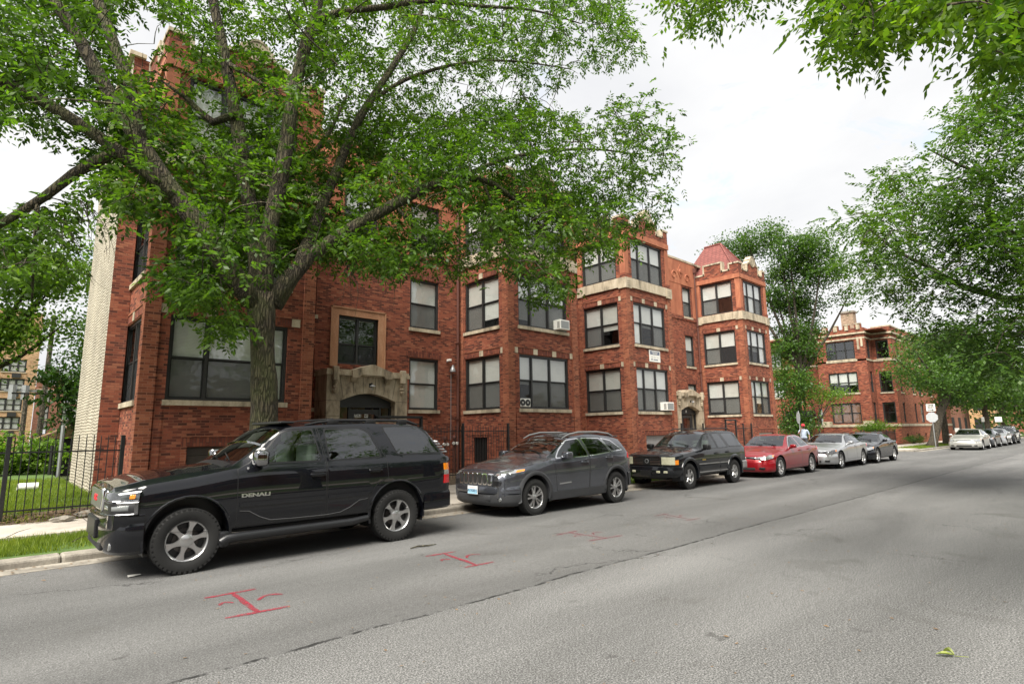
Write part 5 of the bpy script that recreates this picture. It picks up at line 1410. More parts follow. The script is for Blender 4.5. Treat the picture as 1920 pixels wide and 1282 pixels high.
g = MB(); c.panel(g, smooth_poly([(-.52, .60), (.52, .60), (.56, .86), (-.56, .86)], .04), 'F', .02, .08, 0, .05); go = g.build('grille', P_GREY, jeep, None, True, 40)
for k in range(7):
    y = -.45+.15*k; s = MB(); ring = smooth_poly([(y-.058, .622), (y+.058, .622), (y+.064, .852), (y-.064, .852)], .03)
    s2 = smooth_poly([(y-.04, .645), (y+.04, .645), (y+.046, .83), (y-.046, .83)], .03)
    c.panel(s, ring, 'F', .032, .12, 0, .02); c.panel(s, s2, 'F', .036, .12, 1, .02); s.build('grille_slot', [M_CHROME, M_DARK], go, None, True, 40)
for sd, ax in ((-1, 'L'), (1, 'R')):
    h = MB(); c.panel(h, smooth_poly([(.20, .835), (.62, .885), (.66, .93), (.40, .925), (.22, .90)], .02, 2), ax, .012, .05, 0, .03); c.panel(h, smooth_poly([(.42, .87), (.62, .893), (.65, .925), (.48, .915)], .01, 2), ax, .016, .05, 1, .01)
    c.panel(h, smooth_poly([(sd*.58, .80), (sd*.76, .83), (sd*.76, .89), (sd*.58, .865)], .015, 2), 'F', .012, .05, 0, .03); h.build('headlight', [M_LAMP, M_AMBER], jeep, None, True, 40)
    h = MB(); c.panel(h, smooth_poly([(sd*.47, .62), (sd*.72, .62), (sd*.74, .70), (sd*.50, .72)], .03, 2), 'F', .016, .06, 0, .05); h.lathe([(0, -.005), (.035, -.005), (.04, .03)], 12, (.115, sd*.59, .665), 'x', 1); h.build('lamp_pod', [M_BLACKPL, M_LAMP], jeep, None, True, 40)
    h = MB(); h.lathe([(0, -.015), (.04, -.01), (.05, .03)], 14, (.13, sd*.68, .36), 'x'); h.build('fog_lamp', M_LAMP, jeep)
    m = MB(); c.panel(m, [(1.34, .26), (3.18, .27), (3.22, .44), (1.36, .42)], ax, .010, .12, 0, .02); m.build('sill_cladding', M_CLAD, jeep, None, True, 40)
    m = MB(); c.panel(m, smooth_poly([(1.62, .56), (2.0, .575), (2.0, .60), (1.62, .585)], .008, 2), ax, .006, .1, 0, .005); m.build('door_badge', M_CHROME, jeep)
    m = MB(); c.panel(m, smooth_poly([(4.14, 1.02), (4.46, .98), (4.46, 1.10), (4.20, 1.16)], .02, 2), ax, .012, .05, 0, .03); m.build('tail_light', M_REDLENS, jeep, None, True, 40)
    m = MB(); rp = [(2.05, 1.50), (2.25, 1.575), (2.6, 1.625), (3.3, 1.625), (3.7, 1.585), (3.9, 1.515)]; m.tube([(x, sd*.615, z+.015) for x, z in rp], [.012, .02, .022, .022, .02, .012], 8); m.build('roof_rail', M_ALLOY, jeep, None, True, 60)
plate(jeep, -.02, -.02, .44, .31, .16, 'AVX0815', 'WASHINGTON')
b = MB(); bumper_loft(b, [(4.60, 0), (4.59, .5), (4.5, .78), (4.35, .88), (4.1, .915)], [(.36, .05), (.40, 0), (.66, 0), (.70, .05)]); b.build('rear_bumper', M_CLAD, jeep, None, True, 40)
m = MB(); m.rbox(4.0, 4.3, -.56, .56, 1.515, 1.545, .012); m.build('spoiler', P_GREY, jeep)
wipers(jeep, c, 1.52, (-.5, .02), .5)

def crop_tail(o, x0, k):
    if o.name.split('.')[0] in ('wheel', 'rim', 'brake_disc'): return
    if o.type == 'MESH':
        for v in o.data.vertices:
            if v.co.x > x0: v.co.x = x0+(v.co.x-x0)*k
    for ch in o.children: crop_tail(ch, x0, k)
crop_tail(jeep, 4.0, .55)

# ----- 3: the older black SUV
BLAZ = dict(L=4.62, W=1.74, r=.36, wx=(.93, 3.63), arch=.43, archz=.03, rim=.205, ww=.22, style='five', tuck=.02,
    zb=[(.10, .52), (.6, .42), (1.5, .36), (3.2, .37), (4.5, .48)],
    zs=[(.10, .86), (.25, .92), (.6, .97), (1.2, 1.04), (1.5, 1.07), (2.2, 1.08), (4.4, 1.10), (4.55, 1.06)],
    zt=[(.10, .93), (.18, .98), (.6, 1.05), (1.2, 1.11), (1.45, 1.14), (1.52, 1.165), (2.12, 1.56), (2.35, 1.625), (3.0, 1.66), (3.9, 1.64), (4.1, 1.58), (4.42, 1.18), (4.55, 1.10)],
    w=[(.10, .76), (.2, .82), (.5, .865), (1.0, .87), (4.0, .87), (4.4, .85), (4.55, .80)],
    ws=[(.10, .74), (.3, .81), (.6, .83), (4.2, .835), (4.55, .79)],
    wt=[(.10, .66), (.4, .72), (1.45, .72), (2.12, .64), (3.9, .62), (4.42, .72), (4.55, .73)],
    c=[(.10, .03), (1.4, .04), (2.3, .06), (3.9, .05), (4.55, .03)],
    windows=[[(1.72, 1.105), (2.12, 1.49), (2.46, 1.53), (2.60, 1.105)], [(2.70, 1.11), (2.60, 1.53), (2.98, 1.535), (3.24, 1.12)], [(3.40, 1.14), (3.17, 1.54), (3.88, 1.54), (4.25, 1.14)]],
    win_door=[0, 1, -1], tinted=(1, 2), rear_glass=M_TINTGLASS,
    doors=[[(1.50, .42), (1.48, 1.05), (1.64, 1.11), (2.10, 1.53), (2.52, 1.57), (2.655, 1.085), (2.64, .42)], [(2.655, .42), (2.67, 1.085), (2.54, 1.57), (3.05, 1.575), (3.31, 1.12), (3.36, .90), (3.2, .74), (3.14, .42)]],
    ws_x=(1.43, 2.4), wsp=[(-.70, 1.17), (.70, 1.17), (.60, 1.56), (-.60, 1.56)], rw_x=(4.05, 9), rw=[(-.60, 1.20), (.60, 1.20), (.55, 1.54), (-.55, 1.54)],
    cab_end=4.3, seats=[(2.4, -.36), (2.4, .36), (3.2, -.36), (3.2, .36)], mirror=(1.66, 1.14, .19, .16), handles=[(2.5, .95), (3.2, .97)], flare=(None, .08, .03), mirrorm=M_BLACKPL)
blz, c = make_car(BLAZ, 'suv', (13.88, 9.5, 0), 'older black SUV with square hazy headlights and silver side trim, third car in the row', 'car', P_NAVYBLACK)
b = MB(); bumper_loft(b, [(0.0, 0), (.01, .4), (.05, .68), (.14, .82), (.34, .88), (.48, .885)], [(.36, .08), (.42, .02), (.50, 0), (.58, 0), (.64, .01), (.66, .05)])
fb = b.build('front_bumper', P_NAVYBLACK, blz, None, True, 35)
b = MB(); b.rbox(-.015, .06, -.17, .17, .40, .55, .01); b.build('plate_holder', M_BLACKPL, fb)
for y in (-.62, -.40, .40, .62): b = MB(); b.rbox(.02 if abs(y) > .5 else .0, .1, y-.06, y+.06, .48, .545, .015); b.build('bumper_lamp', M_HAZY, fb)
g = MB(); c.panel(g, [(-.46, .70), (.46, .70), (.46, .93), (-.46, .93)], 'F', .01, .1, 0, .03); go = g.build('grille', M_BLACKPL, blz)
g = MB()
for k in range(5): g.box(.070, .098, -.45, -.12, .71+.045*k, .725+.045*k); g.box(.070, .098, .12, .45, .71+.045*k, .725+.045*k)
g.box(.065, .098, -.46, .46, .925, .94); g.build('grille_bars', M_CHROME, go)
g = MB(); g.lathe([(.045, -.012), (.06, -.012), (.06, .01)], 16, (.085, 0, .80), 'x'); g.build('badge', M_GREYMETAL, go)
for sd, ax in ((-1, 'L'), (1, 'R')):
    h = MB(); h.prism([(.082, sd*.48, .71), (.086, sd*.745, .71), (.13, sd*.805, .71), (.20, sd*.84, .71), (.20, sd*.5, .71)], (0, 0, .205), 0); h.prism([(.201, sd*.5, .71), (.201, sd*.842, .71), (.33, sd*.872, .71), (.33, sd*.5, .71)], (0, 0, .12), 1)
    h.build('headlight', [M_HAZY, M_AMBER], blz, None, True, 40)
    for (z0, z1) in ((.66, .69), (.52, .60), (.43, .46)):
        m = MB(); c.panel(m, [(1.44, z0), (2.63, z0), (2.63, z1), (1.44, z1)], ax, .014, .12, 0, .01); c.panel(m, [(2.67, z0), (3.14, z0), (3.18, z1), (2.67, z1)], ax, .014, .12, 0, .01); m.build('side_moulding', M_ALLOY if z1-z0 < .05 else P_NAVYBLACK, blz, None, True, 40)
    m = MB(); c.panel(m, smooth_poly([(1.62, .77), (1.82, .77), (1.82, .81), (1.62, .81)], .01, 2), ax, .004, .1, 0, .004); m.build('door_badge', simple('gold_badge', (.45, .32, .08), .3, .8) if sd < 0 else bpy.data.materials['gold_badge'], blz)
    m = MB(); m.tube([(2.3, sd*.58, 1.64), (2.5, sd*.58, 1.69), (3.8, sd*.58, 1.69), (4.0, sd*.58, 1.62)], .016, 6); m.build('roof_rail', M_BLACKPL, blz)
    m = MB(); c.panel(m, [(4.40, .78), (4.54, .78), (4.54, 1.05), (4.42, 1.05)], ax, .01, .06, 0, .03); m.build('tail_light', M_REDLENS, blz)
b = MB(); bumper_loft(b, [(4.64, 0), (4.63, .6), (4.55, .82), (4.4, .88), (4.1, .885)], [(.42, .05), (.46, 0), (.64, 0), (.68, .05)]); b.build('rear_bumper', simple('silver_bumper', (.25, .25, .25), .4, .3), blz, None, True, 40)
wipers(blz, c, 1.56, (-.5, .02), .5)

# ----- saloons
def saloon(dx=0, L=5.0, W=1.85, H=1.47, wb=2.84, front=.98, style='ten', r=.345, rim=.245):
    e = L
    return dict(L=L, W=W, r=r, wx=(front, front+wb), arch=r+.055, archz=.015, rim=rim, ww=.225, style=style, tuck=.015,
    zb=[(.10, .33), (.5, .26), (1.5, .24), (L-1.2, .25), (L-.1, .40)],
    zs=[(.10, .66), (.25, .73), (.6, .80), (1.2, .89), (1.7, .935), (2.6, .965), (L-1.1, 1.0), (L-.5, 1.0), (L-.06, .90)],
    zt=[(.10, .69), (.2, .76), (.6, .86), (1.1, .945), (1.52, 1.0), (1.60, 1.02), (2.30, H-.07), (2.55, H-.015), (2.95, H), (3.3, H-.015), (3.55, H-.07), (L-.85, 1.07), (L-.6, 1.045), (L-.2, 1.02), (L-.06, .95)],
    w=[(.10, .66), (.18, .76), (.4, .86), (.8, .915), (1.2, W/2), (L-1.2, W/2), (L-.6, .895), (L-.25, .84), (L-.06, .74)],
    ws=[(.10, .62), (.4, .80), (.9, .86), (1.6, .875), (L-1.2, .875), (L-.5, .84), (L-.06, .70)],
    wt=[(.10, .50), (.5, .70), (1.52, .74), (2.30, .61), (3.3, .59), (L-.85, .70), (L-.06, .62)],
    c=[(.10, .02), (1.4, .05), (1.7, .04), (2.5, .05), (3.4, .05), (L-.8, .05), (L-.06, .02)],
    windows=[[(1.92, .99), (2.20, 1.20), (2.42, H-.125), (2.72, H-.10), (2.84, 1.0)], [(2.94, 1.0), (2.82, H-.10), (3.22, H-.105), (3.48, H-.19), (3.68, 1.04)], [(3.76, 1.045), (3.58, H-.22), (3.76, H-.30), (4.0, 1.06)]],
    win_door=[0, 1, -1], rear_glass=M_CARGLASS,
    doors=[[(1.62, .36), (1.60, .92), (1.86, .985), (2.38, H-.075), (2.76, H-.06), (2.885, .98), (2.86, .36)], [(2.875, .36), (2.90, .98), (2.78, H-.06), (3.28, H-.07), (3.52, H-.17), (3.74, 1.02), (3.70, .80), (3.50, .68), (3.40, .36)]],
    ws_x=(1.50, 2.55), wsp=[(-.72, 1.03), (.72, 1.03), (.56, H-.075), (-.56, H-.075)], rw_x=(3.4, 9), rw=[(-.60, 1.08), (.60, 1.08), (.50, H-.09), (-.50, H-.09)],
    cab_end=3.9, seats=[(2.6, -.36), (2.6, .36), (3.5, -.36), (3.5, .36)], mirror=(1.86, 1.015, .17, .13), handles=[(2.72, .87), (3.52, .90)], flare=None, seatm=bpy.data.materials['black_seat'])
def saloon_trim(root, c, sp, paintm, grille='bars', lower=True, lampm=M_LAMP, plate_=True, rear=True):
    L, W = sp['L'], sp['W']
    b = MB(); bumper_loft(b, [(0.0, 0), (.01, .3), (.05, .55), (.15, .75), (.32, .87), (.50, W/2)], [(.20, .06), (.24, .01), (.34, 0), (.48, 0), (.58, .03), (.64, .09)])
    fb = b.build('front_bumper', paintm, root, None, True, 45)
    b = MB(); b.rbox(-.008, .2, -.42, .42, .26, .35, .02); b.build('lower_air_intake', M_DARK, fb)
    for sd, ax in ((-1, 'L'), (1, 'R')):
        b = MB(); b.rbox(.05, .2, *sorted((sd*.52, sd*.72)), .28, .36, .02); b.build('fog_lamp', M_BLACKPL, fb)
        h = MB(); c.panel(h, smooth_poly([(.14, .60), (.45, .66), (.62, .77), (.40, .765), (.16, .70)], .02, 2), ax, .012, .05, 0, .03); c.panel(h, smooth_poly([(sd*.42, .60), (sd*.74, .62), (sd*.72, .73), (sd*.42, .69)], .02, 2), 'F', .012, .06, 0, .03)
        c.panel(h, smooth_poly([(.46, .69), (.57, .74), (.58, .765), (.46, .745)], .01, 2), ax, .0135, .05, 1, .01)
        h.build('headlight', [lampm, M_AMBER], root, None, True, 40)
        h = MB(); c.panel(h, smooth_poly([(L-.50, .82), (L-.14, .78), (L-.12, .92), (L-.44, .97)], .03, 2), ax, .01, .06, 0, .03); h.build('tail_light', M_REDLENS, root, None, True, 40)
        m = MB(); c.panel(m, [(1.42, .245), (3.44, .25), (3.44, .31), (1.42, .30)], ax, .010, .14, 0, .02); m.build('sill', paintm, root, None, True, 40)
    g = MB(); c.panel(g, smooth_poly([(-.44, .56), (.44, .56), (.40, .70), (-.40, .70)], .03, 2), 'F', .012, .1, 0, .03); go = g.build('grille', M_BLACKPL, root)
    g = MB()
    for z in ((.575, .61, .645, .68) if grille == 'bars' else (.69,)): c.panel(g, [(-.42, z-.006), (.42, z-.006), (.42, z+.008), (-.42, z+.008)], 'F', .02, .1, 0, .01)
    g.build('grille_bars', M_CHROME, go)
    if plate_: plate(root, -.015, 0, .37, .31, .15)
    b = MB(); bumper_loft(b, [(L, 0), (L-.02, .4), (L-.10, .68), (L-.28, .84), (L-.6, W/2-.01)], [(.26, .06), (.30, 0), (.55, 0), (.62, .05)]); b.build('rear_bumper', paintm, root, None, True, 45)
    wipers(root, c, 1.68, (-.5, .0), .5)
S1 = saloon(H=1.47); S1['seal'] = M_CHROME
red, c = make_car(S1, 'saloon_car', (19.46, 9.33, 0), 'shiny red saloon car with bright alloy wheels, fourth in the row', 'car', P_RED)
saloon_trim(red, c, S1, P_RED)
S2 = saloon(L=4.92, H=1.42, style='five', wb=2.86, front=.92)
sil, c = make_car(S2, 'saloon_car', (25.15, 9.18, 0), 'silver saloon car parked between the red car and the black saloon', 'car', P_SILVER)
saloon_trim(sil, c, S2, P_SILVER, 'one', lampm=simple('smoked_lamp', (.08, .08, .085), .1, .5, var=.5, scale=30, coat=1))
S3 = saloon(L=4.85, H=1.41, style='five', wb=2.75, front=.95)
blk, c = make_car(S3, 'saloon_car', (29.9, 9.12, 0), 'black saloon car with bright wheels at the end of the row by the corner', 'car', P_NAVYBLACK)
saloon_trim(blk, c, S3, P_NAVYBLACK, 'one', plate_=False)
# cars beyond the crossing
S4 = saloon(L=4.8, H=1.46, style='five'); JE2 = dict(JEEP); 
far = [(49.6, 8.0, S4, P_CHAMP, 'saloon_car', 'pale silver car facing us, first one parked beyond the crossing'), (55.2, 8.05, S3, P_DARKGREY, 'saloon_car', 'dark car behind the pale silver one beyond the crossing'),
       (60.6, 8.0, S2, P_SILVER, 'saloon_car', 'silver car half hidden between two dark ones beyond the crossing'), (66.2, 8.0, JEEP, P_NAVYBLACK, 'suv', 'tall dark SUV last in the row beyond the crossing'), (75.5, 5.9, S4, P_CHAMP, 'saloon_car', 'silver car coming along the road at the right edge beyond the crossing')]
for S in (S1, S2, S3, S4): S['step'] = .09
JFAR = dict(JEEP); JFAR['step'] = .12
def copy_tree(o, parent=None):
    q = o.copy(); COL.objects.link(q); q.parent = parent
    for ch in list(o.children): copy_tree(ch, q)
    return q
first = {}
for x, y, sp, pm, nm, lb in far:
    key = (id(sp), pm.name)
    if key in first:
        o = copy_tree(first[key]); o.location = (x, y, 0); o['label'] = lb; continue
    o, c = make_car(JFAR if sp is JEEP else sp, nm, (x, y, 0), lb, 'car', pm, 'cars beyond the crossing'); first[key] = o
    if sp is not JEEP: saloon_trim(o, c, sp, pm, 'one', plate_=False)
    else:
        g = MB(); c.panel(g, smooth_poly([(-.52, .62), (.52, .62), (.56, .85), (-.56, .85)], .04), 'F', .02, .1, 0, .05); g.build('grille', M_CHROME, o)
        for sd, ax in ((-1, 'L'), (1, 'R')):
            h = MB(); c.panel(h, smooth_poly([(sd*.58, .74), (sd*.78, .76), (sd*.78, .89), (sd*.58, .865)], .015, 2), 'F', .012, .06, 0, .03); h.build('headlight', M_LAMP, o)
        b = MB(); bumper_loft(b, [(0.0, 0), (.05, .55), (.14, .75), (.30, .88), (.48, .915)], [(.24, .06), (.30, .0), (.56, 0), (.64, .02), (.66, .06)]); b.build('front_bumper', pm, o, None, True, 40)
# ================================================================= trees
UP = np.array([0, 0, 1.0])
def unit(a): return a/np.maximum(np.linalg.norm(a, axis=-1, keepdims=True), 1e-9)
def leaf_quads(base, direc, length, width, flat=.6):
    """folded four-corner leaves; base (N,3), direc (N,3) unit"""
    n = len(base); rv = nrng.normal(0, 1, (n, 3)); rv[:, 2] += flat*3
    side = unit(np.cross(direc, unit(rv))); nrm = np.cross(side, direc); nrm *= np.sign(nrm[:, 2:3]+1e-6)
    L = length[:, None]; w = width[:, None]
    mid = base+direc*L*.45
    V = np.stack([base, mid+side*w-nrm*w*.25, base+direc*L-nrm*L*.12, mid-side*w-nrm*w*.25], 1)
    return V.reshape(-1, 3)
def compound(P, D, pairs, rach, ll, lw, droop=.25, flat=.6):
    """feather leaves: P (N,3) stalk start, D (N,3) stalk direction"""
    n = len(P); horiz = np.cross(D, UP); bad = np.linalg.norm(horiz, axis=1) < .1; horiz[bad] = [1, 0, 0]; S = unit(horiz)
    out = []
    R_ = rach*nrng.uniform(.7, 1.25, n)
    for k in range(pairs+1):
        t = .3+.7*k/pairs if pairs else 1.
        b = P+D*(R_*t)[:, None]-UP*(droop*(R_*t)**2*2)[:, None]
        for sgn in ((1, -1) if k < pairs else (0,)):
            d = unit(D*(.55 if sgn else 1.)+S*sgn*.9-UP*droop*nrng.uniform(.2, 1.3, (n, 1))+nrng.normal(0, .13, (n, 3)))
            out.append(leaf_quads(b, d, ll*nrng.uniform(.7, 1.2, n), lw*nrng.uniform(.7, 1.2, n), flat))
    return np.concatenate(out)
def crown_object(V, mat, parent, off, name='crown'):
    V = V-np.array(off)[None]
    return np_mesh(name, V, np.arange(len(V)), 4, mat, parent)
def bend(a, b, n=4, wob=.12, sag=.0):
    a, b = Vector(a), Vector(b); L = (b-a).length; out = [a]
    o = Vector((rng.uniform(-1, 1), rng.uniform(-1, 1), rng.uniform(-1, 1)))*wob*L
    for k in range(1, n):
        t = k/n; out.append(a.lerp(b, t)+o*math.sin(PI*t)+Vector((0, 0, sag*L*math.sin(PI*t)))+Vector((rng.uniform(-1, 1), rng.uniform(-1, 1), rng.uniform(-1, 1)))*.02*L)
    return out+[b]
class Tree:
    def __init__(s, name, base, label, group=None, bark=None):
        s.root = empty(name, base, 0, label, 'tree', group); s.base = Vector(base); s.bark = bark or M_BARK2
        s.mb = MB(); s.tw = MB(); s.nodes = []; s.V = []; s.noderad = []
    def limb(s, pts, radii, n=10, res=.35):
        pts = [Vector(p) for p in pts]; P = []; Rr = []
        for i in range(len(pts)-1):
            m = max(1, int((pts[i+1]-pts[i]).length/res))
            for k in range(m):
                t = k/m
                # Catmull-Rom through the given joints
                p0, p1, p2, p3 = pts[max(i-1, 0)], pts[i], pts[i+1], pts[min(i+2, len(pts)-1)]
                q = .5*((2*p1)+(p2-p0)*t+(2*p0-5*p1+4*p2-p3)*t*t+(3*p1-p0-3*p2+p3)*t**3)
                P.append(q); Rr.append((radii[i]+(radii[i+1]-radii[i])*t)*rng.uniform(.93, 1.07))
        P.append(pts[-1]); Rr.append(radii[-1])
        s.mb.tube(P, Rr, n); s.nodes += [tuple(p) for p in P]; s.noderad += Rr; return P
    def twigs(s, C, r0=.014, maxr=.03, skip=0, min_z=None):
        """join every leaf clump to the nearest wood already there, nearest clumps first"""
        C = np.asarray(C); N = np.array(s.nodes, float)
        cap = len(N)+len(C)*3+10; A = np.empty((cap, 3)); A[:len(N)] = N; n = len(N)
        d0 = np.array([np.min(((N-c)**2).sum(1)) for c in C]); order = np.argsort(d0); dirs = np.zeros_like(C)
        for i in order:
            c = C[i]; dd = ((A[:n]-c)**2).sum(1)+.6*np.maximum(0, A[:n, 2]-c[2]-.3)**2
            j = int(np.argmin(dd)); a = A[j]; L = math.dist(a, c)
            pts = bend(a, c, 3, .10, .06)
            r = min(maxr, r0*(.6+.5*L))
            if L > .05: s.tw.tube(pts, [r, r*.8, r*.6, r*.35], 4, cap=False)
            for p in pts[1:]: A[n] = p; n += 1
            dv = np.array(c)-np.array(a); dirs[i] = dv/max(1e-6, np.linalg.norm(dv))
        return dirs
    def spray(s, C, dirs, per, spread, pairs, rach, ll, lw, droop=.25, flat=.6, reject=None, zs=.55):
        C = np.asarray(C); n = len(C)
        P = np.repeat(C, per, 0)+nrng.normal(0, 1, (n*per, 3))*np.array([spread, spread, spread*zs])
        D = unit(np.repeat(dirs, per, 0)*.7+nrng.normal(0, .75, (n*per, 3))-UP*droop)
        if reject is not None: k = ~reject(P); P, D = P[k], D[k]
        s.V.append(compound(P, D, pairs, rach, ll, lw, droop, flat))
    def simple_leaves(s, C, per, spread, ll, lw, flat=.5, droop=.3):
        C = np.asarray(C); n = len(C)*per
        P = np.repeat(C, per, 0)+nrng.normal(0, 1, (n, 3))*np.array([spread, spread, spread*.6])
        D = unit(nrng.normal(0, 1, (n, 3))-UP*droop)
        s.V.append(leaf_quads(P, D, ll*nrng.uniform(.6, 1.3, n), lw*nrng.uniform(.6, 1.3, n), flat))
    def done(s, mat):
        s.mb.build('trunk', s.bark, s.root, s.base, True)
        if s.tw.v: s.tw.build('twigs', s.bark, s.root, s.base, True)
        if s.V: crown_object(np.concatenate(s.V), mat, s.root, s.base)
        return s.root

def sample_mask(n, polys, holes=()):
    """random photo points; polys: (weight, outline)"""
    out = []; W = sum(w for w, _ in polys)
    for w, P in polys:
        k = int(round(n*w/W)); x0, x1 = min(p[0] for p in P), max(p[0] for p in P); y0, y1 = min(p[1] for p in P), max(p[1] for p in P); c = 0; guard = 0
        while c < k and guard < k*60:
            guard += 1; x, y = rng.uniform(x0, x1), rng.uniform(y0, y1)
            if not pip(x, y, P): continue
            h = False
            for q, keep in holes:
                if pip(x, y, q) and rng.random() > keep: h = True; break
            if h: continue
            out.append((x, y)); c += 1
    return out

# ----- the big ash between kerb and pavement
TB = at_y(495, 800, 11.2); TX = TB.x
ash = Tree('ash_tree', (TX, 11.2, .09), 'big ash tree with a thick mossy trunk standing behind the nearest black SUV', bark=M_BARK)
def L3(pts): return [at_y(px, py, Y) for px, py, Y in pts]
trunk = [(TX+.02, 11.2, -.1), (TX, 11.2, .35)]+[tuple(p) for p in L3([(496, 760, 11.2), (493, 680, 11.2), (491, 600, 11.2), (489, 550, 11.2)])]
ash.limb(trunk, [.40, .30, .235, .225, .235, .27], 18)
for k in range(6):
    an = 2*PI*k/6+.3; ash.mb.tube([(TX+.2*math.cos(an), 11.2+.2*math.sin(an), .45), (TX+.42*math.cos(an), 11.2+.42*math.sin(an), .12), (TX+.6*math.cos(an), 11.2+.6*math.sin(an), .0)], [.13, .10, .05], 8)
LIMBS = [
 ([(488, 575, 11.2), (455, 540, 11.15), (420, 495, 11.1), (385, 440, 11.1), (345, 388, 11.2), (300, 325, 11.3), (255, 255, 11.5), (215, 195, 11.7), (180, 130, 11.9), (140, 60, 12.1), (85, -30, 12.4), (40, -160, 12.6)], [.22, .20, .19, .18, .17, .155, .14, .125, .11, .10, .08, .04]),
 ([(330, 370, 11.2), (285, 330, 11.4), (225, 285, 11.7), (160, 240, 12.0), (90, 195, 12.2), (20, 160, 12.4), (-80, 110, 12.6)], [.13, .12, .115, .11, .10, .09, .05]),
 ([(225, 285, 11.7), (190, 298, 11.9), (140, 325, 12.1), (85, 368, 12.3), (35, 400, 12.5), (-15, 430, 12.6), (-70, 450, 12.7)], [.10, .095, .09, .08, .065, .06, .03]),
 ([(70, 382, 12.35), (68, 430, 12.35), (62, 490, 12.3), (60, 560, 12.3)], [.04, .035, .03, .015]),
 ([(262, 265, 11.45), (240, 160, 11.7), (205, 60, 12.0), (180, -10, 12.2), (140, -140, 12.4)], [.12, .11, .10, .08, .04]),
 ([(487, 560, 11.2), (478, 450, 11.5), (466, 370, 11.8), (452, 290, 12.0), (442, 210, 12.2), (425, 130, 12.3), (412, 60, 12.4), (395, -20, 12.5), (380, -150, 12.6)], [.20, .155, .15, .145, .135, .125, .11, .09, .05]),
 ([(492, 560, 11.2), (503, 440, 11.2), (518, 370, 11.2), (532, 300, 11.15), (542, 230, 11.1), (556, 150, 11.0), (578, 70, 10.9), (592, 35, 10.8), (600, -60, 10.7), (610, -180, 10.6)], [.20, .17, .16, .15, .14, .135, .125, .115, .09, .05]),
 ([(590, 40, 10.8), (640, 22, 10.5), (720, 14, 10.2), (800, 2, 10.0), (900, 12, 9.8), (1000, 20, 9.6), (1090, 45, 9.4)], [.09, .075, .065, .055, .045, .03, .015]),
 ([(510, 570, 11.2), (545, 520, 11.1), (580, 482, 11.0), (640, 440, 10.8), (700, 405, 10.6), (760, 372, 10.4), (815, 346, 10.2), (870, 332, 10.1), (925, 345, 10.0), (975, 385, 9.9), (1020, 430, 9.8), (1060, 480, 9.7)], [.21, .17, .145, .135, .125, .115, .10, .085, .07, .055, .04, .02]),
 ([(870, 332, 10.1), (940, 300, 9.9), (1020, 285, 9.8), (1110, 280, 9.7), (1200, 290, 9.6)], [.06, .05, .04, .03, .015]),
 ([(560, 500, 11.05), (590, 420, 11.6), (632, 320, 12.0), (665, 240, 12.2), (700, 180, 12.4), (740, 120, 12.5), (780, 50, 12.6), (800, -20, 12.6), (830, -140, 12.6)], [.14, .12, .115, .10, .095, .085, .07, .055, .03]),
 ([(690, 195, 12.4), (760, 150, 12.0), (860, 120, 11.7), (960, 115, 11.4), (1070, 130, 11.2)], [.06, .05, .04, .03, .015]),
 ([(420, 115, 12.3), (480, 150, 11.6), (520, 175, 11.2)], [.05, .04, .02]),
 ([(440, 215, 12.0), (400, 230, 12.6), (350, 185, 12.9), (300, 150, 13.1)], [.09, .08, .05, .02]),
 ([(470, 400, 11.8), (540, 330, 12.6), (610, 260, 13.3), (650, 180, 13.8)], [.10, .08, .06, .03]),
 ([(740, 385, 10.45), (790, 440, 10.2), (830, 490, 10.1), (850, 530, 10.0)], [.04, .03, .02, .008]),
 ([(905, 338, 10.05), (935, 420, 9.9), (960, 490, 9.85), (985, 560, 9.8)], [.035, .028, .018, .006]),
]
for pts, rad in LIMBS: ash.limb(L3(pts), rad, 10)
skel = []
for pts, rad in LIMBS: skel += pts
segs = []
for li, (pts, rad) in enumerate(LIMBS):
    for i in range(len(pts)-1): segs.append((Vector(pts[i][:2]), Vector(pts[i+1][:2]), pts[i][2], pts[i+1][2], rad[i]*100))
def ash_Y(px, py):
    best = (1e9, 11., 0.)
    p = Vector((px, py))
    for a, b, ya, yb, w in segs:
        d = b-a; t = max(0, min(1, (p-a).dot(d)/max(1e-6, d.dot(d)))); q = (a+d*t-p).length-w
        if q < best[0]: best = (q, ya+(yb-ya)*t, w)
    if best[0] < 16 and best[2] > 5 and rng.random() < .62: return best[1]+abs(rng.gauss(1.3, .6))   # leave the limbs in view
    return best[1]+rng.gauss(.45, 1.1)
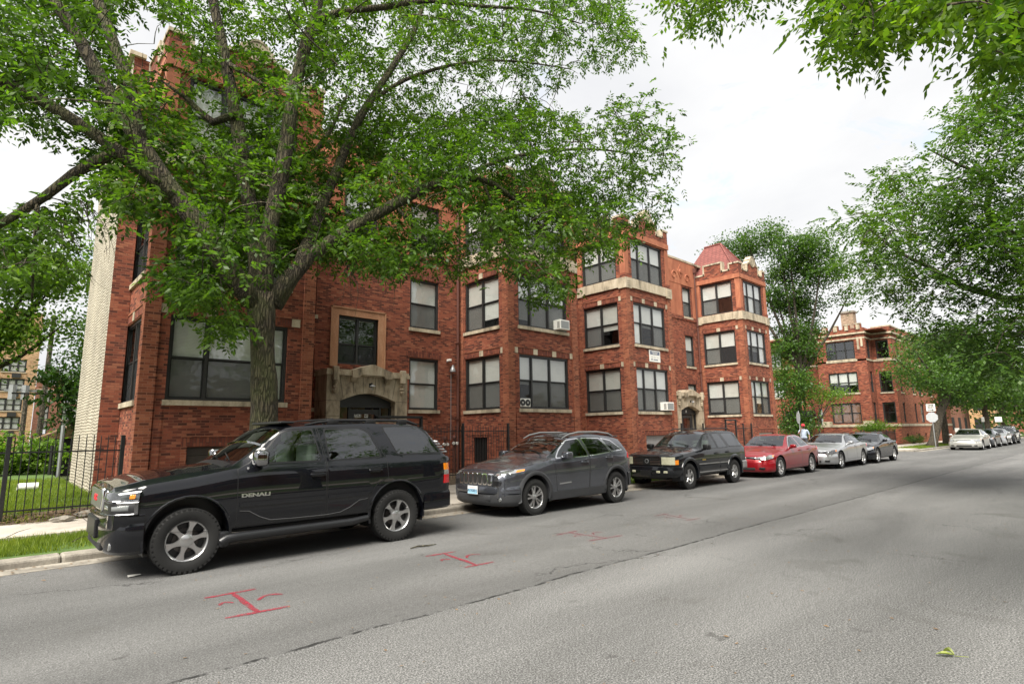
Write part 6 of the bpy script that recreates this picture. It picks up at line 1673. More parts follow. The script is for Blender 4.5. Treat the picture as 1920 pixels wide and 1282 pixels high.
CROWN = [
 (34, [(-60, -60), (640, -60), (640, 240), (560, 380), (420, 330), (300, 300), (170, 300), (60, 230), (-60, 240)]),
 (36, [(560, -60), (1130, -60), (1165, 20), (1200, 90), (1190, 120), (1130, 130), (1110, 200), (1000, 280), (620, 300)]),
 (26, [(620, 230), (1120, 180), (1180, 175), (1240, 180), (1290, 225), (1288, 300), (1245, 340), (1245, 400), (1180, 440), (1060, 410), (900, 330), (640, 330)]),
 (13, [(560, 300), (900, 320), (930, 370), (770, 380), (620, 430), (500, 440), (420, 400), (330, 330), (420, 300)]),
 (9, [(420, 390), (620, 400), (660, 450), (600, 475), (480, 500), (360, 460), (340, 400)]),
 (10, [(860, 350), (1060, 360), (1190, 420), (1160, 470), (1110, 500), (1060, 480), (1000, 430), (930, 430), (880, 400)]),
 (5, [(690, 420), (770, 400), (860, 440), (900, 480), (900, 530), (850, 500), (770, 525), (700, 500)]),
 (5, [(880, 420), (960, 410), (1020, 440), (1060, 500), (1060, 545), (1005, 575), (975, 510), (910, 480)]),
 (3.0, [(590, 440), (690, 440), (720, 480), (680, 500), (600, 480)]),
 (4.2, [(330, 485), (420, 470), (440, 540), (420, 570), (380, 570), (310, 540), (318, 500)]),
 (.8, [(410, 590), (460, 600), (450, 618), (405, 635)]),
 (3.5, [(190, 290), (320, 300), (340, 380), (290, 410), (210, 395), (170, 340)]),
 (2.2, [(-40, 410), (60, 385), (150, 380), (160, 420), (120, 440), (-40, 470)]),
 (1.2, [(-40, 470), (110, 450), (130, 480), (90, 520), (-40, 540)]),
 (9, [(-200, -420), (1100, -420), (1150, -60), (-200, -60)]),
 (2, [(-300, -60), (-60, -60), (-60, 420), (-300, 400)]),
]
HOLES = [([(215, 20), (275, 0), (285, 90), (300, 115), (240, 130), (220, 80)], .12), ([(295, 60), (345, 55), (345, 160), (300, 160)], .35), ([(360, 130), (425, 150), (425, 235), (365, 225)], .5), ([(835, 130), (880, 140), (870, 205), (820, 215)], .25), ([(1010, 190), (1100, 130), (1190, 140), (1150, 190), (1060, 215)], .1), ([(0, 300), (110, 300), (110, 350), (0, 400)], .1), ([(120, 180), (170, 190), (150, 230), (110, 215)], .3),
 ([(560, 20), (600, 20), (620, 110), (580, 110)], .6), ([(700, 30), (740, 20), (720, 80), (690, 80)], .3)]
pts = sample_mask(2800, CROWN, HOLES); C = []
for px, py in pts:
    for _ in range(20):
        Y = ash_Y(px, py)
        p = at_y(px, py, min(14.9, max(6.5, Y)))
        if p.z < 2.6: continue
        if (p.y > 14.6 and p.z < 13) or math.hypot(p.x-TX, p.y-11.2) > 10: continue
        C.append(tuple(p)); break
C = np.array(C); dirs = ash.twigs(C)
GAPS = [([(205, 10), (290, -10), (300, 60), (290, 120), (240, 140), (215, 90)], .9), ([(292, 45), (350, 40), (352, 170), (296, 175)], .72), ([(352, 125), (432, 150), (428, 240), (360, 230)], .62), ([(830, 125), (885, 135), (875, 210), (815, 215)], .7), ([(1000, 185), (1100, 130), (1200, 130), (1160, 200), (1060, 222)], .85), ([(-40, 285), (60, 300), (130, 310), (110, 345), (40, 385), (-40, 400)], .93), ([(115, 175), (175, 185), (155, 235), (105, 215)], .6), ([(700, 20), (745, 10), (725, 85), (685, 85)], .6),
        ([(165, 360), (200, 350), (235, 470), (160, 560), (140, 480)], .8), ([(600, 480), (690, 470), (690, 540), (600, 540)], .6), ([(130, 20), (170, 60), (150, 110), (110, 70)], .5), ([(380, -20), (400, -20), (420, 40), (385, 30)], .5), ([(560, 20), (575, 20), (560, 110), (548, 100)], .5), ([(620, 30), (690, 25), (680, 60), (625, 70)], .5)]
def in_gaps(P):
    q = P-np.array(CAM)[None]; d = q@np.array(CF); x = 960+FPX*(q@np.array(CR))/d; y = 641-FPX*(q@np.array(CU))/d; out = np.zeros(len(P), bool)
    for g, pr in GAPS:
        x0, x1 = min(a for a, _ in g), max(a for a, _ in g); y0, y1 = min(b for _, b in g), max(b for _, b in g)
        for i in np.nonzero((x > x0) & (x < x1) & (y > y0) & (y < y1))[0]:
            if pip(x[i], y[i], g) and rng.random() < pr: out[i] = True
    return out
ash.spray(C, dirs, 9, .20, 3, .25, .122, .027, .30, .45, reject=in_gaps)
# bare dead twigs hanging by the white wall
for (px, py, q) in ((150, 375, 12.0), (165, 380, 12.0), (120, 410, 12.2), (720, 480, 10.3), (650, 490, 10.6), (1000, 470, 9.8), (950, 440, 9.8)):
    a = at_y(px, py, q)
    for k in range(4):
        b = a+Vector((rng.uniform(-.1, .5), rng.uniform(-.2, .2), -rng.uniform(.5, 1.25))); pp = bend(a, b, 5, .12); ash.tw.tube(pp, [.009, .008, .007, .006, .004, .002], 4, cap=False)
        for m in range(5):
            st_ = pp[1+m % 4]; e = st_+Vector((rng.uniform(-.35, .35), rng.uniform(-.2, .2), rng.uniform(-.3, .05))); ash.tw.tube(bend(st_, e, 3, .15), [.005, .004, .003, .0015], 3, cap=False)
ash.done(M_ASH)

# ----- tree on the camera side whose boughs hang into the top right corner
near = Tree('overhanging_tree', (7.6, -2.0, .09), 'yellow green tree on the near side whose leafy boughs hang into the top right', bark=M_BARK)
near.limb([(7.6, -2.0, -.1), (7.6, -2.0, .4), (7.5, -1.95, 2.2), (7.45, -1.9, 4.2)], [.42, .30, .26, .25], 14)
ND = [([(7.45, -1.9, 4.0), (7.0, -.9, 5.8), tuple(at_dist(1780, -150, 6.3)), tuple(at_dist(1660, -60, 6.2)), tuple(at_dist(1600, 30, 6.1))], [.17, .13, .09, .05, .02]),
      ([(7.4, -1.9, 4.1), (6.2, .4, 6.4), tuple(at_dist(1500, -200, 7.2)), tuple(at_dist(1400, -80, 7.2)), tuple(at_dist(1330, -10, 7.2))], [.15, .12, .08, .05, .02]),
      ([(7.45, -1.9, 4.1), (8.4, -.8, 6.2), tuple(at_dist(1900, -40, 7.0)), tuple(at_dist(1840, 20, 7.0))], [.14, .11, .06, .02]),
      ([(7.45, -1.9, 4.2), (8.0, -3.2, 6.6), (8.6, -4.6, 8.6), (9.0, -5.2, 10.0)], [.18, .14, .09, .03]),
      ([(7.45, -1.9, 4.2), (6.4, -3.0, 6.8), (5.2, -3.8, 8.8)], [.16, .12, .03]),
      ([(7.45, -1.9, 4.2), (7.6, -1.7, 7.0), (7.4, -1.4, 9.5)], [.18, .12, .03])]
for p, r in ND: near.limb(p, r, 9)
NM = [(10, [(1500, -60), (1960, -60), (1960, 40), (1900, 60), (1840, 25), (1790, 20), (1740, 45), (1690, 30), (1640, 80), (1620, 115), (1590, 95), (1560, 60), (1520, 0)]),
      (2.0, [(1240, -60), (1380, -60), (1355, 5), (1320, 40), (1290, 65), (1255, 30)]), (.8, [(1840, 90), (1915, 80), (1920, 100), (1870, 112)]), (.5, [(1400, -40), (1440, -40), (1430, 5)]),
      (6, [(1200, -400), (2100, -400), (2100, -60), (1200, -60)]), (3, [(1960, -60), (2300, -60), (2250, 150), (1960, 60)])]
C = []
for px, py in sample_mask(300, NM):
    D = (6.3 if px > 1480 else 7.3)+rng.gauss(0, .55); C.append(tuple(at_dist(px, py, max(4.6, D))))
for k in range(190):
    a = rng.uniform(0, 2*PI); q = rng.uniform(.5, 4.2); z = rng.uniform(5.5, 11.5); x, y = 7.6+q*math.cos(a), -2.6+q*math.sin(a)
    if y > .1: continue
    C.append((x, y, z))
C = np.array(C); dirs = near.twigs(C); near.spray(C, dirs, 9, .14, 3, .21, .085, .020, .35, .35); near.done(M_YLEAF)

# ----- honey locust across the road at the right edge
loc = Tree('locust_tree', (23.5, -2.1, .09), 'feathery honey locust tree hanging over the road at the right edge', bark=M_BARK2)
loc.limb([(23.5, -2.1, -.1), (23.5, -2.1, .5), (23.4, -2.0, 2.6), (23.3, -1.8, 4.4)], [.40, .28, .24, .23], 12)
LD = [([(23.3, -1.8, 4.2), (22.2, -.4, 5.8)]+[tuple(at_dist(*q)) for q in ((1920, 560, 21.5), (1860, 552, 21), (1800, 535, 20.5), (1740, 500, 20), (1680, 470, 19.5), (1620, 420, 19))], [.17, .14, .12, .10, .08, .06, .04, .015]),
      ([(23.3, -1.8, 4.4), (22.6, -1, 7)]+[tuple(at_dist(*q)) for q in ((1900, 440, 20.5), (1850, 390, 20), (1860, 340, 19.5), (1800, 310, 19), (1740, 280, 18.5))], [.17, .14, .10, .08, .06, .04, .015]),
      ([(23.3, -1.8, 4.4), (24, -2.5, 7.5), (24.2, -2.6, 10.5), (24, -2.2, 13)], [.18, .14, .09, .03]),
      ([(23.3, -1.8, 4.3), (25.6, -3, 6.4), (27.6, -3.4, 8)], [.15, .11, .03]), ([(23.3, -1.8, 4.3), (21, -3.4, 7), (19.5, -4.5, 9)], [.15, .11, .03]),
      ([(22.2, -.4, 5.8)]+[tuple(at_dist(*q)) for q in ((1930, 620, 20), (1850, 625, 19), (1780, 640, 18.5))], [.08, .06, .04, .015])]
for p, r in LD: loc.limb(p, r, 8)
LM = [(10, [(1630, 290), (1700, 320), (1720, 350), (1780, 330), (1960, 280), (1960, 480), (1700, 480), (1580, 420), (1545, 410), (1620, 390), (1680, 370)]), (8, [(1600, 460), (1960, 440), (1960, 640), (1760, 640), (1700, 600), (1620, 560), (1600, 500)]),
      (4, [(1820, 180), (1960, 130), (1960, 300), (1740, 290), (1760, 260)]), (3, [(1740, 620), (1960, 600), (1960, 700), (1800, 680)]), (1.2, [(1880, 80), (1960, 70), (1960, 140), (1900, 150)]), (3, [(1960, 60), (2300, 0), (2300, 640), (1960, 640)])]
LHOLE = [([(1700, 450), (1780, 440), (1790, 470), (1720, 490)], .3), ([(1840, 330), (1880, 340), (1870, 380), (1830, 370)], .3), ([(1660, 440), (1690, 450), (1660, 470)], .2)]
C = []
for px, py in sample_mask(560, LM, LHOLE): C.append(tuple(at_dist(px, py, 19.5+rng.gauss(0, 1.7))))
for k in range(70):
    a = rng.uniform(0, 2*PI); q = 5*math.sqrt(rng.random()); z = rng.uniform(5.2, 14); x, y = 24+q*math.cos(a), -3.2+q*math.sin(a)*1.0
    if y < -.2: C.append((x, y, z))
C = np.array(C); dirs = loc.twigs(C, .012, .025); dirs[:, 2] *= .3
loc.spray(C, dirs, 9, .30, 5, .50, .125, .031, .20, 1.0, zs=.20); loc.done(M_LOCUST)

# ----- ordinary trees: trunk, forking limbs, clumped crown with gaps
def tree(name, base, label, height, crown, mat, bark=None, lean=(0, 0), r=.22, fork=.35, clumps=260, per=26, spread=.55, ll=.22, lw=.075, group=None, gaps=.42, seed=1, limbs=7, droop=.3, flat=.5):
    """crown: list of (dx, dy, z, rx, ry, rz) ellipsoids about the base"""
    rr = random.Random(seed); b = Vector(base); t = Tree(name, base, label, group, bark)
    fz = height*fork; top = b+Vector((lean[0], lean[1], fz))
    t.limb([b+Vector((0, 0, -.15)), b+Vector((lean[0]*.08, lean[1]*.08, .35)), b+Vector((lean[0]*.45, lean[1]*.45, fz*.55)), top], [r*1.5, r*1.1, r*.95, r*.9], 10)
    for i in range(limbs):
        e = crown[i % len(crown)]; an = 2*PI*(i+rr.random()*.7)/limbs; ph = rr.uniform(.2, 1.2)
        tip = b+Vector((e[0]+e[3]*.72*math.cos(an)*math.cos(ph), e[1]+e[4]*.72*math.sin(an)*math.cos(ph), e[2]+e[5]*.75*math.sin(ph)))
        m = top.lerp(tip, .5)+Vector((0, 0, -.06*height*rr.random())); t.limb([top-Vector((0, 0, .2)), m, tip], [r*.62, r*.38, r*.08], 7, .6)
    C = []; vol = [e[3]*e[4]*e[5] for e in crown]; sv = sum(vol); ph = [rr.uniform(0, 6) for _ in range(6)]
    for e, v in zip(crown, vol):
        k = max(3, int(clumps*v/sv)); c = 0; guard = 0
        while c < k and guard < k*40:
            guard += 1; d = Vector((rr.gauss(0, 1), rr.gauss(0, 1), rr.gauss(0, 1))).normalized()*(rr.random()**.42)
            p = Vector((e[0]+d.x*e[3], e[1]+d.y*e[4], e[2]+d.z*e[5]))
            s_ = 1.0/max(.6, min(e[3:])); nz = math.sin(p.x*3.4*s_+ph[0])*math.sin(p.y*3.1*s_+ph[1])+math.sin(p.z*4.1*s_+ph[2]+p.x*1.2*s_)*.8
            if nz < -gaps+.2*rr.random(): continue
            C.append(tuple(b+p)); c += 1
    C = np.array(C); t.twigs(C, .012, r*.18); t.simple_leaves(C, per, spread, ll, lw, flat, droop); return t.done(mat)
# ================================================================= beyond the building
# ----- the brick corner building across the side street
off = Vector((60, 14.4, .1))
b2 = empty('corner_building', off, 0, 'three storey red brick corner building with a chimney across the side street', 'building')
w2 = MB(); s2 = MB(); X = 60.; Y0, Y1 = 16.05, 20.3
WIN = [(2.15, 4.05, 16.95, 19.15), (5.05, 7.0, 17.15, 19.35), (8.15, 10.05, 17.3, 19.5)]
WIN = [(a, b, 16.95, 19.45) for a, b in ((2.05, 3.95), (4.9, 6.85), (8.1, 9.85))]
wall(w2, 'L', X, Y0, Y1, 0, 11.0, [(c, d, a, b) for a, b, c, d in WIN], .2)
wall(w2, 'F', Y0, X, 62., 0, 11.0, [(60.5, 61.4, a, b) for a, b, c, d in WIN], .2)
wall(w2, 'L', 62., 14.4, Y0, 0, 11.1, [(14.65, 15.7, a, b) for a, b, c, d in WIN], .2)
sw = [(63.5, 64.3), (67.8, 68.6), (70.0, 71.4), (75, 76.2), (79, 80.2)]
hs = [(u0, u1, a, b) for u0, u1 in sw for a, b, c, d in WIN]+[(u, u+.75, .35, 1.0) for u in (63.6, 67.9, 70.6, 79.8)]
wall(w2, 'F', 14.4, 62., 84., 0, 11.1, hs, .18, 1)
wall(w2, 'L', 62., Y1, 30., 0, 11.1, [(22.2, 23.1, .6, 2.7), (20.6, 21.3, 1.85, 3.6), (24.5, 26, 4.9, 6.8), (24.5, 26, 8.1, 9.85), (26.5, 28.5, 1.9, 3.7)], .2)
fquad(w2, 'F', 30., 84., 62., 0, 0, 11.1); fquad(w2, 'L', 84., 30., 14.4, 0, 0, 11.1)
fquad(w2, 'F', Y1, 62., 60., 0, 0, 11.)
w2.box(X+.1, 83.9, 14.6, 29.9, 10.7, 10.8)
for (a, b) in ((Y0, Y0+.75), (Y1-.75, Y1)): w2.box(X-.05, X+.1, a-.03, b, 0, 10.3)
# stone courses
for z0, z1, o in ((1.72, 1.95, .05), (7.85, 8.02, .05), (9.95, 10.08, .06), (10.42, 10.58, .14)):
    s2.box(X-o, X+.1, Y0-o, Y1, z0, z1); s2.box(X+.1, 62.-o, Y0-o, Y0+.1, z0, z1); s2.box(62-o, 62.1, 14.4-o, Y0-o, z0, z1); s2.box(62.1, 84, 14.4-o, 14.5, z0, z1)
    s2.box(62-o, 62.1, Y1, 30, z0, z1)
for z in (4.75,): s2.box(X-.05, X+.1, 16.85, 19.55, z, z+.12)
for (y) in (Y0+.05, Y0+.35): s2.box(X-.08, X, y+.1, y+.28, 8.95 if y > Y0+.2 else 9.2, 10.1)
for a, b in ((Y0-.05, Y0+.8), (19.5, Y1+.05)): s2.box(X-.09, X+.02, a, b, 1.72, 2.25)
for k in range(5):
    y = Y0+.15+k*.98; w2.box(X-.02, X+.25, y, y+.55, 11.0, 11.35); s2.box(X-.06, X+.28, y+.02, y+.5, 11.35, 11.45); s2.box(X-.07, X-.01, y+.1, y+.42, 10.85, 11.3)
s2.box(62-.03, 62.3, 14.3, Y0-.1, 11.1, 11.22); s2.box(62.3, 84, 14.35, 14.7, 11.1, 11.22); s2.box(61.97, 62.3, Y1, 30, 11.1, 11.22)
for a, b, c, d in WIN:
    window(b2, off, 'L', X, c, d, a, b, (.33, .67), int(a*10), 'none' if a > 8 else ('brown' if a < 3 else 'half'), a > 4, .14, screens=False)
    window(b2, off, 'F', Y0, 60.5, 61.4, a, b, (), int(a*11), 'none', False, screens=False); window(b2, off, 'L', 62., 14.65, 15.7, a, b, (), int(a*12), 'none', a > 4, .12, screens=False)
    for u0, u1 in sw: window(b2, off, 'F', 14.4, u0, u1, a, b, (), int(a*13+u0), 'mix', a > 4, .12, screens=False)
    hd = MB(); hd.box(X+.02, X+.15, c, d, b-.02, b+.2); hd.build('awning_box', M_FRAME, b2, off)
for q in ((24.5, 26, 4.9, 6.8), (24.5, 26, 8.1, 9.85), (20.6, 21.3, 1.85, 3.6), (26.5, 28.5, 1.9, 3.7)): window(b2, off, 'L', 62., *q, (.5,) if q[1]-q[0] > 1 else (), 7, 'mix', True, .12, screens=False)
d = MB(); d.box(62.05, 62.3, 22.2, 23.1, .4, 2.7); d.build('door', M_DARK, b2, off)
d = MB(); d.box(61.0, 62.0, 21.6, 24.4, 2.75, 2.95); d.box(61.1, 62., 21.7, 24.3, 2.95, 3.4); d.build('door_canopy', M_BLACKPL, b2, off)
for u in (63.6, 67.9, 70.6, 79.8): d = MB(); d.box(u, u+.75, 14.5, 14.56, .35, 1.0); d.build('basement_window', M_DARK, b2, off)
ch = MB(); ch.box(63.6, 64.5, 17.75, 18.9, 10.8, 13.2); ch.box(63.5, 64.6, 17.65, 19.0, 13.2, 13.38, 1); ch.build('chimney', [M_CHIM, M_KERB], b2, off)
inn = MB(); inn.box(61.2, 61.3, 16.3, 20, .3, 10.6); inn.box(62.9, 83.5, 15.4, 15.5, .3, 10.6); inn.box(63.1, 63.2, 15.6, 29, .3, 10.6); inn.build('dark_room_backing', M_DARK, b2, off)  # near-black sheets in place of shaded rooms
w2.build('brick_wall', [M_BRICK, M_BRICK2], b2, off); s2.build('stone_trim', M_STONE, b2, off)
iron_fence('iron_fence', 49.6, 58.5, 14.1, .1, 1.35, (.3, 1.2), (50, 53, 56, 58.4), 'low dark iron fence round the corner building yard', step=.14, pr=.012)
iron_fence('iron_fence', 14.2, 26, 49.6, .1, 1.35, (.3, 1.2), (14.2, 18, 22, 26), 'low dark iron fence along the side street by the corner building', step=.14, along='y', pr=.012)
# low garden wall beside the building
gw = MB(); gw.box(37.7, 39.0, 24.0, 24.3, .1, 1.3); gw.box(37.65, 39.05, 23.95, 24.35, 1.3, 1.4, 1)
o = gw.build('garden_wall', [M_BRICK, M_STONE], None, (38.3, 24, .1)); o.location = (38.3, 24, .1); tag(o, 'low brick garden wall with a pale coping beside the end of the long building', 'wall')

# ----- trees round the crossing
AB = Vector((47.0, 18.0, .12))
def lobe(px, py, r, f=1.0, D=50.3):
    p = at_dist(px, py, D+rng.uniform(-1, 1))-AB; return (p.x, p.y, p.z, r, r, r*f)
tree('street_tree', AB, 'tall airy green tree rising behind the right end of the long brick building', 17.0,
     [lobe(1492, 800, 1.5, 1.2), lobe(1490, 735, 1.8), lobe(1492, 665, 1.9), lobe(1500, 595, 2.1), lobe(1475, 535, 2.2, .9), lobe(1505, 470, 2.3, .9), lobe(1552, 505, 1.9, .8), lobe(1400, 462, 2.0, .7), lobe(1445, 440, 1.4, .8), lobe(1352, 474, 1.3, .7), lobe(1590, 552, 1.1, .6)],
     M_MIDLEAF, lean=(.7, -.6), r=.25, clumps=1050, per=34, spread=.44, ll=.20, lw=.066, seed=3, limbs=13, gaps=.3)
tree('small_tree', (47.4, 16.4, .12), 'small yellowish tree in front of the corner building below the airy tree', 5.4, [(1.0, -.8, 3.9, 1.5, 1.3, 1.2), (0, .2, 4.2, 1.4, 1.3, 1.1)], M_LIGHTLEAF, r=.07, clumps=80, per=24, spread=.3, ll=.15, lw=.05, seed=4, fork=.4)
tree('leaning_tree', (54.0, 10.7, .12), 'crooked green tree leaning right beside the one way sign at the far corner', 9.5,
     [(2.0, -1.2, 5.2, 3.4, 2.6, 1.7), (5.0, -2.2, 6.6, 3.6, 2.6, 2.2), (-1.2, .6, 6.4, 2.0, 1.8, 1.6), (3.0, -1.4, 3.6, 2.2, 1.6, .9)], M_MIDLEAF, lean=(2.6, -1.2), r=.30, fork=.46, clumps=420, per=30, spread=.48, ll=.20, lw=.07, seed=5, limbs=9, gaps=.35)
tree('street_tree', (60.5, 10.9, .12), 'dark trunked tree behind the leaning tree along the far pavement', 11, [(0, -.6, 7.4, 3.6, 3.0, 3.2), (2.5, -1.6, 5.6, 3, 2.4, 2)], M_MIDLEAF, r=.26, clumps=300, per=26, spread=.6, ll=.26, lw=.09, seed=6)
tree('street_tree', (84, 11.2, .12), 'tree with a dark trunk beside the road at the right edge of the far block', 12, [(0, -.6, 7.2, 4.6, 4.0, 3.6)], M_MIDLEAF, r=.3, clumps=260, per=26, spread=.8, ll=.36, lw=.12, seed=7)
k = 0
FT = [(104, 12, 'first of the far trees closing the street on the building side'), (128, 11, 'second of the far trees closing the street on the building side'), (118, -6, 'round far tree on the near side of the road at the right edge'), (150, -2, 'farthest tree at the end of the road'), (92, 24, 'wide far tree behind the far block'), (140, 22, 'far tree rising behind the end of the street')]
for x, y, lb in FT:
    k += 1; tree('far_tree', (x, y, .0), lb, 12+k % 3, [(0, 0, 7.4, 5.2, 5.0, 4.2), (1.5, -1, 4, 4.4, 4, 3.2)], M_MIDLEAF if k % 2 else M_DARKLEAF, r=.32, clumps=190, per=24, spread=1.0, ll=.5, lw=.17, seed=20+k, group='far trees closing the street', limbs=5)
tree('bush', (58.6, 14.9, .05), 'spreading green shrub against the corner building front', 2.6, [(-.3, .4, 1.7, .8, 1.5, .55), (0, 1.2, 1.5, .7, 1.0, .5)], M_LIGHTLEAF, r=.05, clumps=90, per=24, spread=.22, ll=.13, lw=.045, seed=9, fork=.25)
tree('bush', (61.2, 13.4, .05), 'small round shrub on the corner near the basement windows', .9, [(0, 0, .5, .8, .8, .4)], M_MIDLEAF, r=.03, clumps=50, per=22, spread=.15, ll=.10, lw=.035, seed=10, fork=.2)
tree('street_tree', (40.5, 27.5, .1), 'thin leafed tree showing above the roof beside the red tiled turret', 17.0, [(-.5, .5, 14.5, 3.6, 3.0, 2.6), (0, 0, 10, 3, 3, 3)], M_MIDLEAF, r=.22, clumps=170, per=20, spread=.5, ll=.19, lw=.065, seed=12, gaps=.2, fork=.5)
# trees on the near pavement, mirrored in the cars and windows
for i, (x, y, h) in enumerate(((-7.5, -3.8, 9), (14.5, -3.9, 9))):
    tree('near_side_tree', (x, y, .09), ['tree on the near pavement at the left behind the viewpoint', 'tree on the near pavement between overhanging tree and locust'][i], h, [(0, -1.2, h*.62, 3.8, 3.0, 3.4), (1, -1.6, h*.48, 3, 2.4, 2.4)], M_MIDLEAF, r=.25, clumps=230, per=22, spread=.65, ll=.28, lw=.1, seed=40+i, group='trees on the near pavement', limbs=6)
ob = empty('unseen_house_row', (10, -13, .1), 0, 'unseen low brick row houses added on the near side of the road for reflections', 'building'); off = ob.location
m = MB(); m.box(-30, 60, -26, -16, 0, 5.4); m.box(-30.2, 60.2, -26.2, -15.8, 5.4, 5.7, 1)  # houses added out of view so the car paint mirrors something darker
for x in range(-28, 60, 4):
    for z in (1.0, 3.6): m.box(x, x+1.6, -16.0, -15.97, z, z+1.3, 2); m.box(x-.1, x+1.7, -16.0, -15.94, z-.14, z, 1)
m.build('brick_wall', [M_SHED, M_STONE, M_DARK], ob, off)

for i, (x, y, w, d, h, mt, lb) in enumerate(((92, 16, 14, 12, 6.5, M_SHED, 'low orange brick house beyond the far parked cars'), (122, 15, 16, 14, 8, M_TAN, 'tan brick house farther along the far block'), (150, -9, 16, 60, 8, M_SHED, 'long brick building across the end of the street'), (96, -14, 20, 6, 7, M_TAN, 'tan house on the near side far along the street'))):
    r = empty('far_house', (x, y, 0), 0, lb, 'house'); m = MB(); m.box(x, x+w, y, y+d, 0, h); m.box(x-.2, x+w+.2, y-.2, y+d+.2, h, h+.3, 1)
    m.build('wall', [mt, M_STONE], r, r.location)
    for q in range(max(1, int(d/5))):
        for z in (1.2, 4.2): m = MB(); m.box(x-.04, x+.1, y+1.2+q*5, y+2.8+q*5, z, z+1.6); m.build('window', M_DARK, r, r.location)
    for q in range(3):
        for z in (1.2, 4.2): m = MB(); m.box(x+1.5+q*4.2, x+3+q*4.2, y-.04, y+.1, z, z+1.6); m.build('window', M_DARK, r, r.location)
# ----- signs at the crossing
def oct_(r, x, y, z, ax): return [(x+ax[0]*r*math.cos(PI/8+k*PI/4), y+ax[1]*r*math.cos(PI/8+k*PI/4), z+r*math.sin(PI/8+k*PI/4)) for k in range(8)]
def sign_post(x, y, top, label, cat='sign'):
    r = empty('road_sign', (x, y, .1), 0, label, cat); m = MB(); m.tube([(x, y, -.1), (x, y, top)], .03, 6); m.build('post', M_GREYMETAL if cat == 'sign' else M_BLACKPL, r, r.location); return r
M_SIGNBACK = simple('sign_back_aluminium', (.50, .52, .54), .45, .3, var=.08); M_GREENPOST = simple('green_post', (.03, .09, .05), .5)
M_SIGNRED = simple('sign_red', (.5, .02, .02), .4)
sx, sy = at_z(1750, 837.6, .15)[:2]; zt = at_x(1749, 773, sx).z
sx = 52.0; sy = at_x(1750, 800, sx).y
r = sign_post(sx, sy, at_x(1748, 757, sx).z, 'stop sign seen from behind with a one way plate above it')
m = MB(); zc = at_x(1750, 782, sx).z; m.prism(oct_(.39, sx-.035, sy, zc, (0, 1)), (-.006, 0, 0), 0); 
m.build('stop_plate', [M_SIGNBACK], r, r.location)
m = MB(); z0, z1 = at_x(1748, 771, sx).z, at_x(1748, 756.5, sx).z; hw = .30
m.box(sx-.045, sx-.037, sy-hw, sy+hw, z0, z1, 0)
for q in ((sy-hw, sy+hw, z0, z0+.02), (sy-hw, sy+hw, z1-.02, z1), (sy-hw, sy-hw+.02, z0, z1), (sy+hw-.02, sy+hw, z0, z1)): m.box(sx-.047, sx-.044, *q, 1)
zz = z1-z0
add_text(m, 'ONE', zz*.30, (sx-.048, sy, z0+zz*.76), (0, -1, 0), (0, 0, 1), 1, bold=.008); add_text(m, 'WAY', zz*.30, (sx-.048, sy, z0+zz*.48), (0, -1, 0), (0, 0, 1), 1, bold=.008)
m.prism([(sx-.048, sy+.2, z0+zz*.16), (sx-.048, sy-.06, z0+zz*.16), (sx-.048, sy-.06, z0+zz*.08), (sx-.048, sy-.2, z0+zz*.2), (sx-.048, sy-.06, z0+zz*.32), (sx-.048, sy-.06, z0+zz*.24), (sx-.048, sy+.2, z0+zz*.24)], (-.002, 0, 0), 1)
m.build('one_way_plate', [M_WHITE, M_BLACKPL], r, r.location)
x = 38.6; p = at_x(1498, 783, x); r = sign_post(x, p.y, p.z+.45, 'stop sign seen from behind and edge on above the walking person')
m = MB(); ax = Vector((.80, .60, 0)).normalized(); n = Vector((.60, -.80, 0)); m.prism(oct_(.40, x-n.x*.04, p.y-n.y*.04, p.z, (ax.x, ax.y)), tuple(n*-.006), 0); m.build('stop_plate', M_SIGNBACK, r, r.location)
for (px, py, X_, w, h, lb, pm) in ((1843, 786, 66, .22, .42, 'narrow white parking sign on a green post behind the far parked cars', M_GREENPOST), (1872, 786, 74, .55, .5, 'square white sign on a post behind the farthest parked cars', M_GREENPOST), (1795, 806, 56, .3, .3, 'small white sign on a thin post beside the pale silver car', M_GREYMETAL)):
    p = at_x(px, py, X_); r = empty('road_sign', (X_, p.y, .1), 0, lb, 'sign'); m = MB(); m.tube([(X_, p.y, 0), (X_, p.y, p.z+h*.5)], .035, 6); m.build('post', pm, r, r.location); m = MB(); m.rbox(X_-.05, X_-.038, p.y-w/2, p.y+w/2, p.z-h/2, p.z+h/2, .004, 1); m.build('plate', M_WHITE, r, r.location)

# ----- left background across the lot
off = Vector((-2, 66, 0)); yb_ = empty('tan_apartment_block', off, 0, 'tan brick apartment block with wide windows seen behind the grass lot', 'building')
w = MB(); xr = at_y(66, 730, 66).x
hol = []
for zc in (2.0, 4.75, 7.5, 10.2): hol += [(xr-1.9-3.4*k, xr-.75-3.4*k+.0, zc-.55, zc+.65) for k in range(5)]
hol2 = []
for zc in (at_y(20, 793, 66).z, at_y(20, 758, 66).z, at_y(20, 721, 66).z, at_y(20, 685, 66).z): hol2 += [(a, b, zc-.55, zc+.55) for a, b in ((at_y(0, 758, 66).x-.2, at_y(41, 758, 66).x), (-4.6, -2.2), (-8.6, -6.2))]
wall(w, 'F', 66, -16, xr, 0, 13, hol2, .2); fquad(w, 'R', xr, 66, 80, 0, 0, 13); w.box(-16, xr, 66.1, 80, 12.8, 13.0)
w.build('brick_wall', M_TAN, yb_, off)
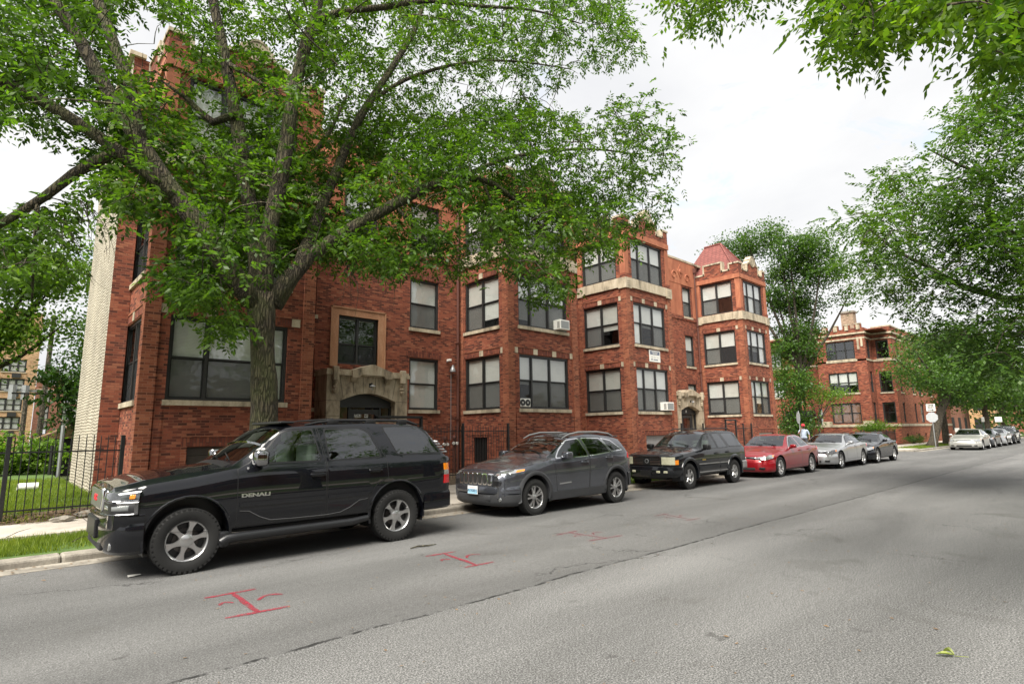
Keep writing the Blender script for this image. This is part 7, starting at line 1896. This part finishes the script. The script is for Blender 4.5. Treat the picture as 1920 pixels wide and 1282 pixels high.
for i, h in enumerate(hol2):
    window(yb_, off, 'F', 66, h[0], h[1], h[2], h[3], (.33, .66), 60+i, ['full', 'none', 'full'][i % 3], True, .08, screens=False)
    if i % 3 == 0: ac = MB(); ac.box((h[0]+h[1])/2-.1, (h[0]+h[1])/2+.5, 65.85, 66.05, h[2]-.5, h[2]-.15); ac.build('air_vent', M_FRAME, yb_, off)
off = Vector((8, 86, 0)); cb_ = empty('crenellated_building', off, 0, 'red brick building with a crenellated parapet far behind the grass lot', 'building')
w = MB(); st = MB(); xa, xb = at_y(66, 740, 86).x, at_y(150, 740, 86).x; zt = at_y(100, 722, 86).z; hh = []
for zc in (at_y(90, 740, 86).z, at_y(70, 772, 86).z, at_y(70, 800, 86).z): hh += [(xa+.5, xa+1.4, zc-.9, zc+.7), (xa+2.6, xa+4.4, zc-.9, zc+.7)]
wall(w, 'F', 86, xa, xb, 0, zt, hh, .2); w.box(xa, xb, 86.1, 96, zt-.4, zt-.2); fquad(w, 'R', xb, 86, 96, 0, 0, zt)
x = xa
while x < xb-1: w.box(x, x+1.1, 86, 86.4, zt, zt+.75); st.box(x-.05, x+1.15, 85.95, 86.45, zt+.75, zt+.9); x += 1.75
st.box(xa, xb, 85.9, 86, zt-.75, zt-.5); w.build('brick_wall', M_SHED, cb_, off); st.build('stone_trim', M_STONE, cb_, off)
for i, h in enumerate(hh): window(cb_, off, 'F', 86, *h, (.5,), 80+i, 'mix', True, .12, screens=False)
p = at_y(81, 740, 47); r = empty('utility_pole', (p.x, 47, 0), 0, 'wooden utility pole with wires in the alley behind the lot', 'pole')
m = MB(); top = at_y(84, 676, 47).z+3; m.tube([(p.x, 47, -.2), (p.x+.1, 47, top)], [.17, .12], 8); m.build('pole', M_BARK2, r, r.location)
m = MB(); zc = at_y(60, 735, 47).z; m.box(p.x-1.9, p.x+.4, 46.9, 47, zc, zc+.14); m.tube([(p.x-1.5, 46.8, zc-.5), (p.x-1.5, 46.8, zc+.4)], .2, 8); m.tube([(p.x-.9, 46.8, zc-.5), (p.x-.9, 46.8, zc+.4)], .2, 8); m.build('crossarm', M_GREYMETAL, r, r.location)
for k in range(4):
    m = MB(); a = Vector((p.x-1.8+.5*k, 47, zc+.2+.6*(k % 2))); b = Vector((-40, 49, zc+1.0)); m.tube([a.lerp(b, t/8)-Vector((0, 0, 1.2*math.sin(PI*t/8))) for t in range(9)], .018, 4); b2_ = Vector((40, 46, zc+.8)); m.tube([a.lerp(b2_, t/8)-Vector((0, 0, 1.0*math.sin(PI*t/8))) for t in range(9)], .018, 4); m.build('wire', M_BLACKPL, r, r.location)
q = at_y(46, 770, 46); r = empty('utility_pole', (q.x, 46, 0), 0, 'shorter wooden pole with a tangle of cables left of the tall pole', 'pole'); m = MB(); m.tube([(q.x, 46, -.2), (q.x, 46, at_y(46, 737, 46).z)], [.15, .12], 8); m.build('pole', M_BARK2, r, r.location); m = MB(); m.box(q.x-.7, q.x+.9, 45.9, 46, at_y(46, 739, 46).z, at_y(46, 736, 46).z); m.build('crossarm', M_BLACKPL, r, r.location)
tree('background_tree', (-.6, 34, .2), 'broad bright green tree behind the grass lot at the left edge', 12.5, [(0, -.5, 8.3, 3.6, 3.0, 2.6), (2.3, -.8, 9.6, 1.9, 1.8, 2.4), (-1.0, -1, 5.6, 3.2, 2.2, 1.7), (1.9, -.8, 6.2, 1.6, 1.5, 1.4), (-2.6, 0, 10.2, 3, 2.6, 2.2)], M_LIGHTLEAF, r=.24, clumps=620, per=32, spread=.42, ll=.19, lw=.07, seed=31, limbs=9, gaps=.3)
tree('background_tree', (5.2, 38, .2), 'dark tall tree close behind the white painted wall', 13, [(0, 0, 9.4, 2.4, 2.2, 4.0), (-.6, -.6, 5.5, 2.0, 1.8, 2.4)], M_DARKLEAF, r=.26, clumps=330, per=30, spread=.5, ll=.2, lw=.07, seed=32, lean=(-.6, 0))
tree('sumac_tree', (3.1, 33, .2), 'layered dark green sumac in front of the crenellated building', 5.6, [(-.2, -.4, 3.9, 1.7, 1.5, 1.1), (.5, -.4, 2.6, 1.5, 1.3, 1.2)], M_DARKLEAF, r=.10, clumps=150, per=26, spread=.28, ll=.26, lw=.06, seed=33, fork=.35, droop=.6, flat=1.)
for i, (x, y, h, lb) in enumerate(((-2.3, 29.5, 2.2, 'overgrown bright green bush at the left end of the lot'), (-.4, 30.0, 2.0, 'overgrown bush with yellow green leaves behind the lot middle'), (1.2, 30.5, 1.7, 'smaller weedy bush beside the grey post at the back of the lot'), (-4.2, 29.8, 2.4, 'overgrown bush past the left edge of the lot'))):
    tree('overgrown_bush', (x, y, .25), lb, h, [(0, 0, h*.5, 1.25, .8, h*.45), (.6, -.2, h*.35, .9, .7, h*.32)], M_LIGHTLEAF, r=.05, clumps=130, per=24, spread=.2, ll=.17, lw=.055, seed=50+i, group='overgrown bushes behind the lot', fork=.2)
for i, (px, lb) in enumerate(((115, 'grey steel post taller of the two behind the lot'), (99, 'thin dark steel post behind the lot beside the grey one'))):
    p = at_y(px, 830, 29); m = MB(); m.tube([(p.x, 29, 0), (p.x, 29, at_y(px, 797 if i == 0 else 835, 29).z)], .06, 8); o = m.build('steel_post', M_GREYMETAL if i == 0 else M_IRON, None, (p.x, 29, 0)); o.location = (p.x, 29, 0); tag(o, lb, 'post')
p0, p1 = at_y(112, 832, 34), at_y(136, 832, 34); r = empty('garage', ((p0.x+p1.x)/2, 34, .1), 0, 'small shed with a tan gable partly hidden behind the white wall', 'shed'); m = MB(); xs_ = p0.x-.6, p1.x+2.2; m.box(xs_[0], xs_[1], 34, 38, 0, 1.7)
m.build('wall', M_DARKPL if 'M_DARKPL' in globals() else M_BLACKPL, r, r.location); m = MB(); zt = 2.6; m.prism([(xs_[0]-.2, 33.9, 1.7), (xs_[1]+.2, 33.9, 1.7), ((xs_[0]+xs_[1])/2, 33.9, zt)], (0, 4.2, 0)); m.build('roof', M_TAN, r, r.location)

# ----- the man in the red cap behind the silver car
def person():
    Z = Vector((0, 0, 1)); bx, by = 32.6, 12.6
    p = at_y(1507, 812, 12.6); bx = p.x
    root = empty('person', (bx, by, .15), 0, 'person in red cap and pale blue shirt behind the silver car, hand at the face', 'person')
    f = Vector((-.92, -.38, 0)); s = Vector((.38, -.92, 0))       # facing, and the figure's left
    def Q(a, b, z): v = f*a+s*b; return Vector((v.x, v.y, z))
    J = {'pelvis': Q(0, 0, .93), 'waist': Q(0, 0, 1.08), 'chest': Q(.02, 0, 1.28), 'neck': Q(.02, 0, 1.44), 'nb': Q(.03, 0, 1.50), 'head': Q(.055, 0, 1.62), 'crown': Q(.045, 0, 1.70),
         'hl': Q(0, .10, .90), 'kl': Q(.12, .11, .50), 'al': Q(.10, .11, .08), 'tl': Q(.27, .12, .04), 'hr': Q(0, -.10, .90), 'kr': Q(-.04, -.11, .50), 'ar': Q(-.20, -.11, .12), 'tr': Q(-.05, -.12, .04),
         'sl': Q(.02, .19, 1.40), 'el': Q(-.02, .27, 1.12), 'wl': Q(.08, .26, .88), 'sr': Q(.02, -.19, 1.40), 'er': Q(.16, -.27, 1.16), 'wr': Q(.20, -.14, 1.42)}
    E = [('pelvis', 'waist'), ('waist', 'chest'), ('chest', 'neck'), ('neck', 'nb'), ('nb', 'head'), ('head', 'crown'), ('pelvis', 'hl'), ('hl', 'kl'), ('kl', 'al'), ('al', 'tl'), ('pelvis', 'hr'), ('hr', 'kr'), ('kr', 'ar'), ('ar', 'tr'), ('chest', 'sl'), ('sl', 'el'), ('el', 'wl'), ('chest', 'sr'), ('sr', 'er'), ('er', 'wr')]
    Rd = dict(pelvis=(.16, .12), waist=(.145, .11), chest=(.165, .12), neck=(.075, .07), nb=(.055, .055), head=(.085, .10), crown=(.075, .09), hl=(.10, .10), kl=(.062, .062), al=(.042, .042), tl=(.035, .03), hr=(.10, .10), kr=(.062, .062), ar=(.042, .042), tr=(.035, .03), sl=(.062, .062), el=(.046, .046), wl=(.032, .032), sr=(.062, .062), er=(.046, .046), wr=(.032, .032))
    for side, w in (('l', J['wl']), ('r', J['wr'])):
        d = (w-J['e'+side]).normalized(); lat = d.cross(s if side == 'l' else f).normalized()
        J['p'+side] = w+d*.06; E.append(('w'+side, 'p'+side)); Rd['p'+side] = (.038, .022)
        for k in range(4):
            o = lat*(.024*(k-1.5)); L = (.07, .08, .075, .06)[k]; a, b = 'f%s%da' % (side, k), 'f%s%db' % (side, k)
            J[a] = w+d*.10+o; J[b] = w+d*(.10+L)+o*1.1+f*.015; E += [('p'+side, a), (a, b)]; Rd[a] = (.011, .011); Rd[b] = (.008, .008)
        J['t'+side+'h'] = w+d*.08+lat*.055+f*.02; E.append(('p'+side, 't'+side+'h')); Rd['t'+side+'h'] = (.011, .011)
    names = list(J); me = bpy.data.meshes.new('body'); me.from_pydata([J[n][:] for n in names], [(names.index(a), names.index(b)) for a, b in E], [])
    o = bpy.data.objects.new('body', me); COL.objects.link(o); md = o.modifiers.new('s', 'SKIN'); md.use_smooth_shade = True; o.modifiers.new('sub', 'SUBSURF').levels = 2; o.modifiers['sub'].render_levels = 2
    for i, n in enumerate(names): me.skin_vertices[0].data[i].radius = Rd[n]
    me.skin_vertices[0].data[0].use_root = True
    dg = bpy.context.evaluated_depsgraph_get(); m2 = bpy.data.meshes.new_from_object(o.evaluated_get(dg)); bpy.data.objects.remove(o)
    M_SK = simple('brown_skin', (.16, .085, .05), .55); m2.materials.clear()
    for m in (M_SK, simple('pale_blue_shirt', (.33, .38, .48), .85, var=.08, bump=.2), simple('dark_trousers', (.03, .03, .04), .85), simple('dark_shoes', (.02, .02, .02), .6)): m2.materials.append(m)
    for pl in m2.polygons:
        c = pl.center; a = c.dot(f); b = c.dot(s); mi = 0
        arm = abs(b) > .21 or (b < -.1 and a > .12 and c.z > 1.15)
        if c.z < .10: mi = 3
        elif c.z < .97 and not (abs(b) > .2): mi = 2
        elif c.z < 1.465 and not arm: mi = 1
        elif arm and c.z > 1.17 and a < .13: mi = 1
        pl.material_index = mi
    m2.polygons.foreach_set('use_smooth', [True]*len(m2.polygons))
    b = bpy.data.objects.new('body', m2); link(b, root)
    hd = Q(.055, 0, 1.64); m = MB()
    bm = bmesh.new(); bmesh.ops.create_uvsphere(bm, u_segments=16, v_segments=8, radius=1)
    m.add([hd+f*(v.co.x*.118)+s*(v.co.y*.098)+Z*(.02+v.co.z*.105) for v in bm.verts if True], [[v.index for v in fc.verts] for fc in bm.faces if fc.calc_center_median().z > -.02]); bm.free()
    P = [hd+f*.09+s*(.085*q)+Z*.02 for q in (-1, -.5, 0, .5, 1)]; Pt = [hd+f*(.19-.05*q*q)+s*(.07*q)+Z*.0 for q in (-1, -.5, 0, .5, 1)]
    m.add(P+Pt, [(i, i+1, i+6, i+5) for i in range(4)]); m.build('cap', simple('red_cap', (.50, .02, .04), .8), root, None, True)
    m = MB()
    for e in (-1, 1): m.lathe([(0, -.012), (.012, 0), (0, .012)], 8, hd+f*.10+s*.032*e+Z*-.01, 'z'); m.lathe([(0, -.03), (.014, -.01), (.012, .02), (0, .03)], 8, hd+s*.098*e+Z*-.02, 'z')
    m.build('eyes_and_ears', simple('dark_brown', (.05, .03, .02), .4), root, None, True)
    m = MB(); m.prism([hd+f*.095+s*-.016+Z*-.055, hd+f*.095+s*.016+Z*-.055, hd+f*.095+Z*.0], tuple(f*.022)); m.build('nose', M_SK, root)
    m = MB(); m.rbox(-.012, .012, -.03, .03, -.008, .008, .006); m.v = [tuple(hd+f*(.098+q[0])+s*q[1]+Z*(q[2]-.085)) for q in m.v]; m.build('beard', bpy.data.materials['dark_brown'], root)
person()
# ================================================================= sky, sun, camera
SUN_EL, SUN_AZ = R(56), R(205)      # azimuth of the sun measured from +X towards +Y
world = bpy.data.worlds.new('World'); scene.world = world; world.use_nodes = True
nt = world.node_tree; nt.nodes.clear()
out = nt.nodes.new('ShaderNodeOutputWorld'); bg = nt.nodes.new('ShaderNodeBackground'); bg.inputs[1].default_value = .1
sky = nt.nodes.new('ShaderNodeTexSky'); sky.sky_type = 'NISHITA'; sky.sun_disc = False; sky.sun_elevation = SUN_EL; sky.sun_rotation = PI/2-SUN_AZ
sky.air_density = 1.2; sky.dust_density = 2.0
tc = nt.nodes.new('ShaderNodeTexCoord')
mp = nt.nodes.new('ShaderNodeMapping'); mp.inputs['Scale'].default_value = (1, 1, 2.0); nt.links.new(tc.outputs['Generated'], mp.inputs[0])
def wn(scale, det, rough, dist=.3):
    n = nt.nodes.new('ShaderNodeTexNoise'); n.inputs['Scale'].default_value = scale; n.inputs['Detail'].default_value = det; n.inputs['Roughness'].default_value = rough; n.inputs['Distortion'].default_value = dist
    nt.links.new(mp.outputs[0], n.inputs['Vector']); return n.outputs[0]
def wr(f, st):
    r = nt.nodes.new('ShaderNodeValToRGB'); cr = r.color_ramp
    while len(cr.elements) < len(st): cr.elements.new(.5)
    for e, (p, c) in zip(cr.elements, st): e.position = p; e.color = (*c, 1) if hasattr(c, '__len__') else (c, c, c, 1)
    nt.links.new(f, r.inputs[0]); return r.outputs[0]
CL = 2.8
cloud = wr(wn(2.2, 6, .55), [(.3, (CL*.82, CL*.83, CL*.86)), (.6, (CL, CL, CL*1.0))])
hole = wr(wn(4.2, 7, .62, .6), [(.63, 1.0), (.70, .72)])
mx = nt.nodes.new('ShaderNodeMix'); mx.data_type = 'RGBA'
nt.links.new(hole, mx.inputs[0]); nt.links.new(sky.outputs[0], mx.inputs[6]); nt.links.new(cloud, mx.inputs[7])
nt.links.new(mx.outputs[2], bg.inputs[0]); nt.links.new(bg.outputs[0], out.inputs[0])
sl = bpy.data.lights.new('sun', 'SUN'); sl.energy = 2.8; sl.angle = R(42); sl.color = (1, .95, .86)
so = bpy.data.objects.new('sun', sl); COL.objects.link(so)
sd_ = Vector((math.cos(SUN_EL)*math.cos(SUN_AZ), math.cos(SUN_EL)*math.sin(SUN_AZ), math.sin(SUN_EL)))
so.rotation_euler = sd_.to_track_quat('Z', 'Y').to_euler(); so.location = sd_*60
cam = bpy.data.cameras.new('camera'); cam.sensor_width = 36; cam.lens = 36*FPX/1920; cam.clip_end = 2000; cam.clip_start = .05
co_ = bpy.data.objects.new('camera', cam); COL.objects.link(co_)
co_.matrix_world = Matrix(((CR.x, CU.x, -CF.x, 0), (CR.y, CU.y, -CF.y, 0), (CR.z, CU.z, -CF.z, H_CAM), (0, 0, 0, 1)))
scene.camera = co_
scene.view_settings.view_transform = 'Standard'; scene.view_settings.look = 'None'; scene.view_settings.gamma = 1; scene.view_settings.exposure = 1.9
scene.render.engine = 'CYCLES'
scene.cycles.max_bounces = 10; scene.cycles.transparent_max_bounces = 24; scene.cycles.use_denoising = True
